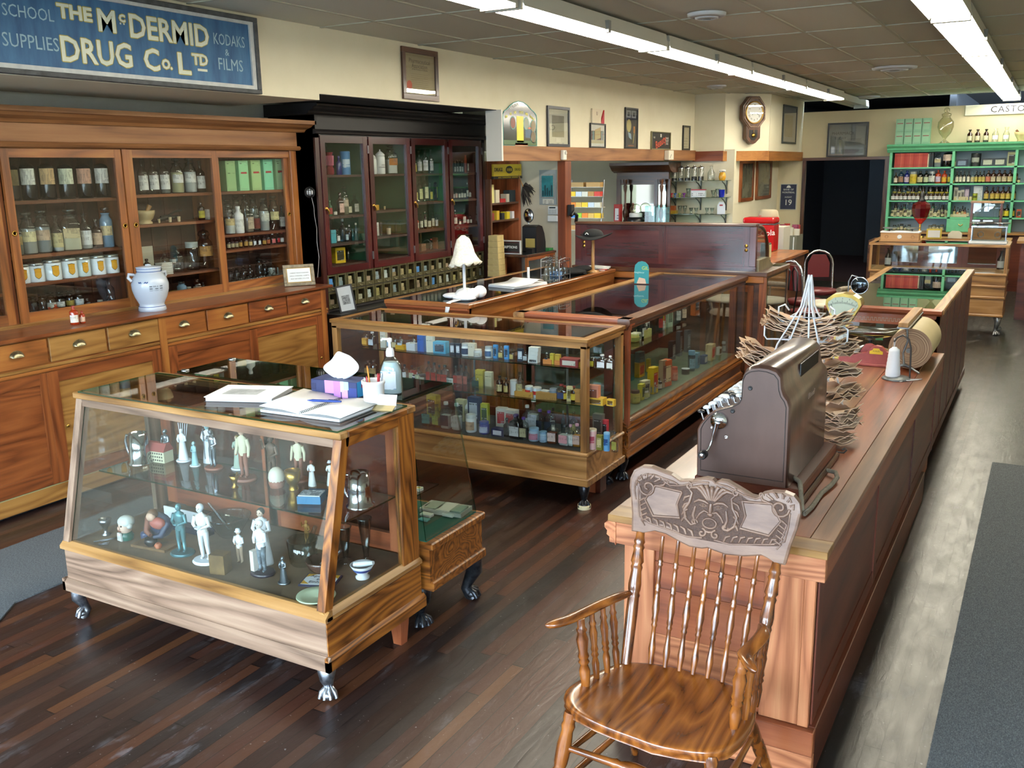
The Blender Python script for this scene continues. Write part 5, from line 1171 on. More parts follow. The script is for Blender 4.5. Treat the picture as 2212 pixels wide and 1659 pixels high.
# twine cone
t = thing('twine_holder','cone of white string on a round iron base by the paper roll','string cone',(-.685,5.5,.82))
b = MB(); b.lathe([(.075,.82),(.078,.824),(.07,.832),(.02,.84)],(-.67,5.5,0),GI,28); b.obj('base',t,True)
b = MB(); pr = [(.038,.836),(.04,.85)]+[(.039-.0115*k/12+(.0012 if k % 2 else 0),.855+.011*k) for k in range(13)]+[(.016,.995),(.012,1.0)]
b.lathe(pr,(-.69,5.5,0),plain('#e8ecf0',.8),18); b.obj('string_cone',t,True)
b = MB(); b.tube([(-.60,5.5,.83),(-.605,5.5,1.0),(-.62,5.5,1.05),(-.65,5.5,1.07),(-.68,5.5,1.055),(-.695,5.5,1.03)],.005,plain('#2b2320',.4),8); b.obj('guide_arm',t,True)
b = MB(); b.tube([(-.69,5.5,1.0),(-.688,5.5,1.045),(-.694,5.5,1.05),(-.695,5.5,1.0)],.0015,plain('#e8ecf0',.8),5)
b.tube([(-.66,5.44,.826),(-.6,5.46,.826),(-.56,5.5,.826),(-.54,5.54,.824),(-.6,5.49,.826),(-.64,5.42,.824)],.003,plain('#dfe0dc',.8),5); b.obj('loose_string',t,True)
# ---------------------------------------------------------------- bottles, jars, cartons and tins on every shelf
BODY = {'c': CG,'w': CG,'W': CG,'A2': CG,'K': plain('#0d0b0c',.08,0,.8),'A': plain('#2b1309',.1,0,.8),'B': plain('#6f8aa0',.12,0,.7),'N': plain('#131f6d',.1,0,.8),'N2': plain('#3a3a86',.3),
  'L': glass('#9cc7dd','#3f7fa6',0,1.5,1.2,'pale_blue_glass'),'E': plain('#0f4a4c',.1,0,.8),'G': plain('#1c5a3a',.12,0,.8),'R': plain('#9c3316',.14,0,.7),'m': plain('#e4e7e6',.2),'P': plain('#a9c6dd',.3),'O': plain('#c2b054',.3)}
FILLC = {'w': '#d9ddd9','W': '#7a3512','A2': '#d08a1c'}
CAPS = plain('#8f9a98',.2)
STOP = glass('#f0f5f4','#93a5a5',0,1.5,1.4,'stopper_glass')
def front_label(b,R,z0,z1,mat,square,a=1.0,sy=1.0):
 e = .0008+R*.015
 if square: b.add([(-R*.86,-R*sy-e,z0),(R*.86,-R*sy-e,z0),(R*.86,-R*sy-e,z1),(-R*.86,-R*sy-e,z1)],[(0,1,2,3)],mat)
 else:
  m = 8; vs = [((R+e)*sin(a*(2*i/m-1)),-(R+e)*cos(a*(2*i/m-1)),z) for z in (z0,z1) for i in range(m+1)]
  b.add(vs,[(i,i+1,m+2+i,m+1+i) for i in range(m)],mat,True)
KINDN = {'bottle': 'bottle','square': 'bottle','flask': 'bottle','jar': 'apothecary_jar','sqjar': 'apothecary_jar','bigjar': 'apothecary_jar','mouth': 'jar','pot': 'porcelain_pot','wjar': 'porcelain_jar','box': 'carton','gbox': 'carton','mbox': 'carton',
         'can': 'tin','canister': 'canister','cork': 'cork','vial': 'vial','book': 'book','card': 'card','ruby': 'vase','mug': 'mug'}
def shapes(kind,W,H,body,lab,cap,fill):
 """returns [(part name, MB)], first is the main body; local frame: base at the origin, front towards -y"""
 R = W/2; out = []; n = 16 if H*W > .004 else 12
 bm = BODY.get(body) or plain(body,.5)
 lm = None if lab == '-' else printed(lab,'#2c2c30',max(.0025,H*.016),.55)
 fc = FILLC.get(body) if fill == '-' else fill
 cm = None if cap == '-' else plain(cap,.35)
 def main(name='body'): b = MB(); out.append((name,b)); return b
 if kind in ('bottle','square','flask'):
  sq = kind == 'square'; b = main('glass_body')
  if kind == 'flask': pr = [(R*.97,0),(R,H*.02),(R,H*.80),(R*.93,H*.9),(R*.7,H*.965),(R*.34,H*.99),(R*.3,H)]
  else:
   sh = .6 if H/W > 2.6 else .66
   pr = [(R*.92,0),(R,H*.02),(R,H*sh),(R*.9,H*(sh+.05)),(R*.5,H*(sh+.11)),(R*.34,H*(sh+.16)),(R*.32,H*.9),(R*.42,H*.905),(R*.42,H*.94)]
  b.lathe(pr,(0,0,0),bm,n if not sq else 12,sq=.7 if sq else 0,sy=.8 if sq else 1)
  sy = .8 if sq else 1
  if kind != 'flask':
   c = MB();
   if cm or BODY.get(body) is not CG: c.lathe([(R*.44,H*.89),(R*.44,H*.99),(R*.38,H)],(0,0,0),cm or (CAPS if body == 'L' else bm),10); out.append(('cap',c))
   else: c.lathe([(R*.26,H*.93),(R*.24,H*.96),(R*.5,H*.975),(R*.45,H)],(0,0,0),STOP,10); out.append(('stopper',c))
  if fc:
   f = MB(); f.lathe([(R*.86,H*.02),(R*.9,H*.04),(R*.9,H*.5)],(0,0,0),plain(fc,.35),10 if not sq else 12,sq=.7 if sq else 0,sy=sy); out.append(('contents',f))
  if lm:
   l = MB(); z = ((.42,.86) if kind == 'flask' else (.12,.52)) ; front_label(l,R,H*z[0],H*z[1],lm,sq,1.0,sy)
   if sq: l.xf(Matrix.Identity(4))
   out.append(('paper_label',l))
 elif kind in ('jar','sqjar','bigjar'):
  sq = kind == 'sqjar'; big = kind == 'bigjar'
  b = main('glass_body'); q = .66 if not big else .6
  b.lathe([(R*.93,0),(R,H*.015),(R,H*(q-.02)),(R*.93,H*(q+.04)),(R*.66,H*(q+.1)),(R*.6,H*(q+.13)),(R*.6,H*(q+.17)),(R*.72,H*(q+.18)),(R*.72,H*(q+.205))],(0,0,0),bm,n,sq=.8 if sq else 0)
  s = MB(); z = q+.2
  if big: s.lathe([(R*.75,H*z),(R*.8,H*(z+.02)),(R*.6,H*(z+.1)),(R*.2,H*(z+.135)),(R*.08,H*(z+.14))],(0,0,0),STOP,n); s.tube([(R*.16*cos(a*pi/4),0,H*(z+.165)+R*.16*sin(a*pi/4)) for a in range(8)],R*.04,STOP,6,closed=True)
  else: s.lathe([(R*.55,H*(z-.02)),(R*.55,H*z),(R*.2,H*(z+.03)),(R*.2,H*(z+.05)),(R*.62,H*(z+.08)),(R*.7,H*(z+.1)),(R*.55,H)],(0,0,0),STOP,12)
  out.append(('stopper',s))
  if fc: f = MB(); f.lathe([(R*.88,H*.02),(R*.92,H*.04),(R*.92,H*(.5 if fill[1:3] > 'd0' else .6))],(0,0,0),plain(fc,.7),n,sq=.8 if sq else 0); out.append(('contents',f))
  if lm: l = MB(); front_label(l,R,H*.3,H*.54,lm,sq,.95); out.append(('paper_label',l))
 elif kind == 'mouth':
  b = main('jar_body'); b.lathe([(R*.9,0),(R,H*.04),(R,H*.72),(R*.88,H*.8)],(0,0,0),bm,n)
  c = MB(); c.lathe([(R*.9,H*.79),(R*.92,H*.98),(R*.85,H)],(0,0,0),cm or CAPS,n); out.append(('lid',c))
  if fc: f = MB(); f.lathe([(R*.88,H*.03),(R*.9,H*.5)],(0,0,0),plain(fc,.7),n); out.append(('contents',f))
  if lm: l = MB(); front_label(l,R,H*.14,H*.62,lm,False,1.1); out.append(('paper_label',l))
 elif kind == 'pot':
  b = main('porcelain_body'); b.lathe([(R*.95,0),(R*.98,H*.03),(R*.97,H*.84),(R*.92,H*.86)],(0,0,0),plain(body,.12,0,.6),24)
  c = MB(); c.lathe([(R*.98,H*.85),(R,H*.87),(R,H*.95),(R*.96,H),(R*.6,H*1.01)],(0,0,0),plain(cap,.25,.7),24); out.append(('lid',c))
  def shield(s,e,mat):
   S_ = [(-.5,.5),(-.42,.46),(0,.52),(.42,.46),(.5,.5),(.44,.2),(.46,-.25),(.3,-.42),(0,-.55),(-.3,-.42),(-.46,-.25),(-.44,.2)]
   l = MB(); w_ = W*.40*s; hh = H*.5*s; pts = []
   for u,v in S_: an = .3+u*w_/R; pts.append(((R+e)*.985*sin(an),-(R+e)*.985*cos(an),H*.46+v*hh))
   ctr = ((R+e)*sin(.3),-(R+e)*cos(.3),H*.46); l.add([ctr]+pts,[(0,i+1,(i+1) % 12+1) for i in range(12)],mat,True); return l
  out.append(('shield_border',shield(1.1,.0012,plain('#2a2410',.5)))); out.append(('shield_label',shield(1.0,.0022,printed(lab,'#3a2c08',.007,.45))))
 elif kind == 'wjar':
  b = main('porcelain_body'); b.lathe([(R*.9,0),(R,H*.02),(R,H*.66),(R*.94,H*.72),(R*.8,H*.74)],(0,0,0),plain(body,.12,0,.6),24)
  c = MB(); c.lathe([(R*.95,H*.74),(R,H*.76),(R*.9,H*.81),(R*.4,H*.9),(R*.1,H*.93),(R*.16,H*.96),(R*.05,H)],(0,0,0),plain(body,.12,0,.6),24); out.append(('lid',c))
  if lab != '-': l = MB(); l.text('UNG',FRONTY(R*.3,-R*1.0,H*.36),H*.075,plain('#222222',.5),.0006); l.text('HYDRARG',FRONTY(R*.1,-R*1.02,H*.27),H*.065,plain('#222222',.5),.0006); out.append(('lettering',l))
 elif kind in ('box','gbox','mbox','card','book'):
  D = {'box': min(W*.6,.09),'gbox': .12,'mbox': .05,'card': .004,'book': .17}[kind]
  b = main('carton_body'); b.box(-W/2,W/2,-D*.5,D*.5,0,H,plain(body,.55 if kind != 'book' else .7))
  if kind == 'book':
   for f_ in (.12,.2,.8,.88): b.box(-W/2,W/2,-D*.5-.0012,-D*.5,H*f_,H*f_+.003,plain('#5a2420',.6))
  elif kind == 'gbox':
   l = MB(); l.box(-W*.4,W*.4,-D/2-.001,-D/2,H*.08,H*.92,printed(tuple(min(1,v*1.15) for v in srgb(body)[:3]),'#1f3a26',.0075,.4)); out.append(('printed_panel',l))
   if lab != '-': l = MB(); l.box(-W*.3,W*.3,-D/2-.002,-D/2-.001,H*.56,H*.62,plain(lab,.5)); out.append(('red_bar',l))
  elif kind == 'card' and H < .08: b.text('MILK BASE',FRONTY(0,-D*.5-.0002,H*.6),H*.32,plain('#3a3a44',.6),.0003)
  elif lab != '-':
   l = MB(); l.box(-W*.36,W*.36,-D*.5-.001,-D*.5,H*.18,H*.8,printed(lab,'#30302c' if srgb(lab)[1] > .15 else '#c9cdd6',max(.003,H*.045),.5)); out.append(('printed_panel',l))
  else: b.box(-W*.42,W*.42,-D*.5-.0008,-D*.5,H*.1,H*.9,printed(body,'#33332f' if srgb(body)[1] > .12 else '#a9a9a0',max(.003,H*.04),.42))
 elif kind in ('can','canister'):
  b = main('tin_body'); b.lathe([(R,0),(R,H*.9)],(0,0,0),bm,18)
  c = MB(); c.lathe([(R*1.02,H*.9),(R*1.02,H*.98),(R*.9,H)],(0,0,0),cm or bm,18); out.append(('lid',c))
  if lm: l = MB(); front_label(l,R,H*.3,H*.66,printed(lab,body,H*.05,.6),False,.8); out.append(('printed_label',l))
 elif kind == 'vial': b = main('tube_body'); b.lathe([(R*.9,0),(R,H*.02),(R,H*.85),(R*.6,H*.88),(R*.7,H)],(0,0,0),bm,10); (front_label(b,R,H*.1,H*.5,lm,False,.9) if lm else None)
 elif kind == 'cork': b = main('cork_body'); b.lathe([(R*.8,0),(R,H)],(0,0,0),mottled('#b09a70',body,80,.9,.1,0,'cork'),12)
 elif kind == 'ruby':
  b = main('glass_body'); b.lathe([(R*.8,0),(R,H*.05),(R*.95,H*.3),(R*.75,H*.36),(R*.8,H*.9),(R*.95,H)],(0,0,0),plain(body,.06,0,.9),12,smooth=False)
  for k in range(9): a = -1.3+.32*k; b.tube([(R*.84*sin(a),-R*.84*cos(a),H*.42),(R*.9*sin(a),-R*.9*cos(a),H*.85)],R*.09,plain('#c96a80',.1),6)
 elif kind == 'mug': b = main('mug_body'); b.lathe([(R*.8,0),(R*.85,H),(R*.75,H),(R*.7,H*.1)],(0,0,0),plain(body,.3),16,cap=False)
 return out
# ---------------------------------------------------------------- big painted shop sign
WX = -4.83
t = thing('shop_sign','large blue framed wooden sign reading THE McDERMID DRUG CO LTD, above the pine cabinet','sign',(-4.8,4.04,2.53))
BLUE = mottled('#1c4a74','#3d6f98',5,.6,.1,0,'weathered_blue',(1,2.5,.5))
b = MB(); b.box(WX+.004,-4.808,3.08,4.93,2.555,3.0,BLUE); b.obj('panel',t,True)
FRM = mottled('#2a2d30','#4b4f52',18,.6,.2,0,'dark_frame'); INN = mottled('#a9aeb0','#c5c9c6',12,.6,.1,0,'worn_white')
for q in ((3.05,4.985,2.533,2.56),(3.05,4.985,2.995,3.025),(3.05,3.08,2.56,2.995),(4.95,4.985,2.56,2.995)): b = MB(); b.box(WX+.002,-4.785,*q,FRM); b.obj('frame',t,True,bev=.003)
for q in ((3.08,4.95,2.56,2.585),(3.08,4.95,2.975,2.995),(3.08,3.1,2.585,2.975),(4.915,4.95,2.585,2.975)): b = MB(); b.box(-4.81,-4.795,*q,INN); b.obj('inner_frame',t,True)
IV = mottled('#ccd3bf','#dde0cc',20,.6,.05,0,'ivory_paint'); YE_ = plain('#a89a3c',.6); PB = mottled('#7fa3b5','#9fbcc6',20,.6,.05,0,'pale_blue_paint')
def sgn(txt,y0,y1,zc,h,mat=IV,outline=True,bold=.004):
 """letters fitted to a box y0..y1 wide and h high"""
 def fit(m_,x_,off,sp=1.0):
  q = MB(); q.text(txt,FRONTX(0,0,0),1,m_,.0,bold=bold/h*.7); ys = [v[1] for v in q.v]; zs = [v[2] for v in q.v]
  a = (y1-y0)/(max(ys)-min(ys)); c = h/(max(zs)-min(zs)); my = (max(ys)+min(ys))/2; mz = (max(zs)+min(zs))/2
  q.v = [(x_,(y0+y1)/2+(v[1]-my)*a*sp,zc+(v[2]-mz)*c*(1+(sp-1)*2)) for v in q.v]; return q
 o = MB()
 if outline:
  for dy,dz in ((-.0045,0),(.0045,0),(0,.0045),(0,-.0045)):
   q = fit(YE_,-4.8072,0); q.v = [(v[0]+.00005*(dy > 0),v[1]+dy,v[2]+dz) for v in q.v]; o.add(q.v,q.f,YE_)
 q = fit(mat,-4.8062,0); o.add(q.v,q.f,mat); o.obj('lettering',t,True)
sgn('SCHOOL',3.17,3.465,2.853,.062,PB,False,0); sgn('SUPPLIES',3.15,3.475,2.705,.07,PB,False,0)
sgn('THE',3.487,3.707,2.887,.076); sgn('M',3.742,3.86,2.868,.122); sgn('C',3.885,3.93,2.895,.045); sgn('DERMID',3.955,4.56,2.862,.132)
b = MB(); b.box(-4.8065,-4.806,3.888,3.898,2.86,2.87,IV); b.box(-4.8065,-4.806,3.912,3.922,2.86,2.87,IV); b.obj('lettering',t,True)
sgn('DRUG',3.487,3.95,2.69,.138); sgn('C',4.035,4.15,2.683,.13); sgn('O.',4.165,4.245,2.665,.06)
sgn('L',4.292,4.392,2.68,.127); sgn('TD',4.405,4.535,2.715,.068); b = MB(); b.box(-4.8065,-4.806,4.445,4.525,2.645,2.66,IV); b.obj('lettering',t,True)
sgn('KODAKS',4.6,4.872,2.858,.07,PB,False,0); sgn('&',4.69,4.725,2.78,.04,PB,False,0); sgn('FILMS',4.625,4.84,2.705,.074,PB,False,0)
# ---------------------------------------------------------------- framed pictures
PGL = glass('#ffffff',None,0,1.5,1.0,'picture_glass')
def frame_x(label,y0,y1,z0,z1,fm,fw_,art,x=WX+.004,glassy=True,lean=0.0):
 t = thing('framed_picture',label,'picture',(x,(y0+y1)/2,z0)); t.rotation_euler = (0,-lean,0)
 h = z1-z0; w_ = y1-y0; ww = w_/2
 for q in ((-ww,ww,0,fw_),(-ww,ww,h-fw_,h),(-ww,-ww+fw_,fw_,h-fw_),(ww-fw_,ww,fw_,h-fw_)): b = MB(); b.box(0,.02,*q,fm); b.obj('frame',t,bev=.002)
 b = MB(); art(b,-ww+fw_,ww-fw_,fw_,h-fw_); b.obj('print',t)
 if glassy: b = MB(); b.box(.012,.014,-ww+fw_,ww-fw_,fw_,h-fw_,PGL); b.obj('picture_glass',t)
 return t
def bx(b,y0,y1,z0,z1,m,x=.004): b.box(x-.003,x,y0,y1,z0,z1,m)
def art_cert(b,y0,y1,z0,z1):
 bx(b,y0,y1,z0,z1,plain('#a89e7c',.6)); w_ = y1-y0; h = z1-z0; yc = (y0+y1)/2; K = plain('#4a4433',.6)
 b.text('Pharmaceutical',FRONTX(.0045,yc,z0+h*.82),.052,K,.0002); b.text('Association',FRONTX(.0045,yc,z0+h*.7),.05,K,.0002)
 b.text('of the Province of Alberta',FRONTX(.0045,yc,z0+h*.62),.022,K,.0002)
 for k in range(7): bx(b,yc-.13,yc+.12,z0+h*(.2+.05*k),z0+h*(.2+.05*k)+.003,plain('#8a8062',.6),.0045)
 b.add([(.005,y0+.06+.038*cos(k*pi/10),z0+h*.22+.038*sin(k*pi/10)) for k in range(20)],[tuple(range(20))],plain('#c9563c',.5))
frame_x('brown framed certificate with a red seal, high above the black cabinet',6.66,7.19,2.595,3.015,'walnut',.045,art_cert)
def art_mat(b,y0,y1,z0,z1):
 bx(b,y0,y1,z0,z1,plain('#c9c7b4',.6)); w_ = y1-y0; h = z1-z0
 bx(b,y0+w_*.2,y1-w_*.2,z0+h*.2,z1-h*.18,mottled('#6e6850','#8f8a70',7,.6,0,0,'old_photograph'),.006); bx(b,y0+w_*.38,y1-w_*.38,z0+h*.06,z0+h*.17,plain('#d9d7c6',.6),.006)
frame_x('navy framed photograph with a wide cream mat on the header shelf',9.27,9.81,2.237,2.665,plain('#1b1c2c',.35),.03,art_mat,x=-4.826)
def art_book(b,y0,y1,z0,z1):
 bx(b,y0,y1,z0,z1,plain('#dfe0dc',.6)); w_ = y1-y0; h = z1-z0
 bx(b,y0+w_*.08,y1-w_*.08,z0+h*.3,z0+h*.72,plain('#7c1f33',.5),.006); b.add([(.0075,y0+w_*.3,z0+h*.28),(.0075,y0+w_*.72,z0+h*.4),(.0075,y0+w_*.72,z0+h*.9),(.0075,y0+w_*.3,z0+h*.76)],[(0,1,2,3)],plain('#c9b27c',.5))
 b.box(.006,.0078,y0+w_*.14,y0+w_*.26,z0+h*.3,z0+h*.7,plain('#6f8a92',.5)); b.box(.006,.0078,y1-w_*.24,y1-w_*.14,z0+h*.3,z0+h*.7,plain('#9aa9ad',.5)); bx(b,y0+w_*.04,y1-w_*.04,z0+h*.14,z0+h*.29,plain('#c9b996',.5),.006)
frame_x('thin black framed print of a tan booklet, below the leaning box',10.36,10.8,2.237,2.52,plain('#15151a',.4),.016,art_book,x=-4.826)
t = thing('carton','cream pasteboard box with a red wedge standing behind the booklet print','box',(-4.825,10.58,2.52))
b = MB(); b.box(-4.828,-4.81,10.41,10.66,2.522,2.685,plain('#d6cbb2',.7)); b.text('U',FRONTX(-4.809,10.54,2.63),.06,plain('#6a4a3a',.6),.0004); b.obj('box_body',t,True)
b = MB(); b.prism([(10.66,2.522),(10.76,2.522),(10.76,2.68)],'x',-4.828,-4.812,plain('#b4172e',.5)); b.obj('red_wedge',t,True)
def art_ad(b,y0,y1,z0,z1):
 bx(b,y0,y1,z0,z1,plain('#25293a',.5)); w_ = y1-y0; h = z1-z0; yc = (y0+y1)/2
 for s in (.08,.54): bx(b,y0+w_*s,y0+w_*(s+.38),z0+h*.78,z0+h*.97,plain('#9aa0a4',.5),.006); bx(b,y0+w_*(s+.1),y0+w_*(s+.28),z0+h*.82,z0+h*.93,plain('#2a2c30',.5),.0075)
 F_ = plain('#cfc27c',.5)
 b.add([(.0075,yc-w_*.2+w_*.2*cos(k*pi/10),z0+h*.57+h*.17*sin(k*pi/10)) for k in range(20)],[tuple(range(20))],F_)
 b.add([(.0078,yc-w_*.28,z0+h*.4),(.0078,yc-w_*.02,z0+h*.36),(.0078,yc+w_*.02,z0+h*.2),(.0078,yc-w_*.2,z0+h*.26)],[(0,1,2,3)],plain('#a9c9dd',.5))
 b.box(.006,.008,yc+w_*.2,yc+w_*.32,z0+h*.38,z0+h*.56,plain('#d98a22',.4)); b.tube([(.008,yc+w_*.26,z0+h*.38),(.008,yc+w_*.16,z0+h*.1)],.006,F_,5); b.box(.006,.008,yc-w_*.25,yc+w_*.25,z0+h*.02,z0+h*.055,plain('#a05c3c',.5))
frame_x('tall narrow navy poster of a cartoon man holding an ice pop',11.41,11.83,2.237,2.745,plain('#14151c',.4),.02,art_ad,x=-4.826)
def art_script(b,y0,y1,z0,z1):
 bx(b,y0,y1,z0,z1,plain('#211f1e',.5)); w_ = y1-y0; h = z1-z0; yc = (y0+y1)/2; R_ = plain('#c4553f',.5); W_ = plain('#c9c7bd',.5)
 q = b.mark(); b.text('Beauty',basis(.0075,yc,z0+h*.4,(0,1,.28),(0,-.28,1)),.15,R_,.0006,bold=.002)
 for k,tx in enumerate(('MARK','SHOP','SALE')): b.text(tx,FRONTX(.0075,y1-.11,z0+h*(.66-.17*k)),.042,W_,.0004)
 b.text('VIBE',FRONTX(.0075,y0+.11,z0+h*.68),.035,W_,.0004); b.box(.006,.0075,yc-.02,yc+.03,z0+h*.72,z0+h*.92,W_)
frame_x('black rectangular sign with red script lettering on the header shelf',12.32,13.06,2.237,2.475,plain('#7a7553',.5),.012,art_script,x=-4.826,glassy=False)
def art_pg(b,y0,y1,z0,z1): bx(b,y0,y1,z0,z1,printed('#b5ad8a','#6a6650',.02,.6))
frame_x('small narrow black framed page at the alcove corner of the header',13.58,13.89,2.237,2.59,plain('#121212',.4),.025,art_pg,x=-4.826)
def art_doc(b,y0,y1,z0,z1): bx(b,y0,y1,z0,z1,plain('#b9bcb6',.6)); bx(b,y0+.13,y1-.2,z0+.08,z1-.12,printed('#b0a480','#7a7050',.018,.5),.006)
frame_x('framed document right of the wall clock, near the back corner',15.54,16.45,2.335,2.935,plain('#2e3430',.4),.03,art_doc,x=-3.865)
# arched livestock sign
t = thing('advertising_sign','arched glossy livestock remedy sign with a yellow box, at the start of the header','sign',(-4.82,8.67,2.236))
O_ = [(8.32,2.237),(8.32,2.53),(8.345,2.565),(8.41,2.59),(8.47,2.625),(8.54,2.655),(8.64,2.675),(8.74,2.67),(8.83,2.645),(8.9,2.61),(8.97,2.585),(9.02,2.555),(9.03,2.52),(9.03,2.237)]
b = MB(); b.prism(O_,'x',-4.826,-4.818,plain('#16202c',.12,0,.9)); b.obj('panel',t,True)
b = MB(); b.tube([(-4.817,y,z) for y,z in O_],.004,plain('#5fb5b0',.3),5,closed=True); b.obj('teal_border',t,True)
def fl(y0,y1,z0,z1,c): b = MB(); b.box(-4.818,-4.8165,y0,y1,z0,z1,plain(c,.3)); b.obj('panel_patch',t,True)
fl(8.6,8.74,2.27,2.53,'#d6cf2c'); fl(8.33,9.02,2.245,2.29,'#3a5a2c'); fl(8.56,8.83,2.24,2.265,'#d2602a'); fl(8.78,8.93,2.32,2.4,'#1f4a6a'); fl(8.8,8.91,2.41,2.425,'#d2602a')
for yc,zc,c in ((8.52,2.46,'#7a3a2a'),(8.8,2.46,'#8f9a8a'),(8.95,2.44,'#8a7a5a'),(8.95,2.33,'#6a5a3c')):
 b = MB(); b.add([(-4.8165,yc+.06*cos(k*pi/12),zc+.065*sin(k*pi/12)) for k in range(24)],[tuple(range(24))],plain('#4f9a94',.3)); b.add([(-4.816,yc+.052*cos(k*pi/12),zc+.057*sin(k*pi/12)) for k in range(24)],[tuple(range(24))],plain(c,.4)); b.obj('medallion',t,True)
YL = plain('#d9d35a',.3)
for tx,y0,z0,a in (('FOR',8.39,2.515,.3),('ALL',8.48,2.545,.2),('LIVE',8.57,2.562,.1),('STOCK',8.7,2.568,0),('AND',8.81,2.555,-.2),('POULTRY',8.93,2.52,-.35)):
 b = MB(); b.text(tx,basis(-4.816,y0,z0,(0,cos(a),sin(a)),(0,-sin(a),cos(a))),.034,YL,.0006,bold=.001,sx=.75); b.obj('lettering',t,True)
b = MB(); b.text('NATIONAL',basis(-4.816,8.55,2.625,(0,1,.25),(0,-.25,1)),.05,plain('#e4e6e2',.3),.0006,sx=.8); b.obj('lettering',t,True)
# wall clock on the diagonal
t = thing('regulator_clock','octagonal wooden regulator wall clock with a brass pendulum','clock',(-4.08,14.475,2.3),rz=math.atan2(.71,.5))
RIM = wood('header','z'); oc = lambda r,z0=.47: [(r*cos(pi/8+k*pi/4),z0+r*1.12*sin(pi/8+k*pi/4)) for k in range(8)]
b = MB(); b.prism(oc(.225),'y',-.09,-.005,'walnut'); b.obj('case',t,bev=.012,seg=2)
b = MB(); b.prism([(-.13,.28),(.13,.28),(.13,.1),(.05,.03),(0,.01),(-.05,.03),(-.13,.1)],'y',-.08,-.005,'walnut'); b.obj('lower_case',t,bev=.006)
b = MB(); b.tube([(x,-.095,z) for x,z in oc(.2)],.01,wood('oak','x'),6,closed=True); b.obj('rope_moulding',t)
b = MB(); b.lathe([(.165,-.09),(.165,-.1),(.15,-.1),(.145,-.092)],(0,0,.47),BRASS,40,'y',cap=False); b.obj('bezel',t)
b = MB(); b.lathe([(.001,-.092),(.15,-.092)],(0,0,.47),plain('#e4e6e0',.4),36,'y',cap=False)
RN = ['XII','I','II','III','IIII','V','VI','VII','VIII','IX','X','XI']; K = plain('#16171a',.5)
for k in range(12): a = pi/2-k*pi/6; b.text(RN[k],basis(.105*cos(a),-.094,.47+.105*sin(a),(sin(a),0,-cos(a)),(cos(a),0,sin(a))),.034,K,.0004)
for k in range(60): a = k*pi/30; b.box(.137*cos(a)-.001,.137*cos(a)+.001,-.0945,-.0925,.47+.137*sin(a)-.001,.47+.137*sin(a)+.001,K)
b.obj('dial',t)
b = MB(); b.tube([(0,-.097,.47),(-.045,-.097,.435)],.004,K,5); b.tube([(0,-.099,.47),(.08,-.099,.43)],.003,K,5); b.obj('hands',t)
b = MB(); b.lathe([(.001,-.101),(.158,-.101)],(0,0,.47),PGL,30,'y',cap=False); b.obj('dial_glass',t)
b = MB(); b.prism([(-.08,.22),(.08,.22),(.08,.12),(.03,.07),(-.03,.07),(-.08,.12)],'y',-.083,-.079,plain('#15110f',.3)); b.obj('pendulum_window',t)
b = MB(); b.lathe([(.001,-.1),(.03,-.097),(.032,-.09)],(0,0,.14),BRASS,20,'y'); b.tube([(0,-.09,.22),(0,-.09,.14)],.003,BRASS,5); b.obj('pendulum',t)
# framed glazed poster on the back wall
t = thing('framed_picture','black framed glazed pharmacy poster above the dark doorway','picture',(-3.12,16.99,2.11))
for q in ((-3.45,-2.79,2.115,2.14),(-3.45,-2.79,2.65,2.675),(-3.45,-3.425,2.14,2.65),(-2.815,-2.79,2.14,2.65)): b = MB(); b.box(q[0],q[1],16.965,16.995,q[2],q[3],plain('#161414',.4)); b.obj('frame',t,True)
b = MB(); b.box(-3.43,-2.81,16.985,16.99,2.13,2.66,plain('#a9a69e',.6)); b.text('PHARMACY',FRONTY(-3.2,16.984,2.5),.07,plain('#5a4a4a',.6),.0004); b.text('TODAY',FRONTY(-3.24,16.984,2.42),.055,plain('#5a4a4a',.6),.0004)
for k in range(5): b.box(-3.12+.01*k,-2.9+.005*k,16.983,16.985,2.4-.022*k,2.406-.022*k,plain('#6a6664',.6))
b.box(-3.38,-2.86,16.983,16.985,2.17,2.24,plain('#75716c',.6)); b.obj('print',t,True)
b = MB(); b.box(-3.43,-2.81,16.974,16.978,2.135,2.655,glass('#eef2f4',None,.02,1.5,2.0,'poster_glass')); b.obj('picture_glass',t,True)
t = thing('shop_sign','white CASTOR DRUG sign above the mint green shelves','sign',(-.4,16.99,2.7))
b = MB(); b.box(-1.35,.9,16.965,16.995,2.71,2.865,plain('#dcdcc6',.4)); b.obj('panel',t,True,bev=.004)
b = MB(); b.text('CASTOR  DRUG',FRONTY(-.45,16.963,2.787),.135,plain('#1d1f2c',.5),.001,sx=1.02,bold=.0015,sp=1.12); b.obj('lettering',t,True)
t = thing('calendar','dark blue Bank of Montreal calendar reading August 19 left of the doorway','calendar',(-4.06,16.99,1.22))
b = MB(); b.box(-4.205,-3.915,16.985,16.995,1.225,1.675,plain('#b9bcb4',.4)); b.box(-4.193,-3.927,16.98,16.986,1.237,1.663,plain('#1b2440',.5)); b.obj('board',t,True)
W_ = plain('#d3d6d0',.5); b = MB()
b.text('BANK OF',FRONTY(-4.06,16.979,1.575),.042,W_,.0004); b.text('MONTREAL',FRONTY(-4.06,16.979,1.525),.042,W_,.0004); b.text('AUGUST',FRONTY(-4.06,16.979,1.445),.032,W_,.0004); b.text('19',FRONTY(-4.06,16.979,1.35),.14,W_,.0006)
b.prism([(-4.1,1.605),(-4.02,1.605),(-4.035,1.64),(-4.06,1.65),(-4.085,1.64)],'y',16.978,16.98,W_); b.obj('lettering',t,True)
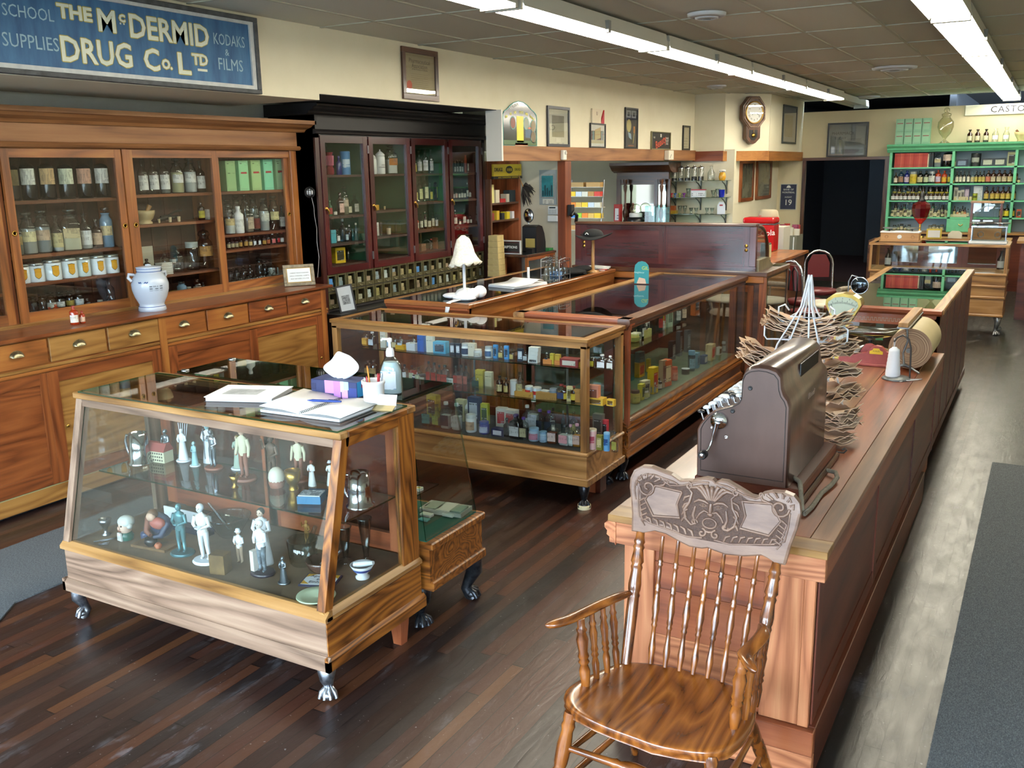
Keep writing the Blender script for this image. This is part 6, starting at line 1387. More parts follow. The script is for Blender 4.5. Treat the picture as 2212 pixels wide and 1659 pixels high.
# calendar, keypad, phone box on the stub wall
t = thing('calendar','old calendar with a teal moonlit picture on the grey wall beside the post','calendar',(-5.03,9.69,1.58))
b = MB(); b.box(-5.145,-4.925,9.692,9.698,1.6,1.99,printed('#8f9aa0','#6a7880',.03,.35)); b.obj('card',t,True)
b = MB(); b.box(-5.125,-4.95,9.686,9.692,1.675,1.945,mottled('#7f8688','#9aa0a0',40,.5,.3,0,'embossed_border')); b.obj('embossed_border',t,True)
b = MB(); b.box(-5.11,-4.965,9.683,9.686,1.69,1.925,mottled('#17505c','#2e8a98',9,.5,0,0,'teal_picture'))
for k in range(5): b.box(-5.1+.028*k,-5.085+.028*k,9.681,9.683,1.7,1.76+.03*((k*2) % 3),plain('#123842',.5))
b.obj('picture',t,True); b = MB(); b.box(-5.1,-4.96,9.688,9.692,1.61,1.665,printed('#c9ccc6','#5a6266',.008,.6)); b.obj('date_pad',t,True)
t = thing('keypad','white alarm keypad with an open flap on the wall beside the post','keypad',(-4.96,9.69,1.4))
b = MB(); b.box(-5.03,-4.9,9.675,9.698,1.49,1.585,plain('#cdd4d8',.35)); b.obj('body',t,True,bev=.008,seg=2)
b = MB(); b.box(-5.03,-4.9,9.665,9.68,1.41,1.48,plain('#cdd4d8',.35)); b.obj('flap',t,True,bev=.006)
b = MB(); b.box(-5.01,-4.93,9.672,9.676,1.56,1.576,plain('#2c3a40',.3)); b.obj('display',t,True)
for r_ in range(3):
 for c_ in range(5): b = MB(); b.box(-5.015+.021*c_,-5.003+.021*c_,9.67,9.676,1.505+.016*r_,1.515+.016*r_,plain('#8f999e',.4)); b.obj('key',t,True)
t = thing('thermostat','small white sensor box on the wooden header near the post','sensor',(-4.77,9.57,2.09))
b = MB(); b.box(-4.79,-4.75,9.53,9.61,2.095,2.2,plain('#d9d9d0',.4)); b.obj('body',t,True,bev=.006)
b = MB(); b.lathe([(.02,-4.75),(.014,-4.735)],(0,9.57,2.17),plain('#c9c9c2',.3),12,'x'); b.obj('lens',t,True)
t = thing('thermostat','cream square sensor box on the wooden header nearer the alcove','sensor',(-4.77,12.85,2.09))
b = MB(); b.box(-4.79,-4.72,12.76,12.95,2.095,2.225,plain('#d9d5c2',.4)); b.obj('body',t,True,bev=.006)
b = MB(); b.tube([(-4.718,12.8,2.12),(-4.718,12.85,2.17)],.003,K,5); b.obj('lever',t,True)
# ---------------------------------------------------------------- on top of the nearest cases
ZT = 1.0555
t = thing('notebook','closed spiral notebook with a pale cover picture, on the figurine case','notebook',(-2.97,2.88,ZT),rz=.35)
PW_ = plain('#f2f3f2',.6)
b = MB(); b.box(-.15,.15,-.11,.11,0,.018,plain('#dcdedd',.7)); b.obj('pages',t)
b = MB(); b.box(-.155,.155,-.115,.115,.018,.021,PW_); b.obj('cover',t)
b = MB(); b.box(-.1,.06,-.06,.04,.021,.0214,mottled('#8b8f90','#c9cccc',20,.6,0,0,'cover_picture')); b.obj('cover_picture',t)
b = MB(); b.box(-.155,.155,-.115,.115,-.0,.001,plain('#3a3c40',.5)); b.obj('back_cover',t)
t = thing('guest_book','open white spiral guest book lying on the figurine case','book',(-2.53,2.84,ZT),rz=.04)
for s in (-1,1):
 b = MB(); m = 7; vs = []
 for i in range(m):
  f = i/(m-1); x = s*(.005+.2*f); z = .012+.012*sin(f*pi*.9)+(.03*max(0,f-.7)*(1 if s < 0 else .2))
  vs += [(x,-.14,z),(x,.14,z+(.012*f if s < 0 else 0))]
 b.add(vs,[(2*i,2*i+2,2*i+3,2*i+1) if s > 0 else (2*i,2*i+1,2*i+3,2*i+2) for i in range(m-1)],PW_,True); b.obj('page',t,solid=.002)
 b = MB(); b.box(min(0,s*.2),max(0,s*.2),-.14,.14,.001,.011,plain('#e2e3e2',.8)); b.obj('page_block',t)
b = MB(); b.box(-.21,.212,-.145,.145,0,.0012,plain('#2a2c30',.4)); b.obj('cover',t)
b = MB()
for k in range(26): y = -.13+.0104*k; b.tube([(.006*cos(a*pi/4),y,.014+.007*sin(a*pi/4)) for a in range(8)],.0009,K,4,closed=True)
b.obj('spiral_binding',t)
t = thing('pen','blue ballpoint pen lying on the open guest book','pen',(-2.53,2.86,ZT+.03),rz=.3)
b = MB(); b.lathe([(.001,-.075),(.0035,-.06),(.0055,-.05),(.0055,.05),(.004,.075)],(0,0,0),plain('#173a8c',.25),10,'x'); b.obj('barrel',t)
b = MB(); b.box(.02,.07,-.001,.001,.0055,.0075,plain('#24262c',.3)); b.obj('clip',t)
t = thing('tissue_box','colourful tissue box with a white tissue pulled up','tissue box',(-2.585,3.035,ZT),rz=.1)
b = MB(); b.box(-.115,.115,-.055,.055,0,.085,plain('#27305c',.5)); b.obj('box_body',t,bev=.002)
for q,c in (((-.1,-.06,.01,.03),'#2bb5c0'),((-.06,-.02,.0,.02),'#8ad6df'),((-.045,.0,.03,.085),'#c98ac0'),((.0,.035,.01,.085),'#b57ac9'),((.04,.07,.0,.05),'#d9a0d0'),((.05,.075,.05,.085),'#a9c9c4'),((.075,.115,.0,.06),'#2a3a7c'),((.035,.05,.04,.085),'#e8e8ee'),((-.115,-.09,.04,.07),'#17204a')):
 b = MB(); b.box(q[0],q[1],-.0558,-.055,q[2],q[3],plain(c,.5)); b.obj('colour_patch',t)
for q,c in (((-.05,-.01,.02,.085),'#2a8fc9'),((.0,.05,.0,.05),'#3a3f78'),((-.02,.03,.055,.085),'#b5445c')):
 b = MB(); b.box(.115,.1158,q[0],q[1],q[2],q[3],plain(c,.5)); b.obj('colour_patch',t)
b = MB(); rnd = random.Random(5); m,n = 7,9; vs = []
for i in range(m):
 for j in range(n):
  u = j/(n-1)-.5; f = i/(m-1); vs.append((u*(.06+.13*sin(f*pi*.8)),.012*sin(j*1.7+f*2)*(1-f*.4),.083+f*(.09+.03*cos(u*3)-.03*(u < -.2))))
b.add(vs,[(i*n+j,i*n+j+1,(i+1)*n+j+1,(i+1)*n+j) for i in range(m-1) for j in range(n-1)],plain('#f4f5f5',.9),True); b.obj('tissue',t,solid=.002,sub=1)
t = thing('pen_holder','white plastic cup full of pens and pencils beside the tissue box','pen cup',(-2.37,2.985,ZT))
b = MB(); b.lathe([(.042,0),(.045,.09),(.049,.095),(.049,.108),(.045,.108),(.041,.01)],(0,0,0),plain('#eef0f0',.35),24,cap=False); b.lathe([(.042,0),(.001,.002)],(0,0,0),plain('#eef0f0',.35),24); b.obj('cup',t)
for k,(a,tl,c,h) in enumerate(((2.6,.12,'#d98a1a',.165),(1.2,.05,'#b01c26',.135),(.2,.1,'#b01c26',.14),(-.4,.14,'#a3141e',.13),(3.6,.2,'#e8e8e8',.12),(4.2,.1,'#b01c26',.128),(.8,.2,'#9aa0a6',.142))):
 b = MB(); b.lathe([(.0035,.01),(.0035,h-.012),(.001,h)],(0,0,0),plain(c,.4),7); b.xf(Matrix.Translation((.018*cos(a),.018*sin(a),0)) @ Matrix.Rotation(tl,4,'Y') if cos(a) > 0 else Matrix.Translation((.018*cos(a),.018*sin(a),0)) @ Matrix.Rotation(-tl,4,'Y')); b.obj('pen',t)
t = thing('pump_bottle','clear pump bottle of hand sanitizer behind the pen cup','bottle',(-2.425,3.18,1.0595),rz=.3)
b = MB(); b.lathe([(.046,0),(.05,.01),(.05,.1),(.047,.125),(.03,.15),(.017,.165),(.016,.17)],(0,0,0),glass('#e9f2f2','#9fb9bc',0,1.5,1.2,'sanitizer_plastic'),20,sy=.72); b.obj('bottle_body',t)
b = MB(); b.lathe([(.044,.004),(.046,.1),(.03,.14)],(0,0,0),plain('#dfe6e6',.5),20,sy=.7); b.obj('gel',t)
b = MB(); b.box(-.034,.034,-.0375,-.0365,.025,.105,printed('#dfe9ee','#4a86b5',.006,.5)); b.obj('bottle_label',t)
b = MB(); b.lathe([(.018,.165),(.018,.185),(.014,.2),(.006,.202),(.006,.225),(.011,.228),(.011,.242),(.004,.245)],(0,0,0),plain('#f4f5f5',.35),14); b.tube([(0,0,.238),(-.03,-.004,.24),(-.036,-.005,.232)],.005,plain('#f4f5f5',.35),8); b.obj('pump',t)
t = thing('card_holder','small gold and white business card stand at the back corner of the figurine case','card holder',(-2.29,2.95,ZT),rz=.25)
b = MB(); b.add([(-.045,-.03,.001),(.045,-.03,.001),(.045,.01,.014),(-.045,.01,.014)],[(0,1,2,3)],plain('#a8976a',.4,.4)); b.obj('base',t,solid=.003)
b = MB(); b.add([(-.045,.005,.0),(.045,.005,.0),(.045,.03,.055),(-.045,.03,.055)],[(0,1,2,3)],plain('#eceeee',.5)); b.obj('card',t,solid=.002)
# ---------------------------------------------------------------- on the left back counter
LC = plain('#f1f2f2',.8)
LACE = mottled('#cfc9b4','#f0ede0',60,.9,1.0,0,'lace')
t = thing('table_lamp','white table lamp with a lace shade and a cloth round its foot','lamp',(-3.66,5.72,1.09))
b = MB(); b.lathe([(.09,0),(.085,.012),(.03,.02),(.011,.03),(.011,.3)],(0,0,0),plain('#dfe4ea',.3),18); b.obj('stand',t)
b = MB(); n = 36; m = 9; vs = []
for i in range(m):
 f = i/(m-1); r = .012+.08*f**.42 if f < .65 else .079+.035*(f-.65)/.35; z = .455-.215*f
 for j in range(n): a = 2*pi*j/n; q = r*(1+(.1*max(0,f-.6)/.4)*cos(12*a))+(.012*cos(a+.6)*f); vs.append((q*cos(a)+.02*max(0,f-.7),q*sin(a),z+(.012*cos(12*a) if i == m-1 else 0)-.02*cos(a+.3)*f*-1))
b.add(vs,[(i*n+j,i*n+(j+1) % n,(i+1)*n+(j+1) % n,(i+1)*n+j) for i in range(m-1) for j in range(n)]+[tuple(range(n))[::-1]],LACE,True); b.obj('lamp_shade',t,solid=.002)
b = MB(); rnd = random.Random(2)
for x,y,z,r,s_ in ((0,0,.03,.075,(1,1,.5)),(-.08,-.02,.02,.07,(1.3,.9,.3)),(.07,.0,.04,.05,(1,1,.8)),(.1,.05,.05,.05,(1,.9,.9)),(-.03,.06,.03,.07,(1.1,.9,.6)),(.03,-.06,.015,.08,(1.2,.8,.25))): b.ball((x,y,z),r,LC,14,9,s_)
b.obj('cloth',t,sub=0)
b = MB(); b.add([(.0,-.15,.012),(.06,-.15,.012),(.05,-.262,.006),(.012,-.262,.006),(.05,-.268,-.01),(.012,-.268,-.01),(.035,-.27,-.06),(.005,-.27,-.055),(-.01,-.27,-.1),(-.012,-.27,-.095)],[(0,1,2,3),(3,2,4,5),(5,4,6,7),(7,6,8,9)],LC,True); b.obj('cloth_corner',t,solid=.003)
t = thing('paper_stack','stack of white papers with a curled top sheet on the lamp counter','papers',(-3.68,6.55,1.09),rz=1.35)
for k in range(4): b = MB(); b.box(-.2,.2,-.14,.14,.005*k,.005*k+.004,plain(('#d7dbe0','#eceeef')[k % 2],.8)); b.xf(Matrix.Rotation(.03*k-.04,4,'Z')); b.obj('sheet',t)
b = MB(); m = 12; vs = []
for i in range(m): f = i/(m-1); x = -.2+.36*f; z = .021+.028*math.exp(-((f-.85)*6)**2); vs += [(x,-.14,z),(x,.14,z)]
b.add(vs,[(2*i,2*i+2,2*i+3,2*i+1) for i in range(m-1)],plain('#e4e6e8',.8),True); b.obj('curled_sheet',t,solid=.001)
t = thing('card_stand','small clear plastic card stand left of the paper stack','stand',(-3.88,6.3,1.09))
b = MB(); b.box(-.003,.003,-.05,.05,0,.07,glass('#e4ecef','#a9b9bf',0,1.5,2,'acrylic')); b.obj('panel',t); b = MB(); b.box(-.02,.02,-.05,.05,0,.003,glass('#e4ecef','#a9b9bf',0,1.5,2,'acrylic')); b.obj('foot',t)
t = thing('bottle_carrier','wire rack of clear glass bottles on the back of the lamp counter','bottle rack',(-3.56,6.98,1.09))
for x in (-.05,.05):
 for y in (-.07,0,.07):
  b = MB(); b.lathe([(.02,.005),(.024,.01),(.024,.11),(.014,.14),(.009,.155),(.009,.2),(.012,.205)],(x,y,0),CG,12); b.obj('bottle',t)
for z in (.05,.16): b = MB(); b.tube([(-.085,-.1,z),(.085,-.1,z),(.085,.1,z),(-.085,.1,z)],.003,STEEL,6,closed=True); b.obj('wire',t)
for x in (-.085,.085): b = MB(); b.tube([(x,-.1,.0),(x,-.1,.18),(x,0,.19),(x,.1,.18),(x,.1,0)],.003,STEEL,6); b.obj('wire',t)
b = MB(); b.lathe([(.011,0),(.011,.12)],(0,0,0),plain('#e4e6e8',.4),10); o = b.obj('white_tube'); o.location = (-3.72,6.8,1.0905); tag(o,'upright white tube beside the rack of clear bottles','tube')
BK = plain('#101215',.9)
t = thing('hat_stand','wooden hat stand with black fedora brim cap by the curved case','hat stand',(-3.54,7.68,1.09))
b = MB(); b.lathe([(.06,0),(.055,.015),(.016,.02),(.014,.3),(.02,.31)],(0,0,0),wood('oaklt','z'),14); b.obj('pole',t)
t = thing('hat','black peaked cap with a white badge resting on the wooden stand','hat',(-3.54,7.68,1.4),rz=.2)
b = MB(); b.lathe([(.001,.075),(.06,.07),(.09,.045),(.1,.01),(.085,0)],(0,0,0),BK,18); b.obj('crown',t,sub=1)
b = MB(); m,n = 4,16; vs = []
for i in range(m):
 r = .085+.07*i/(m-1)
 for j in range(n+1): a = -2.5+5.0*j/n; vs.append((r*1.15*cos(a),r*sin(a)*.9,.012+.03*(i/(m-1))*cos(2*a)))
b.add(vs,[(i*(n+1)+j,i*(n+1)+j+1,(i+1)*(n+1)+j+1,(i+1)*(n+1)+j) for i in range(m-1) for j in range(n)],BK,True); b.obj('brim',t,solid=.004)
b = MB(); b.tube([(-.05,-.09,.03),(-.035,-.095,.045),(-.02,-.095,.03)],.004,plain('#e4e6e6',.5),6); b.obj('badge',t)
t = thing('folded_clothes','heap of black cloth with a blue corner on the counter below the hat','cloth',(-3.66,7.5,1.09))
b = MB()
for x,y,z,r,s_ in ((0,0,.02,.1,(1.3,1.5,.3)),(.05,.1,.035,.08,(1,1.6,.35)),(-.06,-.06,.03,.07,(1.2,1.3,.4))): b.ball((x,y,z),r,BK,14,8,s_)
b.obj('black_cloth',t); b = MB(); b.box(-.12,-.02,-.2,-.1,0,.03,plain('#2f6aa8',.6)); b.obj('blue_packet',t)
t = thing('paper_stack','pile of white and red papers at the far end of the lamp counter','papers',(-3.6,7.88,1.09),rz=.3)
for k in range(5): b = MB(); b.box(-.09,.09,-.1,.1,.006*k,.006*k+.005,plain(('#dfe0dc','#b33a3a','#e8e8e4','#d9dad6','#e4e6e4')[k],.7)); b.xf(Matrix.Rotation(.25*k,4,'Z')); b.obj('sheet',t)
t = thing('display_card','rounded teal display card standing on the long showcase side','display card',(-2.86,7.15,1.075),rz=.1)
pts = [(-.06,0),(-.06,.12),(-.055,.15),(-.03,.175),(0,.182),(.03,.175),(.055,.15),(.06,.12),(.06,0)]
b = MB(); b.prism(pts,'y',-.003,.003,plain('#1f8a92',.45)); b.obj('card',t)
b = MB(); b.text('GIL',FRONTY(.03,-.0035,.125),.04,plain('#c9d22c',.5),.0003); b.text('Neighbour',FRONTY(-.02,-.0035,.09),.02,plain('#bfe0e0',.5),.0003); b.prism([(-.04,0),(.04,0),(.03,.04),(-.02,.05)],'y',-.0045,-.003,plain('#d9b9a0',.5)); b.obj('printing',t)
# ---------------------------------------------------------------- on the pine cabinet worktop
ST = plain('#b9c2cc',.2,0,.6); BL = plain('#2a4a86',.25)
t = thing('stoneware_jar','large pale grey stoneware apothecary jar with blue bands on the worktop','jar',(-5.42,4.41,1.08))
b = MB(); pr = [(.088,0),(.095,.006),(.09,.03),(.082,.045),(.088,.06),(.108,.1),(.122,.15),(.124,.19),(.112,.23),(.088,.262),(.076,.272),(.082,.285),(.082,.298)]
b.lathe(pr,(0,0,0),ST,36); b.obj('jar_body',t)
for r,z in ((.0935,.008),(.0885,.034),(.0835,.276),(.0835,.297)): b = MB(); b.lathe([(r,z-.002),(r+.0012,z),(r,z+.002)],(0,0,0),BL,36,cap=False); b.obj('blue_band',t)
b = MB(); b.lathe([(.084,.298),(.086,.304),(.06,.31),(.02,.312),(.02,.322),(.001,.326)],(0,0,0),ST,30); b.obj('lid',t)
for s in (-1,1): b = MB(); b.tube([(s*.03-.02,s*.085,.255),(s*.035-.02,s*.125,.262),(s*.03-.02,s*.135,.24),(s*.02-.02,s*.118,.215)],.011,ST,8); b.obj('handle',t)
b = MB()
for q in range(3): b.tube([(.118*cos(-1.35+.14*k),.118*sin(-1.35+.14*k),.2+.012*sin(k*2+q)) for k in range(5)],.003,BL,5)
b.obj('blue_brushwork',t)
b = MB(); m = 8; R_ = .1255; vs = [(R_*cos(-.75+.75*i/m),R_*sin(-.75+.75*i/m),z) for z in (.15,.185) for i in range(m+1)]; b.add(vs,[(i,i+1,m+2+i,m+1+i) for i in range(m)],printed('#aab4bf','#23262c',.008,.7),True); b.obj('stencilled_label',t)
t = thing('framed_notice','silver framed notice card at the right end of the pine worktop','frame',(-5.42,5.92,1.081),rz=.95)
FS = mottled('#5d564a','#857d6c',30,.35,.2,.5,'pewter_frame'); tilt = Matrix.Rotation(-.25,4,'X')
for q in ((-.13,.13,0,.028),(-.13,.13,.152,.18),(-.13,-.102,.028,.152),(.102,.13,.028,.152)): b = MB(); b.box(q[0],q[1],-.008,.008,q[2],q[3],FS); b.xf(tilt); b.obj('frame',t,bev=.003)
b = MB(); b.box(-.106,.106,-.004,-.002,.024,.156,plain('#a3884e',.4,.5)); b.xf(tilt); b.obj('gilt_slip',t)
b = MB(); b.box(-.096,.096,-.0055,-.004,.034,.146,plain('#e4eaec',.6))
for k,tx in enumerate(('CABINET FROM STANDARD','DRUG, STANDARD, ALBERTA','BUILT BETWEEN 1914-1918')): b.text(tx,FRONTY(.004,-.0057,.108-.024*k),.0125,plain('#23262c',.6),.0002)
b.xf(tilt); b.obj('card',t)
b = MB(); b.prism([(.08,0),(.084,0),(.036,.12),(.032,.12)],'x',-.02,.02,plain('#2a2622',.7)); b.obj('easel',t)
t = thing('framed_notice','slim black framed drawing leaning by the small drawers of the black cabinet','frame',(-5.33,6.42,.796),rz=.9)
tilt = Matrix.Rotation(-.2,4,'X') @ Matrix.Rotation(-.12,4,'Y')
for q in ((-.075,.075,0,.014),(-.075,.075,.226,.24),(-.075,-.061,.014,.226),(.061,.075,.014,.226)): b = MB(); b.box(q[0],q[1],-.006,.006,q[2],q[3],plain('#14161f',.4)); b.xf(tilt); b.obj('frame',t)
b = MB(); b.box(-.061,.061,-.002,0,.014,.226,plain('#b9c0c4',.6)); b.box(-.035,.035,-.003,-.002,.07,.15,mottled('#3a3f44','#9aa0a4',60,.6,0,0,'ink_drawing')); b.xf(tilt); b.obj('drawing',t)
b = MB(); b.prism([(.08,0),(.084,0),(.036,.13),(.032,.13)],'x',-.02,.02,plain('#6a5340',.7)); b.obj('easel',t)
t = thing('cage_lamp','black wire caged lamp with a hanging cord between the two tall cabinets','lamp',(-5.5,6.2,1.84))
b = MB(); b.ball((0,0,0),.03,plain('#dfe3e6',.4),12,8); b.obj('bulb',t)
b = MB()
for k in range(6): a = k*pi/6; b.tube([(.042*cos(a)*sin(q*pi/8),.042*sin(a)*sin(q*pi/8),.045*cos(q*pi/8)) for q in range(17)],.0035,K,5)
for z in (-.02,.02): b.tube([(.038*cos(q*pi/8),.038*sin(q*pi/8),z) for q in range(16)],.003,K,5,closed=True)
b.obj('cage',t)
b = MB(); b.tube([(.01,.01,-.045),(.02,.02,-.12),(.012,.03,-.2),(.028,.03,-.3),(.02,.03,-.42),(.034,.03,-.55),(.03,.0,-.72)],.0035,plain('#8a8684',.6),6); b.obj('cord',t)
# mortar with pestle, pipe wrench and other things inside the pine cabinet
ZS = 1.6605; CM = mottled('#a08b62','#c2ae82',12,.5,.1,0,'worn_stoneware')
t = thing('mortar','cream stone mortar with a wooden pestle in the pine cabinet middle bay','mortar',(-5.74,4.68,ZS))
b = MB(); b.lathe([(.055,0),(.055,.012),(.042,.02),(.06,.035),(.075,.07),(.078,.095),(.07,.095),(.05,.05),(.001,.03)],(0,0,0),CM,24,cap=False); b.obj('bowl',t)
b = MB(); b.tube([(0,0,.05),(.01,.03,.1),(.015,.045,.13)],[.012,.014,.018],wood('oaklt','z'),10); b.obj('pestle',t)
t = thing('pill_press','dark iron cork press with a raised handle beside the mortar','tool',(-5.78,4.93,ZS))
b = MB(); b.tube([(0,-.09,.02),(0,-.03,.035),(0,.05,.03),(0,.09,.035)],[.01,.018,.014,.01],plain('#15191c',.4,.5),8); b.obj('press_base',t)
b = MB(); b.tube([(0,-.07,.04),(0,0,.045),(0,.07,.075),(0,.13,.08)],.008,plain('#15191c',.4,.5),8); b.obj('handle',t)
t = thing('card_stack','stack of white labels in the middle bay behind the grey urn','cards',(-5.7,4.78,1.2855))
for k in range(8): b = MB(); b.box(-.035,.035,-.05,.05,.011*k,.011*k+.008,plain('#d9dad2',.7)); b.xf(Matrix.Rotation(.02*((k*7) % 5-2),4,'Z')); b.obj('label_pad',t)
b = MB(); b.box(-.003,.003,-.12,.1,0,.2,plain('#b5b2a0',.7)); o = b.obj('photo_card'); o.location = (-5.88,4.74,1.2855); tag(o,'pale photograph card leaning at the back of the middle bay','card')
# ---------------------------------------------------------------- figurines and curios in the slant-fronted case
def limb(b,pts,rs,m): b.tube(pts,rs,m,8)
def figure(label,loc,h,rz,coat,legs,skin,hair,base=None,arms='fold',cat='figurine',robe=False,hat=None,lean=0.0,prop=None):
 """a standing statuette: tapered legs or robe, torso, bent arms, neck, head with nose and hair"""
 t = thing('figurine',label,cat,loc,rz); u = h/1.0; z0 = 0
 if base: b = MB(); b.lathe([(.2*u,0),(.21*u,.02*u),(.19*u,.05*u)],(0,0,0),base,20,sx=1.15); b.obj('base',t); z0 = .05*u
 s = (h-z0); P = lambda x,y,z: (x*s+lean*z*s,y*s,z0+z*s)
 b = MB()
 if robe: b.lathe([(.17*s,z0),(.16*s,z0+.1*s),(.11*s,z0+.45*s),(.1*s,z0+.55*s)],(0,0,0),coat,18,sx=1,sy=.8)
 for q in (-1,1):
  if not robe: limb(b,[P(q*.055,.0,.5),P(q*.06,-.01,.27),P(q*.062,.005,.04),P(q*.065,-.05,.015)],[.055*s,.042*s,.032*s,.022*s],legs)
 b.obj('robe' if robe else 'legs',t)
 b = MB(); b.lathe([(.075*s,z0+.44*s),(.1*s,z0+.5*s),(.088*s,z0+.6*s),(.115*s,z0+.72*s),(.105*s,z0+.8*s),(.04*s,z0+.84*s),(.032*s,z0+.87*s)],(lean*.6*s,0,0),coat,16,sy=.68)
 for q in (-1,1):
  A_ = {'fold': [P(q*.115,0,.78),P(q*.16,-.02,.63),P(q*.05,-.11,.6)],'down': [P(q*.115,0,.78),P(q*.155,.01,.62),P(q*.165,-.03,.45)],'raise': [P(q*.115,0,.78),P(q*.2,-.03,.7),P(q*.19,-.08,.9)] if q < 0 else [P(q*.115,0,.78),P(q*.16,.0,.62),P(q*.08,-.1,.58)]}[arms]
  limb(b,A_,[.042*s,.036*s,.026*s],coat); b.ball(A_[-1],.028*s,skin,8,6)
 b.obj('torso',t)
 b = MB(); c = P(0,-.005,.92); b.ball(c,.068*s,skin,14,10,(.85,.95,1.1)); b.ball((c[0],c[1]-.066*s,c[2]-.005*s),.014*s,skin,6,5,(.8,1,1.2))
 for q in (-1,1): b.ball((c[0]+q*.024*s,c[1]-.058*s,c[2]+.014*s),.009*s,K,6,4)
 b.obj('head',t)
 if hair: b = MB(); b.ball((c[0],c[1]+.016*s,c[2]+.018*s),.072*s,hair,12,8,(.95,.95,1.0)); b.obj('hair',t)
 if hat: b = MB(); b.lathe([(.1*s,c[2]+.03*s),(.075*s,c[2]+.045*s),(.06*s,c[2]+.11*s),(.001,c[2]+.12*s)],(c[0],c[1],0),hat,14); b.obj('hat',t)
 if prop == 'staff': b = MB(); b.tube([P(-.19,-.08,.2),P(-.19,-.08,1.0)],.012*s,hair or skin,6); b.obj('staff',t)
 if prop == 'bowl': b = MB(); b.lathe([(.02*s,0),(.06*s,.05*s),(.055*s,.05*s),(.01*s,.01*s)],P(0,-.13,.58),skin,12); b.obj('bowl',t)
 if prop == 'quills':
  for k in range(5): b = MB(); b.tube([P(.05*(k-2),.05,.6),P(.09*(k-2),.09,1.15)],.01*s,coat,5); b.obj('quill',t)
 if prop == 'pedestal': b = MB(); b.box(-.2*s,-.1*s,-.12*s,.0,z0,z0+.4*s,plain('#d9d2c8',.4)); b.obj('pedestal',t)
 return t
PEW = plain('#7d858c',.3,.8); WP = plain('#e4eaf0',.25); TEAL = plain('#9cc6cc',.3); SK = plain('#c9a48c',.5); BRZ = mottled('#3a2a20','#6d5442',40,.4,.3,.5,'bronze'); CREAM = plain('#d6cfae',.5); WDN = wood('oaklt','z'); CLAY = plain('#8f5a48',.6)
Zs,Zf = .6715,.3685; IC = ' in the figurine case'
figure('pewter suited man statuette, left on the glass shelf'+IC,(-3.57,2.9,Zs),.154,0,PEW,PEW,PEW,PEW)
figure('white glazed angel bristling with quills, on the glass shelf'+IC,(-3.49,2.93,Zs),.16,.1,WP,WP,WP,None,WP,robe=True,prop='quills')
figure('pale teal crouching child statuette on a white base, glass shelf'+IC,(-3.38,2.9,Zs),.117,-.2,TEAL,TEAL,TEAL,TEAL,WP,robe=True)
figure('white glazed lady in a bonnet, tall at the back of the glass shelf',(-3.36,2.97,Zs),.19,.2,WP,WP,TEAL,None,None,robe=True,hat=WP)
figure('silver spindly musician statuette holding a raised horn',(-3.27,2.91,Zs),.19,0,plain('#c9d2dc',.15,.9),PEW,PEW,None,CLAY,'raise',prop='staff')
figure('olive robed statuette beside the shirted man on the glass shelf',(-3.16,2.96,Zs),.16,0,plain('#9fae9c',.5),CREAM,SK,plain('#8a7a3a',.6),WP,robe=True)
figure('tall carved man in cream shirt and brown trousers on a brown block',(-3.02,2.86,Zs),.24,0,CREAM,CLAY,SK,plain('#4a3428',.6),CLAY,'down')
figure('dark bronze scholar statuette with one arm raised',(-2.89,2.9,Zs),.21,0,BRZ,BRZ,BRZ,BRZ,None,'raise')
figure('second brown trousered carved man at the back of the glass shelf',(-2.79,2.96,Zs),.2,.3,CREAM,CLAY,SK,plain('#4a3428',.6),CLAY,'down')
figure('stout woman figurine in a white apron folding reddish arms',(-2.69,2.93,Zs),.115,0,plain('#e9ebe6',.4),WP,plain('#a3604c',.5),plain('#8a4a3a',.6),None,robe=True)
figure('figurine in a frilly white bonnet behind the apron woman',(-2.62,2.97,Zs),.11,0,plain('#dfe2dc',.4),WP,plain('#6a4a3c',.5),plain('#5a4438',.6),None,robe=True,hat=WP)
figure('red frog shaped figurine with yellow bag beside the right tankard',(-2.405,2.86,Zs),.1,.4,plain('#c0604a',.3),CLAY,plain('#c0604a',.3),None,None,'fold',prop='bowl')
figure('thin white ceramic apothecary statuette on a white slab',(-3.04,2.62,Zf),.26,.2,plain('#e4e2dc',.3),plain('#d9dcde',.3),WP,WP,WP,'fold',prop='bowl',lean=-.05)
figure('white coated doctor figurine in patterned dark trousers on a round base',(-2.73,2.64,Zf),.235,-.1,plain('#e9edf0',.3),mottled('#1d2a34','#7d8c96',60,.4,0,0,'patterned'),plain('#d9c9bd',.4),plain('#e4e6e6',.4),plain('#2b2430',.3),'fold',prop='pedestal')
figure('bobble headed figurine in white robe with thick dark hair',(-2.8,2.72,Zf),.25,.2,plain('#dfe2e6',.4),WP,plain('#d2b9a4',.4),plain('#23302f',.5),None,robe=True)
figure('small gold articulated figure at the back right of the case floor',(-2.78,2.97,Zf),.115,0,plain('#a87a3c',.4,.3),plain('#a87a3c',.4,.3),plain('#b98c4c',.4,.3),None,None,'raise')
figure('small pewter winged figure on a square pewter slab',(-2.585,2.61,Zf),.115,0,PEW,PEW,PEW,PEW,PEW,robe=True)
figure('stooping baker in white apron leaning over a brown box',(-2.9,2.68,Zf),.15,.1,plain('#d9dde2',.4),plain('#b59a80',.5),SK,plain('#d2d6da',.5),None,'fold',robe=False,hat=WP)
figure('verdigris wire apothecary sculpture holding a mortar',(-3.2,2.63,Zf),.235,.2,plain('#4f8086',.4,.4),plain('#4f8086',.4,.4),plain('#6a9aa0',.4,.4),None,plain('#3f6a70',.4,.4),'fold',prop='bowl')
def simple(name,label,cat,loc,parts,rz=0):
 t = thing(name,label,cat,loc,rz)
 for pn,b in parts: b.obj(pn,t)
 return t
SIL = plain('#c3c8cc',.14,1)
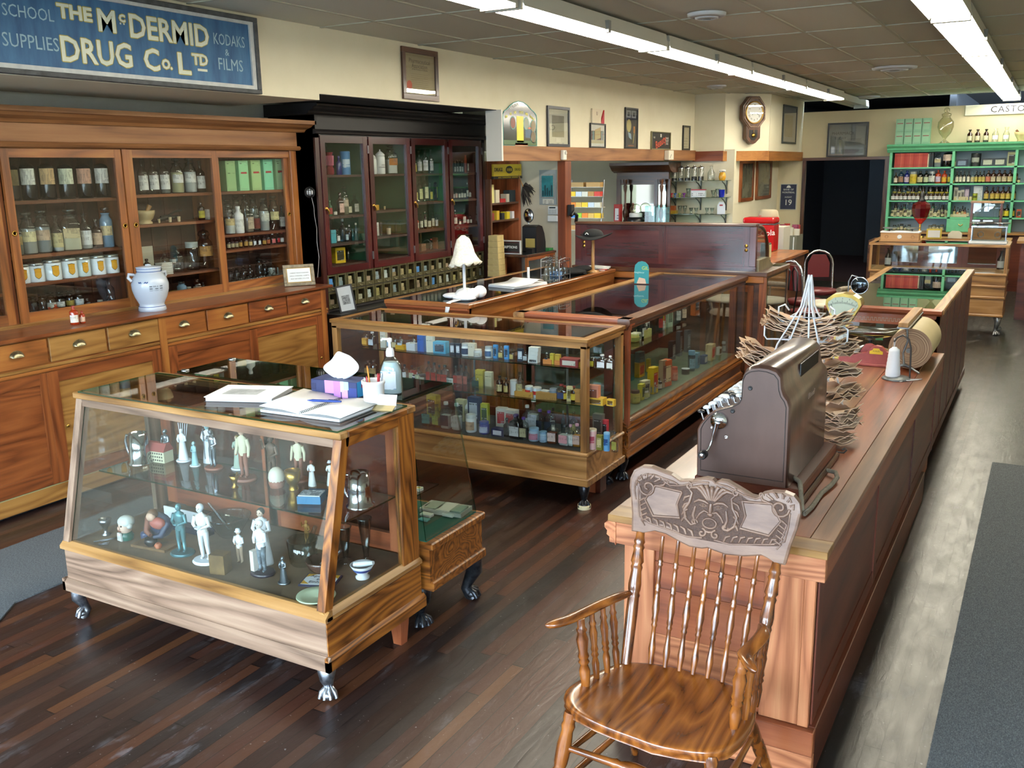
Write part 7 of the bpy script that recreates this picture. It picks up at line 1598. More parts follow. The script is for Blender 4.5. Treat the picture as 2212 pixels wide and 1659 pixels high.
def tankard(x,y,h,label):
 r = h*.36; b = MB(); b.lathe([(r*1.15,0),(r*1.15,.006),(r*.98,.012),(r*.92,h*.5),(r*.82,h),(r*.78,h),(r*.85,h*.5),(r*.9,.02)],(0,0,0),SIL,28,cap=False)
 q = MB(); q.tube([(-r*.82,0,h*.88),(-r*1.25,0,h*.9),(-r*1.45,0,h*.7),(-r*1.35,0,h*.4),(-r*1.1,0,h*.22),(-r*.93,0,h*.25)],.007,SIL,8); simple('tankard',label,'tankard',(x,y,Zs),[('cup',b),('handle',q)],.2)
tankard(-3.66,2.82,.145,'polished pewter tankard with handle, far left of the glass shelf'); tankard(-2.345,2.83,.143,'polished pewter tankard at the right end of the glass shelf')
b = MB(); b.box(-.06,.06,-.03,.03,0,.055,plain('#cfc9a8',.6)); w_ = MB()
for r_ in range(3):
 for c_ in range(8): w_.box(-.053+.0135*c_,-.046+.0135*c_,-.031,-.03,.008+.016*r_,.016+.016*r_,plain('#3a3a34',.6))
r = MB(); r.prism([(-.035,.055),(.035,.055),(.012,.092),(-.012,.092)],'x',-.062,.062,plain('#9a4a44',.6)); simple('model_house','small cream model building with a red roof beside the left tankard','model',(-3.6,2.88,Zs),[('walls',b),('windows',w_),('roof',r)],.1)
b = MB(); b.ball((0,0,.045),.045,plain('#d9d2bd',.6),14,8,(.8,.8,1)); q = MB(); q.lathe([(.03,0),(.036,.02),(.03,.045)],(0,0,0),CLAY,14); simple('tobacco_pouch','cream gathered sack with blue printing on a brown stand','pouch',(-2.82,2.85,Zs),[('sack',b),('stand',q)])
b = MB(); b.lathe([(.022,0),(.018,.02),(.028,.035),(.036,.085),(.032,.085),(.024,.04)],(0,0,0),BRASS,18,cap=False); simple('mortar','brass mortar behind the cream sack on the glass shelf','mortar',(-2.735,2.86,Zs),[('bowl',b)])
b = MB(); b.lathe([(.016,0),(.008,.012),(.012,.03),(.024,.055),(.02,.055)],(0,0,0),BRASS,14,cap=False); q = MB(); q.tube([(0,0,.03),(.02,0,.07)],.004,BRASS,6); simple('mortar','tiny brass mortar and pestle at the front of the glass shelf','mortar',(-2.98,2.76,Zs),[('bowl',b),('pestle',q)])
b = MB(); b.box(-.05,.05,-.04,.04,0,.032,plain('#4a7fa3',.5)); q = MB(); q.box(-.046,.046,-.036,.036,.032,.036,printed('#dfe4e6','#6a7278',.006,.5)); l = MB(); l.box(-.05,.05,.04,.12,.0,.012,plain('#2f5a7c',.5)); simple('gift_box','open blue box lined in white near the front of the glass shelf','box',(-2.56,2.78,Zs),[('box_body',b),('card',q),('lid',l)],.4)
# floor of the case
b = MB(); b.lathe([(.02,0),(.022,.004),(.008,.012),(.009,.03),(.026,.06),(.03,.08),(.027,.08),(.02,.055)],(0,0,0),STEEL,18,cap=False); q = MB(); q.tube([(0,0,.04),(.02,0,.09)],.003,STEEL,6); simple('mortar','small pewter footed mortar at the far left of the case floor','mortar',(-3.7,2.62,Zf),[('bowl',b),('pestle',q)])
b = MB(); b.tube([(-.05,-.02,.004),(-.01,.03,.006),(.06,.02,.03),(.05,-.02,.03),(-.01,-.01,.01)],.003,IRON,6); b.tube([(.0,-.03,.006),(.03,-.035,.012),(.05,-.02,.012),(.03,-.0,.01),(.01,-.02,.006)],.003,IRON,6); simple('pince_nez','bent black iron spectacle holder lying at the front left of the floor','spectacles',(-3.62,2.55,Zf),[('wire',b)])
t = thing('character_jug','jug shaped as a grey haired head with green collar','jug',(-3.57,2.63,Zf),-.1)
b = MB(); b.lathe([(.03,0),(.034,.02),(.024,.035)],(0,0,0),plain('#1f5a4c',.3),18); b.obj('collar',t); b = MB(); b.ball((0,0,.065),.036,plain('#d9b9a4',.35),16,10,(.85,.9,1.15)); b.ball((0,-.034,.062),.007,plain('#d2a892',.35),8,6,(.8,1,1.4)); b.tube([(-.01,-.031,.047),(.01,-.031,.047)],.002,plain('#a3564c',.4),5); b.obj('face',t)
for q in (-1,1): b = MB(); b.ball((q*.013,-.03,.072),.004,K,6,4); b.obj('eye',t)
b = MB(); b.ball((0,.006,.083),.037,plain('#c9cdc6',.5),14,8,(1.1,1,.8)); b.ball((-.034,0,.07),.014,plain('#c9cdc6',.5),8,6); b.ball((.034,0,.07),.014,plain('#c9cdc6',.5),8,6); b.obj('hair',t)
b = MB(); b.prism([(-.018,.002),(.018,.002),(.012,.04),(-.012,.04)],'y',-.037,-.03,plain('#e4e4de',.4)); b.obj('cravat',t)
b = MB(); b.lathe([(.022,0),(.024,.02),(.02,.03),(.006,.035),(.008,.05)],(0,0,0),plain('#2a3a5c',.3),14); simple('inkwell','dark blue inkwell right of the head shaped jug','inkwell',(-3.5,2.68,Zf),[('pot',b)])
b = MB(); b.box(-.16,.16,-.002,.004,0,.085,plain('#e6ebee',.5)); q = MB(); q.box(-.17,.17,-.05,0,0,.03,plain('#1b2640',.5)); simple('presentation_box','open navy presentation box with white satin lid','box',(-3.42,2.86,Zf),[('lid_lining',b),('tray',q)])
t = thing('figurine_group','clay scene of a robed alchemist crouching over a black pot','figurine',(-3.38,2.64,Zf),.1)
b = MB(); b.box(-.1,.1,-.055,.06,0,.012,mottled('#5a4026','#7c5c38',20,.6,.1,0,'wood_slab')); b.obj('slab',t); b = MB(); b.ball((0,.03,.09),.06,plain('#25344e',.5),12,8,(1.2,.6,1)); b.ball((.02,.0,.11),.04,plain('#a3564a',.5),10,7,(1.1,.6,.7)); limb(b,[(-.05,.02,.12),(-.03,-.02,.07),(.0,-.03,.06)],[.018,.014,.009],plain('#7a4a3a',.5)); limb(b,[(.06,.02,.11),(.05,-.02,.06),(.02,-.03,.055)],[.018,.014,.009],plain('#25344e',.5)); b.obj('robed_body',t)
b = MB(); b.ball((-.005,-.01,.142),.022,SK,10,8); b.ball((-.005,0,.15),.024,plain('#6a4a34',.6),10,7); b.obj('head',t); b = MB(); b.lathe([(.018,.012),(.03,.03),(.026,.05),(.022,.05)],(0,-.03,0),plain('#15161a',.3),14,cap=False); b.obj('black_pot',t); b = MB(); b.lathe([(.012,.012),(.018,.025),(.01,.035)],(.05,-.04,0),plain('#b0603c',.5),12); b.obj('clay_jug',t)
b = MB(); b.lathe([(.04,0),(.05,.01),(.1,.09),(.104,.1),(.098,.1),(.045,.014)],(0,0,0),CG,26,cap=False); q = MB(); q.tube([(.0,0,.03),(-.1,-.02,.15)],[.01,.006],CG,8); simple('glass_bowl','wide clear glass bowl with a glass pestle at the back of the floor','bowl',(-3.17,2.88,Zf),[('bowl',b),('pestle',q)])
b = MB(); b.box(-.035,.035,-.03,.03,0,.085,mottled('#5c4426','#846638',14,.5,.1,.2,'brass_box')); simple('strong_box','dull brassy square box in front of the stooping baker','box',(-2.9,2.57,Zf),[('box_body',b)],.25)
b = MB(); b.lathe([(.05,0),(.058,.01),(.066,.11),(.062,.11),(.052,.02)],(0,0,0),CG,22,cap=False); q = MB(); q.tube([(0,0,.03),(.08,.0,.18)],[.014,.009],CG,8); simple('glass_mortar','heavy clear glass mortar with a leaning glass pestle','mortar',(-2.65,2.8,Zf),[('bowl',b),('pestle',q)])
b = MB(); b.lathe([(.035,0),(.055,.02),(.07,.055),(.062,.058),(.045,.022)],(0,0,0),mottled('#2a1a18','#54362c',9,.15,0,0,'brown_glaze'),24,cap=False); q = MB(); q.tube([(0,0,.03),(.05,.0,.06),(.1,.01,.11)],[.012,.006,.006],STEEL,8); simple('mortar','brown glazed stoneware bowl with a metal ladle','mortar',(-2.52,2.77,Zf),[('bowl',b),('ladle',q)])
b = MB(); b.box(-.075,.075,-.055,.055,0,.008,plain('#1f2440',.4)); q = MB(); q.box(-.068,.068,-.048,.048,.008,.009,plain('#d9dde0',.5));
for sx in (-1,1):
 for sy in (-1,1): q.add([(sx*.068,sy*.048,.0095),(sx*.03,sy*.048,.0095),(sx*.068,sy*.015,.0095)],[(0,1,2) if sx*sy > 0 else (0,2,1)],plain('#c9982c',.5))
for k,tx in enumerate(('Apotheke','zur','Einhorn')): q.text(tx,FLAT(0,.028-.027*k,.0096),.026,plain('#2a2438',.5),.0003)
simple('tile','decorated tile with gothic lettering and yellow corners','tile',(-2.46,2.69,Zf),[('tile_body',b),('tile_face',q)],.35)
b = MB(); b.lathe([(.03,0),(.06,.006),(.078,.014),(.076,.018),(.055,.01),(.001,.006)],(0,0,0),plain('#c9d6b4',.2),30); simple('saucer','pale green oval dish by the front right corner post','dish',(-2.37,2.56,Zf),[('dish',b)])
b = MB(); b.lathe([(.028,0),(.03,.008),(.02,.018),(.035,.035),(.05,.06),(.046,.06),(.03,.035)],(0,0,0),plain('#e9ecee',.15),26,cap=False); q = MB(); q.tube([(-.03,-.01,.055),(.03,0,.07),(.06,.0,.078)],[.014,.011,.008],plain('#e9ecee',.2),10); r = MB(); r.lathe([(.0355,.034),(.0425,.046)],(0,0,0),printed('#3a55a0','#dfe4ee',.004,.5),26,cap=False); simple('mortar','white porcelain mortar with blue band and a pestle lying across it','mortar',(-2.33,2.8,Zf),[('bowl',b),('pestle',q),('blue_band',r)])
for x,y,h,lab in ((-2.5,2.9,.16,'shorter clear footed graduate glass at the right back'),(-2.42,2.94,.2,'taller clear conical graduate glass behind the white mortar')):
 b = MB(); b.lathe([(.035,0),(.034,.006),(.01,.012),(.012,.03),(.03,h*.95),(.032,h),(.029,h),(.01,.035)],(0,0,0),CG,18,cap=False); simple('measuring_glass',lab,'glass',(x,y,Zf),[('glass',b)])
# badge boxes, tins and papers inside the green edged case
n_ = 0
for r_ in range(3):
 for c_ in range(5):
  b = MB(); b.prism([(-.018,-.012),(-.012,-.018),(.012,-.018),(.018,-.012),(.018,.012),(.012,.018),(-.012,.018),(-.018,.012)],'z',0,.012,plain('#d9d9cc',.5)); b.add([(.012*cos(k*pi/6),.008*sin(k*pi/6),.0125) for k in range(12)],[tuple(range(12))],plain('#c9982c' if r_ else '#8a8a7a',.4))
  o = b.obj('pill_box'); o.location = (-2.39-.047*c_,3.2+.05*r_,.5825); tag(o,'small white octagonal pill box on the shelf of the green edged case','box','octagonal pill boxes')
for x,y,w_,d_,h_,c,lab in ((-2.42,3.46,.09,.06,.02,'#7f9fa3','pale blue tin'),(-2.31,3.42,.06,.035,.015,'#c2c2b2','cream lettered tin lying flat right'),(-2.4,3.37,.06,.035,.015,'#c2c2b2','cream lettered tin lying flat left'),(-2.38,3.32,.05,.03,.01,'#4f8f86','small green tin'),(-2.6,3.4,.1,.07,.02,'#5a3a34','brown leather case')):
 b = MB(); b.box(-w_/2,w_/2,-d_/2,d_/2,0,h_,printed(c,'#3a3a38',.005,.4)); o = b.obj('tin',bev=.003); o.location = (x,y,.4305); tag(o,lab+' on the green felt of the frameless case','tin')
b = MB(); b.box(-.11,.11,-.06,.06,0,.02,plain('#a9ab9a',.7)); b.box(-.09,-.03,-.05,.05,.02,.024,printed('#8f9a86','#4a5248',.008,.5)); b.box(-.02,.045,-.055,.055,.02,.023,printed('#c2c3b2','#4a4a44',.006,.4)); b.box(.05,.105,-.055,.03,.02,.028,plain('#7f8f7c',.7)); o = b.obj('paper_packet'); o.location = (-2.36,3.47,.4305); o.rotation_euler = (0,0,.1); tag(o,'grey printed paper packets stacked in the corner of the green felt case','papers')
# ---------------------------------------------------------------- things in and around the soda fountain
RC = plain('#b00f16',.25,0,.6)
t = thing('drink_cooler','red Coca-Cola picnic cooler with silver rim on the wooden stand','cooler',(-3.22,12.1,.93))
b = MB(); b.box(-.2,.2,-.13,.13,0,.34,RC); b.obj('chest',t,bev=.02,seg=2); b = MB(); b.box(-.205,.205,-.135,.135,.345,.425,RC); b.obj('lid',t,bev=.03,seg=3); b = MB(); b.box(-.203,.203,-.133,.133,.338,.35,CHROME); b.obj('rim',t)
b = MB(); b.text('DRINK',FRONTY(0,-.132,.3),.04,plain('#e9e6e0',.4),.0006); b.text('Coca-Cola',basis(0,-.132,.22,(1,0,.1),(0,0,1)),.1,plain('#e9e6e0',.4),.0006,bold=.001); b.obj('lettering',t)
t = thing('counter','brown wooden stand under the red cooler and napkin box','counter',(-3.0,11.4,0))
b = MB(); b.box(-3.55,-2.7,10.6,12.3,0,.9,'walnut'); b.obj('base',t,True); b = MB(); b.box(-3.6,-2.66,10.5,12.35,.9,.93,'pine'); b.obj('top',t,True)
t = thing('napkin_dispenser','chrome and cream napkin dispenser on the brown stand','dispenser',(-2.86,11.0,.93))
b = MB(); b.box(-.05,.05,-.06,.06,0,.19,CHROME); b.obj('case',t,bev=.01); b = MB(); b.box(.05,.054,-.045,.045,.02,.17,plain('#d9cf9f',.5)); b.obj('napkins',t)
VY = plain('#5f2024',.35,0,.5)
def soda_chair(x,y,rz,label):
 t = thing('dining_chair',label,'chair',(x,y,0),rz,None)
 b = MB(); b.lathe([(.001,.5),(.19,.5),(.2,.48),(.19,.44),(.001,.44)],(0,0,0),VY,20); b.obj('seat',t)
 b = MB(); pts = [(-.17,.2,.46)]+[(-.17*cos(a*pi/8),.24,.78+.17*sin(a*pi/8)*1.0) for a in range(9)]+[(.17,.2,.46)]
 b.tube(pts,.014,CHROME,8); b.obj('back_frame',t)
 b = MB(); b.prism([(-.13,.62),(.13,.62),(.13,.8),(.08,.9),(-.08,.9),(-.13,.8)],'y',.222,.25,VY); b.obj('backrest',t,bev=.01)
 for sx in (-1,1):
  for sy in (-1,1): b = MB(); b.tube([(sx*.13,sy*.13,.45),(sx*.19,sy*.2,.01)],.012,CHROME,8); b.obj('leg',t)
soda_chair(-2.4,11.9,.35,'burgundy vinyl chrome soda chair facing left of the doorway'); soda_chair(-2.36,10.9,2.6,'burgundy vinyl soda chair turned away behind the curved case')
t = thing('parlour_chair','chrome wire backed ice cream parlour chair beside the curved case','chair',(-2.2,10.2,0),2.4)
b = MB(); b.lathe([(.001,.48),(.17,.48),(.17,.455),(.001,.455)],(0,0,0),VY,18); b.obj('seat',t)
for sx in (-1,1): b = MB(); b.tube([(sx*.03,.17,.47),(sx*.12,.2,.7),(sx*.13,.21,.9),(sx*.07,.21,.95),(sx*.02,.2,.9),(sx*.05,.19,.7)],.009,plain('#3a3c40',.3,.8),7); b.obj('back_loop',t)
for k in range(4): a = pi/4+k*pi/2; b = MB(); b.tube([(.12*cos(a),.12*sin(a),.46),(.17*cos(a),.17*sin(a),.01)],.009,plain('#3a3c40',.3,.8),7); b.obj('leg',t)
t = thing('table','small round white topped parlour table with wicker basket chairs beyond the case','table',(-1.75,9.3,0))
b = MB(); b.lathe([(.001,.7),(.26,.7),(.26,.675),(.001,.675)],(0,0,0),plain('#c2bda6',.4),26); b.obj('tabletop',t);
for k in range(4): a = pi/4+k*pi/2; b = MB(); b.tube([(.12*cos(a),.12*sin(a),.68),(.2*cos(a),.2*sin(a),.01)],.014,'w:pinegold',8); b.obj('leg',t)
t = thing('armchair','curved grey cane armchair rim showing above the bag rack','chair',(-1.55,10.0,0))
CN = mottled('#6a5f50','#8d8170',30,.6,.2,0,'cane')
b = MB(); b.tube([(-.3*cos(a*pi/8),.1+.3*sin(a*pi/8),.72+.0*a) for a in range(9)],[.03]*9,CN,8); b.obj('arm_rail',t); b = MB(); b.lathe([(.001,.45),(.24,.45),(.25,.42)],(0,.05,0),CN,20); b.obj('seat',t)
for k in range(5): a = k*pi/4; b = MB(); b.tube([(-.29*cos(a),.1+.29*sin(a),.7),(-.24*cos(a),.08+.24*sin(a),.44)],.012,CN,6); b.obj('spindle',t)
for sx in (-1,1):
 for sy in (-1,1): b = MB(); b.tube([(sx*.17,.05+sy*.17,.43),(sx*.22,.05+sy*.22,.01)],.016,CN,8); b.obj('leg',t)
t = thing('candy_shelves','white basket stand heaped with sweets by the doorway wall','stand',(-3.78,15.2,0))
for k in range(7): b = MB(); b.tube([(-.4+.12*k,-.25,0),(-.4+.12*k,-.25,.9)],.008,WHITEP,6); b.obj('rail',t)
b = MB(); b.box(-.42,.36,-.24,.2,.1,.92,plain('#6a6a5c',.8)); b.obj('basket',t); b = MB(); rnd = random.Random(4)
for k in range(40): x,y = rnd.uniform(-.4,.34),rnd.uniform(-.22,.18); b.box(x-.04,x+.04,y-.03,y+.03,.9,.95+.12*rnd.random(),plain(('#a5342c','#c9982c','#8a3a5a','#c9c4b0','#7a4a2c')[k % 5],.5))
o = b.obj('sweets'); o.location = (-3.78,15.2,.022); tag(o,'heap of red, yellow and white packets in the white basket stand','sweets',kind='stuff')
b = MB(); b.lathe([(.14,.0),(.15,.08),(.12,.2),(.1,.22)],(0,0,0),plain('#a89c84',.7),14); q = MB(); q.text('Treats',FRONTY(0,-.152,.12),.07,plain('#b02a2a',.5),.001); t = simple('snack_bag','crumpled red and white snack bag behind the cooler','bag',(-3.3,12.4,1.0),[('bag_body',b),('lettering',q)])
t.location = (-3.3,12.75,1.2); t = thing('shelf','low white ledge under the snack bag','shelf',(-3.3,12.75,0)); b = MB(); b.box(-.25,.25,-.15,.2,0,1.2,WALLG); b.obj('box_body',t)
# back bar things
for x,y,z,k,w_,h,c,lab in ((-5.83,13.45,0,'carton',.1,.3,'#a82c2c','red, white and blue carton at the left of the back bar'),(-5.28,13.45,0,'jar',.16,.28,'#a9c6c0','aqua square glass jar on the back bar'),(-5.1,13.45,0,'jar',.15,.26,'#a9c6c0','second aqua square glass jar on the back bar')):
 b = MB(); b.box(-w_/2,w_/2,-w_/2,w_/2,0,h,plain(c,.5) if k == 'carton' else glass('#d2e8e4','#6fa8a0',0,1.5,1.2,'aqua_jar')); (b.box(-w_*.3,w_*.3,-w_/2-.002,-w_/2,h*.2,h*.8,printed('#dfe0e6','#2a3a80',.02,.5)) if k == 'carton' else None); o = b.obj(k); o.location = (x,13.57,1.151); tag(o,lab,'box' if k == 'carton' else 'jar')
b = MB(); b.lathe([(.14,0),(.15,.02),(.15,.1),(.12,.11)],(0,0,0),plain('#16181a',.3),24); q = MB(); q.lathe([(.1,.11),(.1,.16),(.09,.17)],(0,0,0),WHITEP,24); r = MB(); r.ball((0,0,.22),.09,glass('#f1f1e6','#c9c9a8',0,1.5,1.6,'dome_glass'),18,12); simple('candy_machine','white and black glass domed dispenser in front of the mirror','dispenser',(-5.5,13.35,1.0),[('base',b),('collar',q),('dome',r)]).location = (-5.55,13.6,1.151)
# on the glass wall shelves
for k in range(5): b = MB(); b.lathe([(.045,0),(.045,.17),(.04,.18)],(0,0,0),CG,14); q = MB(); q.lathe([(.047,.18),(.047,.2),(.015,.21),(.015,.225)],(0,0,0),CHROME,14); r = MB(); r.lathe([(.04,.003),(.04,.04+.02*(k > 2))],(0,0,0),plain('#23201f',.6),12); t = simple('straw_jar',['first','second','third','fourth','fifth'][k]+' from left of five chrome lidded glass jars on the top soda shelf','jar',(-5.08+.105*k,13.98,1.7905),[('glass',b),('lid',q),('contents',r)]); t['group'] = 'chrome lidded jars'
b = MB(); b.lathe([(.05,0),(.055,.01),(.055,.11),(.02,.17),(.02,.2),(.026,.21)],(0,0,0),CG,16); simple('milk_bottle','clear glass milk bottle on the top soda shelf','bottle',(-4.5,13.98,1.7905),[('glass',b)])
b = MB(); b.lathe([(.04,0),(.055,.05),(.045,.1),(.03,.12)],(0,0,0),plain('#c9942c',.2),16); q = MB(); q.lathe([(.035,.12),(.05,.15),(.02,.155)],(0,0,0),printed('#e4e4e0','#1a1a1a',.02,.9),14); simple('honey_jar','yellow round jar with striped cap on the top soda shelf','jar',(-4.33,13.98,1.7905),[('body',b),('cap',q)])
for k,(x,c,lab) in enumerate(((-5.12,'#b02c34','red'),(-5.06,'#2c5a9a','blue'),(-4.99,'#8a9a2c','green'),(-4.92,'#7a3a8a','purple'))): b = MB(); b.lathe([(.02,0),(.006,.02),(.03,.06),(.026,.06)],(0,0,0),plain(c,.2),12,cap=False); simple('sundae_dish','small %s sundae dish at the left of the middle soda shelf' % lab,'dish',(x,13.98,1.5455),[('dish',b)])
for k,(x,h,lab) in enumerate(((-4.85,.13,'tall clear soda glass left of the white box'),(-4.46,.1,'clear glass with a spoon on the middle soda shelf'),(-4.39,.12,'clear fluted glass right of the spoon glass'))): b = MB(); b.lathe([(.03,0),(.012,.015),(.03,h*.6),(.04,h),(.036,h),(.01,.03)],(0,0,0),CG,12,cap=False); simple('soda_glass',lab,'glass',(x,13.98,1.5455),[('glass',b)])
b = MB(); b.box(-.11,.11,-.03,.03,0,.11,plain('#cfd6d8',.4)); q = MB(); q.box(-.1,.1,-.032,-.03,.02,.07,printed('#dfe3e4','#23262a',.012,.6)); r = MB(); r.box(-.11,.11,-.033,.031,.1,.118,plain('#a3242c',.4)); simple('carton','white box with red top edge in the middle of the soda shelves','box',(-4.68,13.96,1.5455),[('box_body',b),('printing',q),('red_edge',r)])
b = MB(); b.lathe([(.035,0),(.04,.02),(.045,.1),(.05,.11)],(0,0,0),plain('#16259a',.15),16); simple('blue_glass','cobalt blue tumbler at the right of the middle soda shelf','glass',(-4.33,13.98,1.5455),[('glass',b)])
for k,x in enumerate((-4.98,-4.9,-4.8,-4.72,-4.55,-4.47)): b = MB(); b.lathe([(.03,0),(.012,.015),(.03,.08),(.038,.12-.03*(k > 1)),(.034,.12-.03*(k > 1)),(.01,.03)],(0,0,0),CG,12,cap=False); t = simple('soda_glass','clear soda glass on the lowest soda shelf, %s from left' % ('first','second','third','fourth','fifth','sixth')[k],'glass',(x,13.98,1.2955),[('glass',b)]); t['group'] = 'soda glasses on the lowest shelf'
b = MB(); b.box(-.08,.08,-.05,.05,0,.05,plain('#a88a2c',.4)); b.box(-.05,.05,-.03,.05,.05,.12,plain('#a3562c',.5)); o = b.obj('toy'); o.location = (-5.1,13.96,1.2955); tag(o,'yellow and orange toy bus at the left of the lowest soda shelf','toy')
b = MB(); b.prism([(-.06,0),(.06,0),(.06,.13),(.03,.18),(-.03,.18),(-.06,.13)],'y',-.004,.004,plain('#d9dce0',.4)); b.box(-.025,.025,-.006,-.004,.12,.14,plain('#a82c34',.4)); o = b.obj('display_card'); o.location = (-4.33,13.98,1.2955); tag(o,'white arched card with a red mark on the lowest soda shelf','card')
# candy rack beyond the post
t = thing('candy_rack','sloping wire rack of chocolate bars beyond the wooden post','rack',(-5.4,11.4,0))
for z in (1.2,1.36,1.5,1.64,1.76): b = MB(); b.box(-5.62,-5.15,11.4,11.55,z-.006,z,plain('#b5b2a0',.5)); b.obj('tray',t,True)
for x in (-5.62,-5.15): b = MB(); b.tube([(x,11.38,0),(x,11.4,1.1),(x,11.52,1.85)],.008,STEEL,6); b.obj('side_wire',t,True)
CB = ['#a87a3c','#c9a24a','#c23a2c','#d6b21c','#2c6aa8','#b8c2c9','#8ab52c','#c9c4b0','#d67a1c']
for r_,z in enumerate((1.2,1.36,1.5,1.64,1.76)):
 for k in range(5 if r_ < 4 else 2):
  w_ = .085 if r_ < 4 else .2; b = MB(); b.box(-w_/2,w_/2,-.05,.05,0,.06,printed(CB[(r_*4+k*2) % 9] if r_ < 4 else '#a8834a','#33261c',.012,.35)); o = b.obj('candy_box'); o.location = (-5.56+(.09 if r_ < 4 else .24)*k+(.06 if r_ == 4 else 0),11.46,z+.0005); tag(o,'sweet box, %s from left on the %s tray of the wire rack' % (ORD5[k],('lowest','second lowest','middle','second highest','top')[r_]),'box','candy boxes on the wire rack')
# feather duster, mirror, cheese cover, PRESCRIPTIONS sign, cigar boxes, shelf tins
t = thing('feather_duster','grey ostrich feather duster hanging at the corner shelves','duster',(-5.31,9.6,1.78))
b = MB(); b.tube([(-.07,.0,.19),(.02,-.03,.03)],.006,wood('oaklt','z'),6); b.obj('handle',t); b = MB(); rnd = random.Random(9)
for k in range(46): a = rnd.uniform(-1.5,1.1); q = rnd.uniform(.08,.17); b.tube([(.0,0,.03),(.6*q*cos(a),-.3*q*rnd.random(),.03+.6*q*sin(a)-.02),(q*cos(a),-.3*q*rnd.random(),q*sin(a)-.05)],[.006,.012,.003],plain('#2f2b2a',.9),5)
b.obj('feathers',t)
t = thing('mirror','small oval chrome shaving mirror on the corner counter','mirror',(-5.14,9.42,1.42))
b = MB(); b.lathe([(.001,-.003),(.07,-.003),(.075,0),(.07,.004)],(0,0,.07),plain('#c9ced0',.04,1),24,'y',sx=.8); b.obj('mirror_glass',t); b = MB(); b.tube([(.06*cos(k*pi/12),-.002,.07+.075*sin(k*pi/12)) for k in range(24)],.005,K,6,closed=True); b.tube([(0,0,.0),(0,0,-.33)],.006,CHROME,6); b.obj('stand',t)
t = thing('label_cabinet','black domed cabinet with gold paper labels on the corner counter','cabinet',(-5.08,9.45,1.09))
b = MB(); b.prism([(-.11,0),(.11,0),(.11,.1),(.08,.2),(.03,.28),(-.05,.3),(-.11,.28)],'x',-.1,.08,plain('#15161a',.3)); b.obj('body',t,bev=.006); b = MB(); b.add([(-.06,-.112,.05),(.06,-.112,.05),(.06,-.112,.15),(-.06,-.112,.15)],[(0,1,2,3)],printed('#b5a35c','#3a3018',.012,.4)); b.box(-.02,.06,-.18,-.112,0,.045,plain('#1c1d20',.3)); b.obj('gold_label',t)
t = thing('shop_sign','black and silver PRESCRIPTIONS glass sign on the corner counter','sign',(-5.2,9.03,1.091),rz=.0)
b = MB(); b.box(-.17,.17,-.012,.012,0,.15,plain('#c2c6c6',.3)); b.obj('frame',t); b = MB(); b.box(-.158,.158,-.014,-.012,.012,.138,plain('#3a1a1e',.4)); b.box(-.15,.15,-.016,-.014,.03,.12,plain('#1d2226',.3)); b.obj('panel',t); b = MB(); b.text('PRESCRIPTIONS',FRONTY(0,-.0165,.075),.038,plain('#dfe4e2',.4),.0006,bold=.0008); b.obj('lettering',t)
for k in range(7): b = MB(); w_ = .11+.012*(6-k)*.5; b.box(-w_/2,w_/2,-.07,.07,0,.062,mottled('#a8935c','#c2ae78',12,.6,0,0,'tan_card')); b.box(-w_*.36,w_*.36,-.0715,-.07,.015,.048,printed('#b5a26c','#3a3220',.008,.4)); o = b.obj('cigar_box'); o.location = (-5.25,8.87-.0*k,.86+.064*k) ; tag(o,'tan box, %s up in the tapering stack beside the black cabinet' % ('lowest','second','third','fourth','fifth','sixth','topmost')[k],'box','stacked tan boxes')
t = thing('pedestal','dark wooden stand carrying the tapering stack of tan boxes','stand',(-5.25,8.87,0)); b = MB(); b.box(-.08,.08,-.08,.08,0,.859,'black'); b.obj('post',t)
for z,row in ((1.1005,(('#2c6aa8',.05,.09),('#c9a22c',.05,.07),('#3a2016',.05,.13),('#c9c0a0',.12,.06),('#a8834a',.12,.05))),(1.4505,(('#8a3a2c',.06,.08),('#c2a22c',.06,.1),('#23262a',.06,.07),('#d6c22c',.07,.08),('#dfe0e4',.05,.08))),(1.6405,(('#d6cf8a',.07,.2),('#c9bfa8',.08,.14),('#a82c2c',.12,.04),('#b5b0a0',.06,.09),('#1c2a30',.16,.13)))):
 for k,(c,w_,h) in enumerate(row): b = MB(); b.box(-w_/2,w_/2,-.04,.04,0,h,printed(c,'#2a2622' if srgb(c)[1] > .1 else '#b5b0a0',.01,.35)); o = b.obj('tin'); o.rotation_euler = (0,0,pi/2); o.location = (-5.46,9.1+.115*k,z); tag(o,'old %s on the corner shelves, %s row, %s from left' % ('packet' if k % 2 else 'tin',{1.1005: 'lowest',1.4505: 'middle',1.6405: 'top'}[z],ORD5[k]),'tin')
b = MB(); b.tube([(0,-.05,.0),(0,0,.04),(.03,.04,.0),(0,.08,-.08)],.02,K,8); b.box(-.05,.0,-.04,.04,0,.12,K); o = b.obj('spot_lamp'); o.location = (-4.74,9.74,1.48); tag(o,'black spot lamp clamped to the wooden post','lamp')
b = MB(); b.box(-.1,.1,-.05,.05,0,.025,plain('#2f7a3c',.5)); o = b.obj('carton'); o.location = (-5.06,9.62,1.0905); tag(o,'flat green box by the post on the corner counter','box')
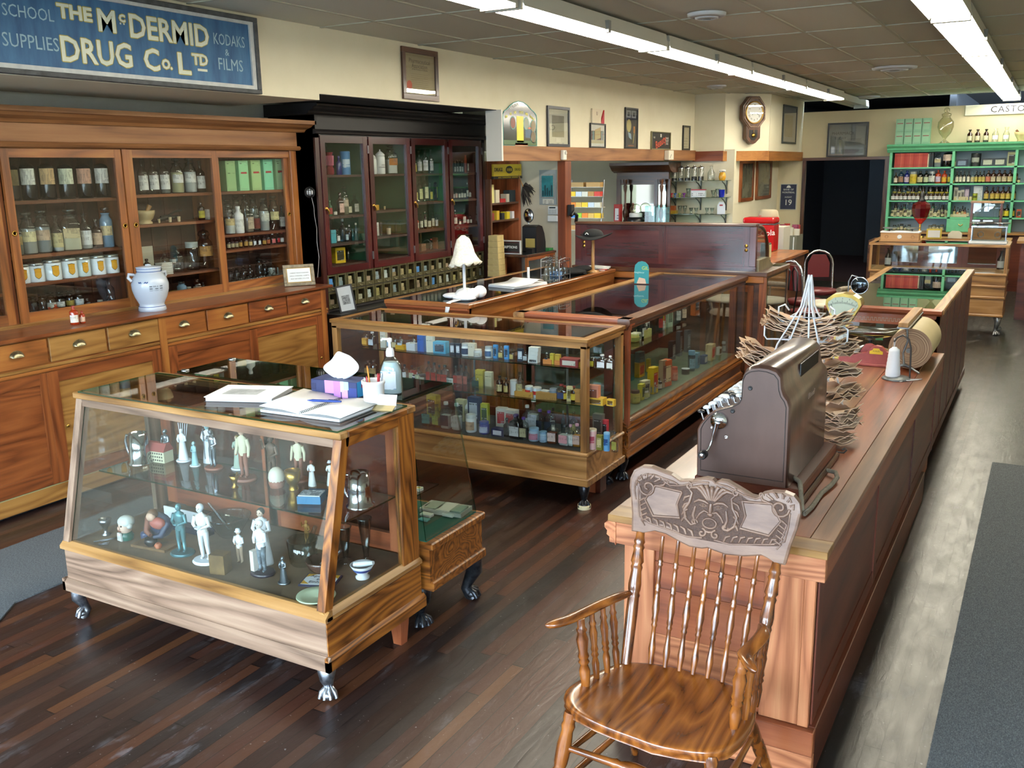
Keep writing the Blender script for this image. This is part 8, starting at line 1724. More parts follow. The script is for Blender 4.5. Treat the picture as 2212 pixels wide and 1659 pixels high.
# scales on the far case, lamp and frames beyond
t = thing('balance_scale','oak boxed balance scale with marble top and two pans','scale',(-1.59,12.45,1.0585))
b = MB(); b.box(-.22,.22,-.09,.09,0,.11,'oaklt'); b.obj('case',t,bev=.004); b = MB(); b.box(-.235,.235,-.1,.1,0,.012,'oaklt'); b.obj('plinth',t); b = MB(); b.box(-.225,.225,-.095,.095,.11,.125,WHITEP); b.obj('marble_top',t)
b = MB(); b.lathe([(.028,-.093),(.02,-.097)],(0,0,.06),plain('#dfe0dc',.3),8,'y'); b.obj('dial',t)
for s in (-1,1): b = MB(); b.lathe([(.008,.125),(.008,.15),(.02,.152),(.08,.16),(.085,.168),(.02,.158)],(s*.13,0,0),STEEL,22); b.obj('pan',t); b = MB(); b.tube([(s*.15+.018*cos(k*pi/8),-.092,.06+.018*sin(k*pi/8)) for k in range(16)],.003,wood('oaklt','x'),5,closed=True); b.obj('roundel',t)
t = thing('balance_scale','glass and silver cased balance scale on a white slab, right on the far case','scale',(-.62,12.45,1.0585))
b = MB(); b.box(-.2,.2,-.1,.1,0,.03,WHITEP); b.obj('slab',t); b = MB()
for x in (-.185,.175):
 for y in (-.09,.08): b.box(x,x+.01,y,y+.01,.03,.2,CHROME)
b.box(-.19,.19,-.095,.095,.19,.2,CHROME); b.obj('frame',t); b = MB(); b.box(-.18,.18,-.085,.085,.03,.19,glass('#dfe9ec',None,0,1.5,2.0,'scale_glass')); b.obj('glass_case',t)
for s in (-1,1): b = MB(); b.lathe([(.008,.2),(.008,.22),(.08,.228),(.09,.238),(.02,.23)],(s*.13,0,0),CHROME,22); b.tube([(s*.09+.03*cos(k*pi/6),0,.1+.03*sin(k*pi/6)) for k in range(12)],.005,STEEL,5,closed=True); b.obj('pan',t)
t = thing('show_globe','dark red glass show globe with a black finial','globe',(-1.65,14.9,.9305))
b = MB(); b.lathe([(.02,.2),(.1,.3),(.13,.42),(.12,.48),(.06,.52)],(0,0,0),plain('#4d0a10',.1,0,.8),10,smooth=False); b.lathe([(.02,.2),(.08,.27),(.085,.28),(.02,.22)],(0,0,0),plain('#a80c18',.2),10); b.obj('globe_body',t)
b = MB(); b.lathe([(.05,.52),(.06,.54),(.03,.56),(.035,.6),(.02,.66),(.001,.67)],(0,0,0),plain('#15161a',.3),12); b.obj('finial',t); b = MB(); b.lathe([(.07,0),(.06,.02),(.015,.04),(.015,.22)],(0,0,0),BRASS,14); b.obj('stand',t)
t = thing('scale_cabinet','wood framed glass analytical balance box behind the silver scale','balance case',(-.8,14.95,.9305))
for q in ((-.2,-.17),(.17,.2)): b = MB(); b.box(*q,-.1,.1,.14,.5,'cherrydk'); b.obj('post',t)
b = MB(); b.box(-.21,.21,-.11,.11,.5,.525,'oaklt'); b.obj('top',t); b = MB(); b.box(-.21,.21,-.11,.11,0,.15,'oaklt'); b.obj('base',t); b = MB(); b.box(-.17,.17,-.09,-.085,.15,.5,glass('#e9eff2',None,0,1.5,2.5,'balance_glass')); b.obj('front_glass',t)
t = thing('framed_notice','small yellow framed notice on the far sales counter','frame',(-1.44,14.75,.9305)); b = MB(); b.box(-.1,.1,-.01,.01,0,.14,plain('#b5a23c',.5)); b.obj('frame',t); b = MB(); b.box(-.08,.08,-.013,-.01,.02,.12,plain('#cfd3d3',.5)); b.obj('card',t)
b = MB(); b.prism([(-.09,0),(.09,0),(.09,.06),(.05,.1),(-.05,.1),(-.09,.06)],'y',-.05,.05,plain('#cfcbb8',.4)); o = b.obj('ceramic_box'); o.location = (-1.18,14.95,.9305); tag(o,'white ceramic lidded box on the far sales counter','box')
# on top of the mint shelves
for r_ in range(2):
 for c_ in range(4):
  b = MB(); b.box(-.062,.062,-.06,.06,0,.198,plain('#7fae90',.5)); b.box(-.045,.045,-.062,-.06,.03,.17,printed('#8fbb9c','#38503f',.012,.4)); b.box(-.045,.045,-.0635,-.062,.12,.132,plain('#8a3a3c',.5)); o = b.obj('carton'); o.location = (-2.27+.132*c_,16.8,2.2915+.2*r_); tag(o,'pale green drug carton above the mint shelves, %s row, %s from left' % (('lower','upper')[r_],ORD5[c_]),'box','green cartons above the mint shelves')
b = MB(); b.lathe([(.09,0),(.07,.015),(.02,.05),(.02,.07),(.09,.16),(.12,.25),(.115,.33),(.06,.4),(.055,.41),(.07,.415),(.07,.42)],(0,0,0),glass('#eceade','#b5b394',0,1.5,1.4,'show_jar_glass'),24,cap=False); q = MB(); q.lathe([(.07,.42),(.075,.45),(.03,.47),(.045,.5),(.04,.53),(.015,.55)],(0,0,0),glass('#eceade','#b5b394',0,1.5,1.4,'show_jar_glass'),18); simple('show_jar','tall clear footed show jar with finial lid above the mint shelves','jar',(-1.6,16.8,2.2915),[('bowl',b),('lid',q)])
for k,x in enumerate((-1.24,-1.13,-1.01)): b = MB(); b.lathe([(.038,0),(.04,.01),(.038,.13),(.014,.16),(.014,.18),(.025,.185),(.02,.2)],(0,0,0),BODY['A'],14); q = MB(); front_label(q,.039,.03,.1,printed('#cfc4a4','#3a3028',.008,.5),False,.9); t = simple('bottle',('leftmost','middle','rightmost')[k]+' of three amber bottles above the mint shelves','bottle',(x,16.8,2.2915),[('glass_body',b),('paper_label',q)]); t['group'] = 'amber bottles above the mint shelves'
for k,x in enumerate((-.88,-.73)): b = MB(); b.lathe([(.045,0),(.048,.12),(.03,.15),(.03,.17),(.02,.175),(.035,.2+.02*k)],(0,0,0),CG,14); q = MB(); front_label(q,.047,.04,.1,printed('#dfe0dc','#2a2c30',.008,.5),False,.9); simple('bottle',('left','right')[k]+' of two clear labelled bottles above the mint shelves','bottle',(x,16.8,2.2915),[('glass_body',b),('paper_label',q)])
b = MB(); b.lathe([(.08,0),(.07,.02),(.11,.09),(.125,.14),(.115,.14),(.08,.05)],(0,0,0),CM,22,cap=False); q = MB(); q.tube([(0,0,.06),(-.1,0,.17)],[.012,.018],wood('walnut','z'),8); simple('mortar','grey stoneware mortar with dark pestle above the mint shelves','mortar',(-.5,16.8,2.2915),[('bowl',b),('pestle',q)])
b = MB(); b.tube([(0,0,0),(0,0,.14),(.02,0,.18),(.06,0,.17)],.005,STEEL,6); q = MB(); q.lathe([(.001,-.004),(.055,-.004),(.06,0),(.055,.004)],(.075,0,.11),plain('#3c4246',.1,.9),24,'y'); q.tube([(.075+.058*cos(k*pi/10),0,.11+.058*sin(k*pi/10)) for k in range(20)],.004,CHROME,6,closed=True); simple('magnifier','round magnifying mirror on a bent stem over the Greek key case','mirror',(-1.2,6.9,1.055),[('stem',b),('lens',q)])
for x,y,c,lab in ((-1.72,12.5,0,'left'),(-.47,12.5,0,'right')): b = MB(); b.lathe([(.04,0),(.04,.12),(.015,.17),(.015,.2),(.025,.22)],(0,0,0),BODY['K'],14); q = MB(); front_label(q,.041,.02,.1,plain('#b5b8b8',.5),False,1); simple('bottle','dark bottle inside the far showcase at its %s end' % lab,'bottle',(x,y,.7505),[('glass_body',b),('paper_label',q)])
ITEMS = """
@top shelf of the pine cabinet's left bay|x|-5.74|1.86
flask 3699 88 223 K #6e6238 - - black flask with a dim olive label
flask 3813 95 231 K #d9d8c8 - - black flask with a white label and black heading
flask 3944 100 231 K #c9a878 - - black flask with a tan label
flask 4084 101 228 K #cfd2b6 - - black flask with a pale green label
flask 4221 100 228 K #c79a82 - - black flask with a pinkish brown label
flask 4360 98 228 K #dedcd2 - - black flask with a white label and red heading
@second shelf of the pine cabinet's left bay|x|-5.73|1.52
jar 3680 68 218 c #a08a52 - #6b6d63 partly hidden clear jar with yellow label
jar 3758 99 266 c #d8cf9e - #a8a8a0 clear stoppered jar with slanted script label
jar 3860 100 274 c #b99f82 - #8b9090 tall grey jar with pinkish label
bottle 3961 74 234 c #b9ac7c - #c9ccc8 clear bottle with ornate silvery label
sqjar 4065 119 273 c #bfae84 - #d9cfae square jar filled with cream powder
bottle 4176 84 241 c #cfd2cf - #b9bdbb clear round bottle with a large white label
bottle 4263 73 199 A #b89b7c - - brown bottle with a wide buff label
jar 4345 86 271 B #cdb98a - - bluish jar with a cream band label
@third shelf of the pine cabinet's left bay|x|-5.72|1.34
pot 3680 83 121 #dfe9ee #d69c1c #9aa09c - white pot with yellow shield label, cut off by the door frame
pot 3770 107 122 #dfe9ee #d69c1c #9aa09c - short white pot with yellow shield label
pot 3888 117 132 #e2ecef #d69c1c #9aa09c - widest white pot with yellow shield label
pot 4012 109 133 #e2ecef #d69c1c #9aa09c - white pot with yellow shield and grey lid rim
pot 4120 98 132 #cfe0e0 #d69c1c #9aa09c - pale green tinted pot with yellow shield
pot 4235 104 130 #e6eef2 #d69c1c #9aa09c - white pot with yellow shield label, next to the last
pot 4347 103 128 #e6eef2 #d69c1c #9aa09c - rightmost white pot with yellow shield label
@back of the pine cabinet's left bay floor|x|-5.82|1.1
jar 3784 74 136 c - - - small empty glass stoppered jar
= 3854 63 142
jar 3918 67 147 c #b9b7a8 - - small stoppered jar with pale label
jar 3985 68 144 c #c8c8c0 - - small stoppered jar with script label
jar 4060 61 142 c #a08c3a - - small jar with mustard label
bottle 4128 69 151 c #c6cac8 - - clear bottle with white label
bottle 4383 67 194 c - - - tall empty clear bottle
@front of the pine cabinet's left bay floor|x|-5.7|1.1
bottle 3687 37 53 A #cfc6a8 - - small red brown bottle with white label
= 3733 38 58
= 3775 37 58
bottle 3819 43 66 R #cfc6a8 #8c3a1c - small orange red bottle with white label
bottle 3866 43 78 R #cfd0c8 #b5502a - orange red bottle with white label and square shoulders
bottle 4104 44 89 A #b0a56c - - squat brown bottle with olive label
bottle 4156 34 69 c #b7a98a - - small clear vial with buff label
mouth 4206 39 65 c #cfc7a8 #9a9a90 #c9c0a0 small clear jar of cream powder
bottle 4273 31 91 K #c9c4b8 - - thin black bottle with white and red label
@top shelf of the pine cabinet's middle bay|x|-5.74|1.87
bottle 4703 72 255 c #dadad2 - - clear bottle with white script label
= 4797 73 258
bottle 4896 74 261 c #dadad2 - #777a74 clear bottle with white script label
jar 5013 93 252 c #dadad2 - #b9b48a wide clear jar with white script label
jar 5138 94 256 c #dadad2 - #c3c6c2 wide clear jar with white script label
bottle 5240 68 236 c #dadad2 - - clear bottle with white script label
@second shelf of the pine cabinet's middle bay|x|-5.73|1.66
cork 4801 19 28 #c9bd9c - - - smallest pale cork
cork 4902 26 37 #cfc4a6 - - - pale cork
= 4985 27 37
bottle 5208 53 136 A #b3a62c - - brown bottle with yellow label
box 5279 44 78 #cfcabc - - - small white carton with blue print
@third shelf of the pine cabinet's middle bay|x|-5.76|1.285
bottle 4677 56 121 A #b79c7c - - amber bottle with buff label
bottle 4751 44 79 A - - - small round amber bottle
bottle 4845 66 177 c - - - clear narrow neck flask
mouth 4919 53 98 c - - - small clear tumbler jar
square 4969 65 184 c - - - clear square bottle
mouth 5109 105 214 c - - - large clear glass jar with domed top
bigjar 5239 120 319 c #b98a4a - - huge clear jar with ringed glass lid and orange label
@floor of the pine cabinet's middle bay|x|-5.72|1.1
box 4886 85 49 #9a8a2c - - - olive soap box
jar 4942 72 112 B - - - pale blue stoppered jar
mouth 5010 38 63 c #b5a77c #9a9a90 - small lidded jar
bottle 5092 68 114 A #b8a48c - - brown bottle with torn buff label
bottle 5153 32 83 K #c9c4b8 - - small dark bottle
@top shelf of the pine cabinet's right bay|x|-5.76|1.87
gbox 5525 94 235 #8fb57e - - - olive green drug carton without red bar
gbox 5664 95 238 #93cf9a #b3252c - - bright green drug carton with red bar
gbox 5802 97 242 #9fc285 #b3252c - - yellowish green drug carton with red bar
gbox 5943 98 246 #7fcfa8 #b3252c - - mint green drug carton with red bar
gbox 6087 100 250 #a5cf9f #b3252c - - pale green drug carton with red bar
@back of the pine cabinet's right bay second shelf|x|-5.85|1.535
jar 5595 82 269 c - - - clear stoppered jar
jar 5693 78 301 c - - #b7b9b4 clear stoppered jar
jar 5789 79 304 c - - - clear stoppered jar
jar 5884 79 298 c - - #9b9e9a clear stoppered jar
@second shelf of the pine cabinet's right bay|x|-5.72|1.535
jar 5482 85 226 c #c9b783 - #dfe2de clear jar a third full of white powder, buff label
bottle 5578 84 214 m #d9dad2 - - milk white bottle
square 5685 75 236 c #b3a48c - #857a70 greyish clear bottle with buff label
bottle 5772 66 209 c #6e2f22 - - clear bottle with oval red brown label
jar 5870 84 270 c #c8cbbd - #b5b8b3 clear jar with white script label
jar 5988 82 284 c #c9c08a - - clear jar with yellow label
bottle 6080 48 201 K #c9c4b8 - - black bottle with white label
@third shelf of the pine cabinet's right bay|x|-5.74|1.415
bottle 5469 32 76 A #a39c7c #191919 - tiny dark bottle with cream label
= 5511 32 81
= 5553 32 76
bottle 5598 33 86 A #a8813a #191919 - tiny brown bottle with gold label
= 5658 35 92
bottle 5709 35 82 A #b5a06a #191919 - tiny brown bottle with tan label
square 5754 27 83 c #cfdadf #3a3a3a - slim bottle with pale blue label
= 5808 27 83
bottle 5868 34 79 A #a8813a #191919 - tiny brown bottle with gold label
bottle 5916 34 84 A #a0532a #191919 - tiny brown bottle with rust label
square 5972 38 90 c #c9696a #e6e0d8 - small carton shaped bottle with pink and white label
square 6032 30 95 c #c0373a #e6e0d8 - slim bottle with crimson label
bottle 6082 32 91 c #c9c4b8 #c0605a - tiny clear bottle with pink cap
@back of the pine cabinet's right bay floor|x|-5.83|1.1
jar 5546 58 145 c - - - small empty stoppered jar
= 5618 58 151
= 5697 59 157
= 5771 59 154
jar 5882 70 211 c - - - taller empty stoppered jar
jar 5945 63 172 c - - - small empty stoppered jar
jar 6023 69 173 c - - #b9bcb7 small stoppered jar
jar 6131 70 170 c - - #c9ccc8 stoppered jar with white lumps
@front of the pine cabinet's right bay floor|x|-5.7|1.1
sqjar 5456 57 90 c #d5d8d2 - #25282a square jar with slanted white label
= 5529 53 91
= 5612 60 97
= 5690 49 97
= 5769 57 103
= 5849 52 99
= 5928 52 100
= 6000 45 96
@left bay shelves of the pine cabinet, at the picture edge|x|-5.74|1.5
bottle 3561 44 111 R #cfc6a8 #9a9a90 - red bottle with silvery cap
@left bay floor of the pine cabinet, at the picture edge|x|-5.72|1.1
bottle 3492 45 97 c #cfc6a8 - - clear bottle with white script label
@worktop of the pine cabinet|x|-5.38|1.08
bottle 3768 54 120 R #d9d2c4 #8c2a12 - tall orange red square bottle with white label
bottle 3825 36 80 R #c9a88c #8c2a12 - small orange red bottle with buff label
@first door's top shelf in the black cabinet|x|-5.6|1.98
ruby 6600 76 196 #7d1226 - - - ruby cut glass vase
bottle 6721 53 165 N - - - cobalt blue bottle
canister 6815 89 206 #3f7fb5 #c9dbe6 - - blue canister decorated with white figures
@first door's second shelf in the black cabinet|x|-5.58|1.625
bottle 6542 46 137 G #a32b2b - - green bottle with red label
bottle 6611 37 66 c #c9c4b8 - - tiny squat bottle with white label
square 6686 60 200 A #cfa99a - - brown bottle with pink label
jar 6751 69 251 c #b3a48c - #6f6a56 tall clear jar with buff label
square 6803 47 140 c #cdc8a8 - - dark bottle with cream label
square 6895 59 181 c #d3d4c2 - - clear square bottle with cream label
@first door's third shelf in the black cabinet|x|-5.58|1.385
box 6556 57 116 #3e9cac - - - teal carton
square 6623 38 116 c #c9cfcf #2a2a2a - thin bottle with white label
bottle 6700 56 207 L - - - large light blue bottle
bottle 6750 38 123 L #aac4cf - - pale blue bottle
bottle 6793 36 147 L - - - slim light blue bottle
bottle 6839 32 108 E - - - small teal bottle
bottle 6889 39 159 E - #d5d5cc - teal bottle with white cap
bottle 6965 44 160 K - - - tall dark brown bottle
@first door's bottom shelf in the black cabinet|x|-5.6|1.2
box 6643 112 140 #d2ad14 #2d2a10 - - large yellow carton with black script
vial 6782 25 125 c - - - thin glass stand
@second door's top shelf in the black cabinet|x|-5.6|1.98
wjar 7224 64 191 #e4e7e3 - - - white lidded porcelain jar, partly hidden
wjar 7330 91 228 #e9ecea #333 - - white porcelain jar with finial lid and black lettering
sqjar 7499 105 268 c #b06f2a - #e4e4de square glass jar with amber label half full of white salt
@second door's second shelf in the black cabinet|x|-5.6|1.645
box 7240 42 49 #b98a1a - - - small yellow tin
cork 7365 19 31 #b9a87c - - - small cork
@second door's third shelf in the black cabinet|x|-5.6|1.405
box 7231 35 124 #b9beb7 - - - white covered booklet standing upright
box 7289 26 124 #1f2a26 - - - black book standing upright
mug 7415 50 60 #b5ab93 - - - small stoneware mug
vial 7535 17 121 c - - - slender glass stem
@third door's top shelf in the black cabinet|x|-5.6|1.975
bottle 7894 37 167 c #b5ac4a - - clear bottle with yellow label
bottle 7971 52 224 c #b9bfbf - - clear bottle with silvery label
bottle 8071 65 251 c #d3d8d8 - - tallest clear bottle with ornate silver label
bottle 8181 48 240 c #b9bfbf - - clear bottle with narrow silver label
@third door's second shelf in the black cabinet|x|-5.6|1.695
square 7896 32 186 c #b8b86a - - slim bottle with olive label
square 7960 52 250 c #b8c28a - - clear bottle with green yellow label
square 8056 58 283 c #c9cfa6 - - tall clear bottle with large pale label
square 8149 41 184 c #b8b84a - - smaller bottle with yellow label
square 8265 51 276 K #b3bd2c - - dark bottle with bright yellow label
@third door's third shelf in the black cabinet|x|-5.59|1.42
bottle 7884 30 137 R #b9b3a4 - - small reddish bottle
bottle 7949 38 163 c #c3c6ae - - small clear bottle with cream label
bottle 8024 33 177 A #c3c6ae - - small amber bottle with cream label
bottle 8093 38 153 c #c3c6ae - - small clear bottle with cream label
bottle 8161 36 192 c #c3c6ae - - small clear bottle with long neck
bottle 8227 39 161 c #d3d6ce - - small clear bottle with white label
bottle 8295 23 149 K #b9a93c - - thin black bottle with yellow label
@third door's bottom shelf in the black cabinet|x|-5.62|1.2
box 8271 91 117 #7a5433 - - - plain brown wooden box
bottle 8160 44 109 c - #b32a20 - clear bottle with red stopper
box 7993 76 70 #5c4428 - - - slanting thin brown box
@fourth door's top shelf in the black cabinet|x|-5.6|1.975
vial 8629 24 125 K #b9bab0 - - black vial with white label
= 8677 24 132
= 8729 24 133
= 8775 24 126
vial 8843 32 187 R - - - rust red glass tube
vial 8893 19 195 c #b9bab0 - - thin clear tube with white label
vial 8939 19 196 K #b9bab0 - - thin dark tube with white label
vial 8990 27 190 R #b9bab0 - - rust red tube with white label
@fourth door's second shelf in the black cabinet|x|-5.6|1.7
bottle 8587 26 105 c #b9bab0 - - tiny clear bottle
bottle 8638 29 113 c #c9a9a0 - - tiny bottle with pink label
bottle 8695 29 106 c #c9ccc0 - - tiny clear bottle
= 8749 32 114
= 8803 32 107
bottle 8864 27 169 L #c9ccc0 - - tall thin pale blue bottle
bottle 8917 30 115 c #c9ccc0 - - tiny clear bottle
= 8976 33 109
@fourth door's third shelf in the black cabinet|x|-5.6|1.42
bottle 8605 43 166 A #d3d4c4 - - brown bottle with white label
square 8684 35 80 c #c9ccc0 - - squat clear bottle
bottle 8783 40 169 c #c9ccc0 - - clear long necked bottle
bottle 8852 35 102 c #c9ccc0 - - small clear bottle
bottle 8916 30 95 K #c9ccc0 - - small dark bottle
box 8983 38 71 #d0d2c6 - - - small white box
@fourth door's bottom shelf in the black cabinet|x|-5.62|1.2
bottle 8865 46 164 K #b9bab0 - - black bottle with white label
@top glass shelf of the square showcase|y|4.93|0.852
square -3961 44 105 A2 #d9a13a - - amber yellow bottle at the left end
square -3901 50 100 c #cfd6da #b8b8b8 - clear bottle with a shield label
box -3805 43 108 #d9d3c2 - - - tall cream carton
square -3761 33 91 c #9fb4c9 - - clear bottle with blue shield label
square -3715 40 87 c #d9c79a - - clear bottle with yellow contents
square -3666 41 86 c #c5cdd3 - - clear bottle with grey shield label
box -3664 70 29 #d9a514 - - - flat yellow box
box -3572 73 49 #dde2e4 - - - white carton with blue print
square -3564 39 94 c #8fb3d5 - - clear bottle with blue shield label
box -3496 53 105 #2f68b8 - - - tall royal blue carton
box -3428 50 105 #d8d5c4 - - - tall cream white carton
box -3346 90 76 #4aa3c9 #16324a - - wide sky blue carton with dark shield
box -3255 36 72 #14213a #dfe4ea - - navy carton with white panel
box -3212 33 73 #14213a #dfe4ea - - second navy carton with white panel
mouth -3157 57 79 m #27405f #b9bcbc - white jar with navy label and metal lid
box -3108 49 83 #d9cfb9 - - - cream and tan carton
mouth -3068 53 47 m #c9c4b4 #d9d9d4 - squat white jar with white lid
mouth -2987 51 72 m #3a5f8c #a8b0b4 - white jar with blue label and metal lid
box -2937 28 85 #3f8fd0 #16324a - - slim sky blue carton with dark shield
square -2898 32 77 c #c9b36a - - clear bottle with yellow contents
box -2858 28 85 #3f8fd0 #16324a - - second slim sky blue carton with dark shield
@right part of the top glass shelf in the square showcase|y|4.92|0.852
square -2813 29 72 c #c9b36a - - clear bottle with yellow tint
box -2753 36 77 #1d2a3d #d9dde0 - - black carton with white lettering
square -2719 30 68 c #b8bdbf - - clear square bottle
box -2660 65 23 #e2e1da #3a3a3a - - white carton, lowest of a stack of four
square -2573 24 67 c #2a3c52 #b9b9b9 - small bottle with navy label
box -2534 27 65 #c9b23c - - - olive yellow carton
box -2496 32 63 #c9a63c - - - yellow carton with tan side
box -2563 56 27 #dd8b46 - - - orange carton
box -2482 62 28 #dd8b46 - - - second orange carton
box -2409 118 46 #8f2a26 #e0d6c6 - - red carton reading remedy in white
box -2374 59 29 #cfa42c - - - flat golden carton
square -2273 34 83 c #d6c63a #191919 - bottle with bright yellow panel
square -2207 55 86 c #dfe2dd #c9ccc8 - cut glass scent bottle with diamond label
square -2155 41 82 c #c9cbc2 #c9ccc8 - second cut glass scent bottle
@right glass shelf in the middle of the square showcase|y|4.92|0.635
bottle -2906 45 110 A #cdbf8e #20140c - brown bottle with cream label at the left end
bottle -2859 36 102 A #c9b878 #20140c - second brown bottle behind an orange box
box -2862 22 69 #e0782a #b8451a - - small upright orange carton
bottle -2759 51 145 c #c9c08c - - tall conical clear bottle with stopper
can -2805 45 94 #dfe2e3 - #c9cccc - plain white tin
can -2697 49 66 #cfe0ea #c62a2a #dfe0dc - white and pale blue tin with red lid
can -2642 56 63 #cfe0ea #c62a2a #dfe0dc - second white and pale blue tin with red lid
box -2583 50 50 #dcdedd - - - white ribbed packet
mouth -2528 53 67 B - #8f9aa6 - grey blue glass jar with glass lid
square -2474 58 99 c #2c4a78 #7d1e1e - clear bottle with blue label and dark red cap
box -2718 126 32 #c99a4a - - - long flat tan carton
box -2563 135 43 #b58a4a - - - long brown tan carton
box -2415 39 91 #dccf9a #6a6030 - - pale yellow script carton
box -2369 42 77 #c28f4c - - - tan carton
bottle -2452 42 92 A #e0c13a #7d2a1e - brown bottle with orange yellow label
bottle -2391 39 95 A #e0c13a #7d2a1e - second brown bottle with orange yellow label
bottle -2357 18 70 c #d9c890 #b9a98a - slim vial with white cap
box -2257 66 114 #c9876a #7a4630 - - tall salmon pink carton
box -2239 100 42 #d9b23a #6a4f1a - - yellow carton, lower of a pair
box -2148 48 40 #d9b23a #6a4f1a - - yellow carton at the right end
@left glass shelf of the square showcase|y|5.05|0.617
bottle -4042 61 104 A #a08a5a #2a1c12 - pair sized brown jar in the shadows
bottle -3993 60 112 A #a08a5a #2a1c12 - brown jar in the shadows
bottle -3733 42 102 c #cfd3d6 #191919 - clear bottle with black cap
bottle -3674 42 101 c #b7bda0 - - clear bottle with pale green tint
bottle -3620 52 92 c #b7bda0 - - wide clear bottle with pale green tint
box -3666 51 67 #a8322a #d9c9b9 - - red patterned carton
mouth -3642 52 42 m #2a3a5a #16181c - white jar with black lid
mouth -3591 52 50 c #c9b9a9 #20242c - clear jar with dark lid
square -3533 38 142 c #b9463a #16181c - clear bottle with red oval label and black cap
= -3488 43 137
= -3448 33 124
= -3404 51 128
= -3318 34 131
square -3276 49 139 c #b96a5a #16181c - clear bottle with red oval label and black cap
= -3238 37 134
card -3381 91 41 #dfe0dc - - - hand lettered price card
box -3128 57 121 #c9b43c - - - yellow carton behind glass
box -3062 50 113 #cfc9a9 - - - cream carton behind glass
square -3156 58 97 c #2f4a3a #23303a - pale bottle with dark green label
square -3117 37 101 c #c9d3d6 #23303a - pale clear bottle
@floor of the square showcase, front row|y|4.9|0.362
square -3452 69 162 c #5f8f8a - - clear square bottle with teal label
square -3378 57 149 c #a8ac5a - - clear bottle with olive tint
square -3304 71 177 w #2a3442 #e2e4e2 - milky bottle with black label and white cap
square -3222 66 176 w #cdd3d2 #e2e4e2 - milky bottle with white cap
mouth -3114 70 115 m #c9a98a #c9d3d6 - white jar with brown and cream label
mouth -3016 67 80 N2 #b9c2dd #2a3780 - purple blue jar with blue lid
box -2906 86 47 #1f2352 #d6d8e6 - - dark blue carton, lower of two
square -2849 40 121 A #191919 #191919 - small brown bottle with black label
square -2782 77 153 K #cfd3d6 #4a2a6a - dark bottle with ornate white label
square -2729 55 142 c #b9b38e #5a3a8a - clear bottle with dark contents
mouth -2655 67 81 P #c98aa0 #8fb3d5 - pale blue and pink jar
mouth -2591 50 67 P #a9c3dd #7fa9cf - pale blue jar
square -2526 62 134 W #e0c9c2 #191919 - clear bottle of whisky coloured tonic
square -2442 70 128 w #e0a0a8 #191919 - milky bottle with pink label and black cap
square -2404 42 133 w #dfe2e0 #d9a0b0 - milky bottle with pink cap
square -2361 51 143 A2 #e0bcae #d9a0b0 - golden bottle with pink label
can -2260 52 124 #e0b6ae #b84a5a #d9cdb0 - tall pink tin with script and cream lid
box -2210 38 92 #7a7a2c #c9c08c - - olive green packet
can -2166 37 114 #5fa0cf #1e4a86 #7fb3d5 - sky blue talc tin
square -2114 35 124 c #8a8a3a #191919 - clear bottle with olive contents
@floor of the square showcase, back row|y|5.1|0.362
box -3539 84 155 #c9ac2c #3a2a1a - - yellow and dark carton
box -3315 71 147 #c2bd92 #2c2c26 - - tan carton lettered in black
square -3259 40 170 m #c9c4b8 #8a3a2c - white bottle with brown cap
box -3208 82 175 #25365a #c9d3e0 - - stacked navy cartons
box -3129 53 139 #bdbf3c #3a5a2a - - yellow green carton
box -3000 71 126 #dad3c9 #b32a2c - - white carton with red top
box -2927 82 120 #dad3c9 #b32a2c - - second white carton with red top
bottle -2812 59 164 c #b8bdbf #d6d8d8 - clear round shouldered bottle
square -2765 70 214 w #c9cdd6 #dfe3e3 - tall clear bottle with milky contents and white cap
square -2719 56 146 c #1f2a42 #5a3a9a - clear bottle with blue black ornate label
square -2655 56 145 c #1f2a42 #5a3a9a - second clear bottle with blue black ornate label
bottle -2626 38 167 c #b9bcb0 #2c3036 - slim bottle with dark cap
bottle -2554 27 155 L - - - teal glass tube bottle
bottle -2481 48 154 c #b5a96a - - clear bottle with yellow liquid
box -2309 65 163 #8a8f86 #2c2f2c - - grey booklet rack
box -2268 43 130 #c23a44 #2a1c1c - - red carton
@inner glass shelf of the long showcase|x|-2.68|0.707
box 6587 100 61 #cfcdb4 #4a5a4a - - white and green carton
mouth 6559 89 56 O #8f9440 #b5b86a - olive banded tin
mouth 6760 68 85 #a3323a #c9c9b9 #30363a - red and grey round tin
box 6766 120 63 #cfc97a - - - low yellow carton pile
square 6711 63 159 K #e2e4e4 #191919 - black bottle with bright white label
box 6827 41 126 #dfe3e3 #191919 - - narrow white carton
mouth 7141 62 71 m #c9ccc4 #cfd3d6 - white jar with white lid
bottle 7115 47 190 K #b32a2a #191919 - black bottle with red label
box 7197 34 203 #c9b22c #b32a2a - - yellow and red upright book
box 7300 75 218 #b9d0b4 #6a7a62 - - tall pale green carton
bottle 7529 52 198 K #dfe2e0 #16181c - black bottle with white label
bottle 7675 50 189 A #dfc9b2 #dfe3e3 - brown bottle with white cap
box 7983 78 260 #c96a2a #2a2a2a - - tall orange carton
box 8144 45 238 #241c1c - - - tall black carton
@floor of the long showcase, back row|x|-2.72|0.386
box 6771 92 115 #d6a62c #b3402a - - yellow and red carton
box 6787 72 197 #2f6a72 #4a8a90 - - tall teal carton
box 6621 45 204 #2f6a66 - - - dark teal carton
box 6974 43 106 #d3b02c - - - dull yellow carton
box 7515 69 163 #2b3440 #cfd3d6 - - black and white striped carton
box 7698 64 217 #59626a #b9c2c8 - - grey blue carton
box 7908 59 196 #59626a #b9c2c8 - - second grey blue carton
box 8270 95 203 #a9976a #6a5a3a - - beige carton with a panel
bottle 8527 86 263 c #dfe2e0 #cfe0e6 - large clear round bottle with pale cap
bottle 8683 73 253 c #dfe2e0 #cfe0e6 - second large clear round bottle
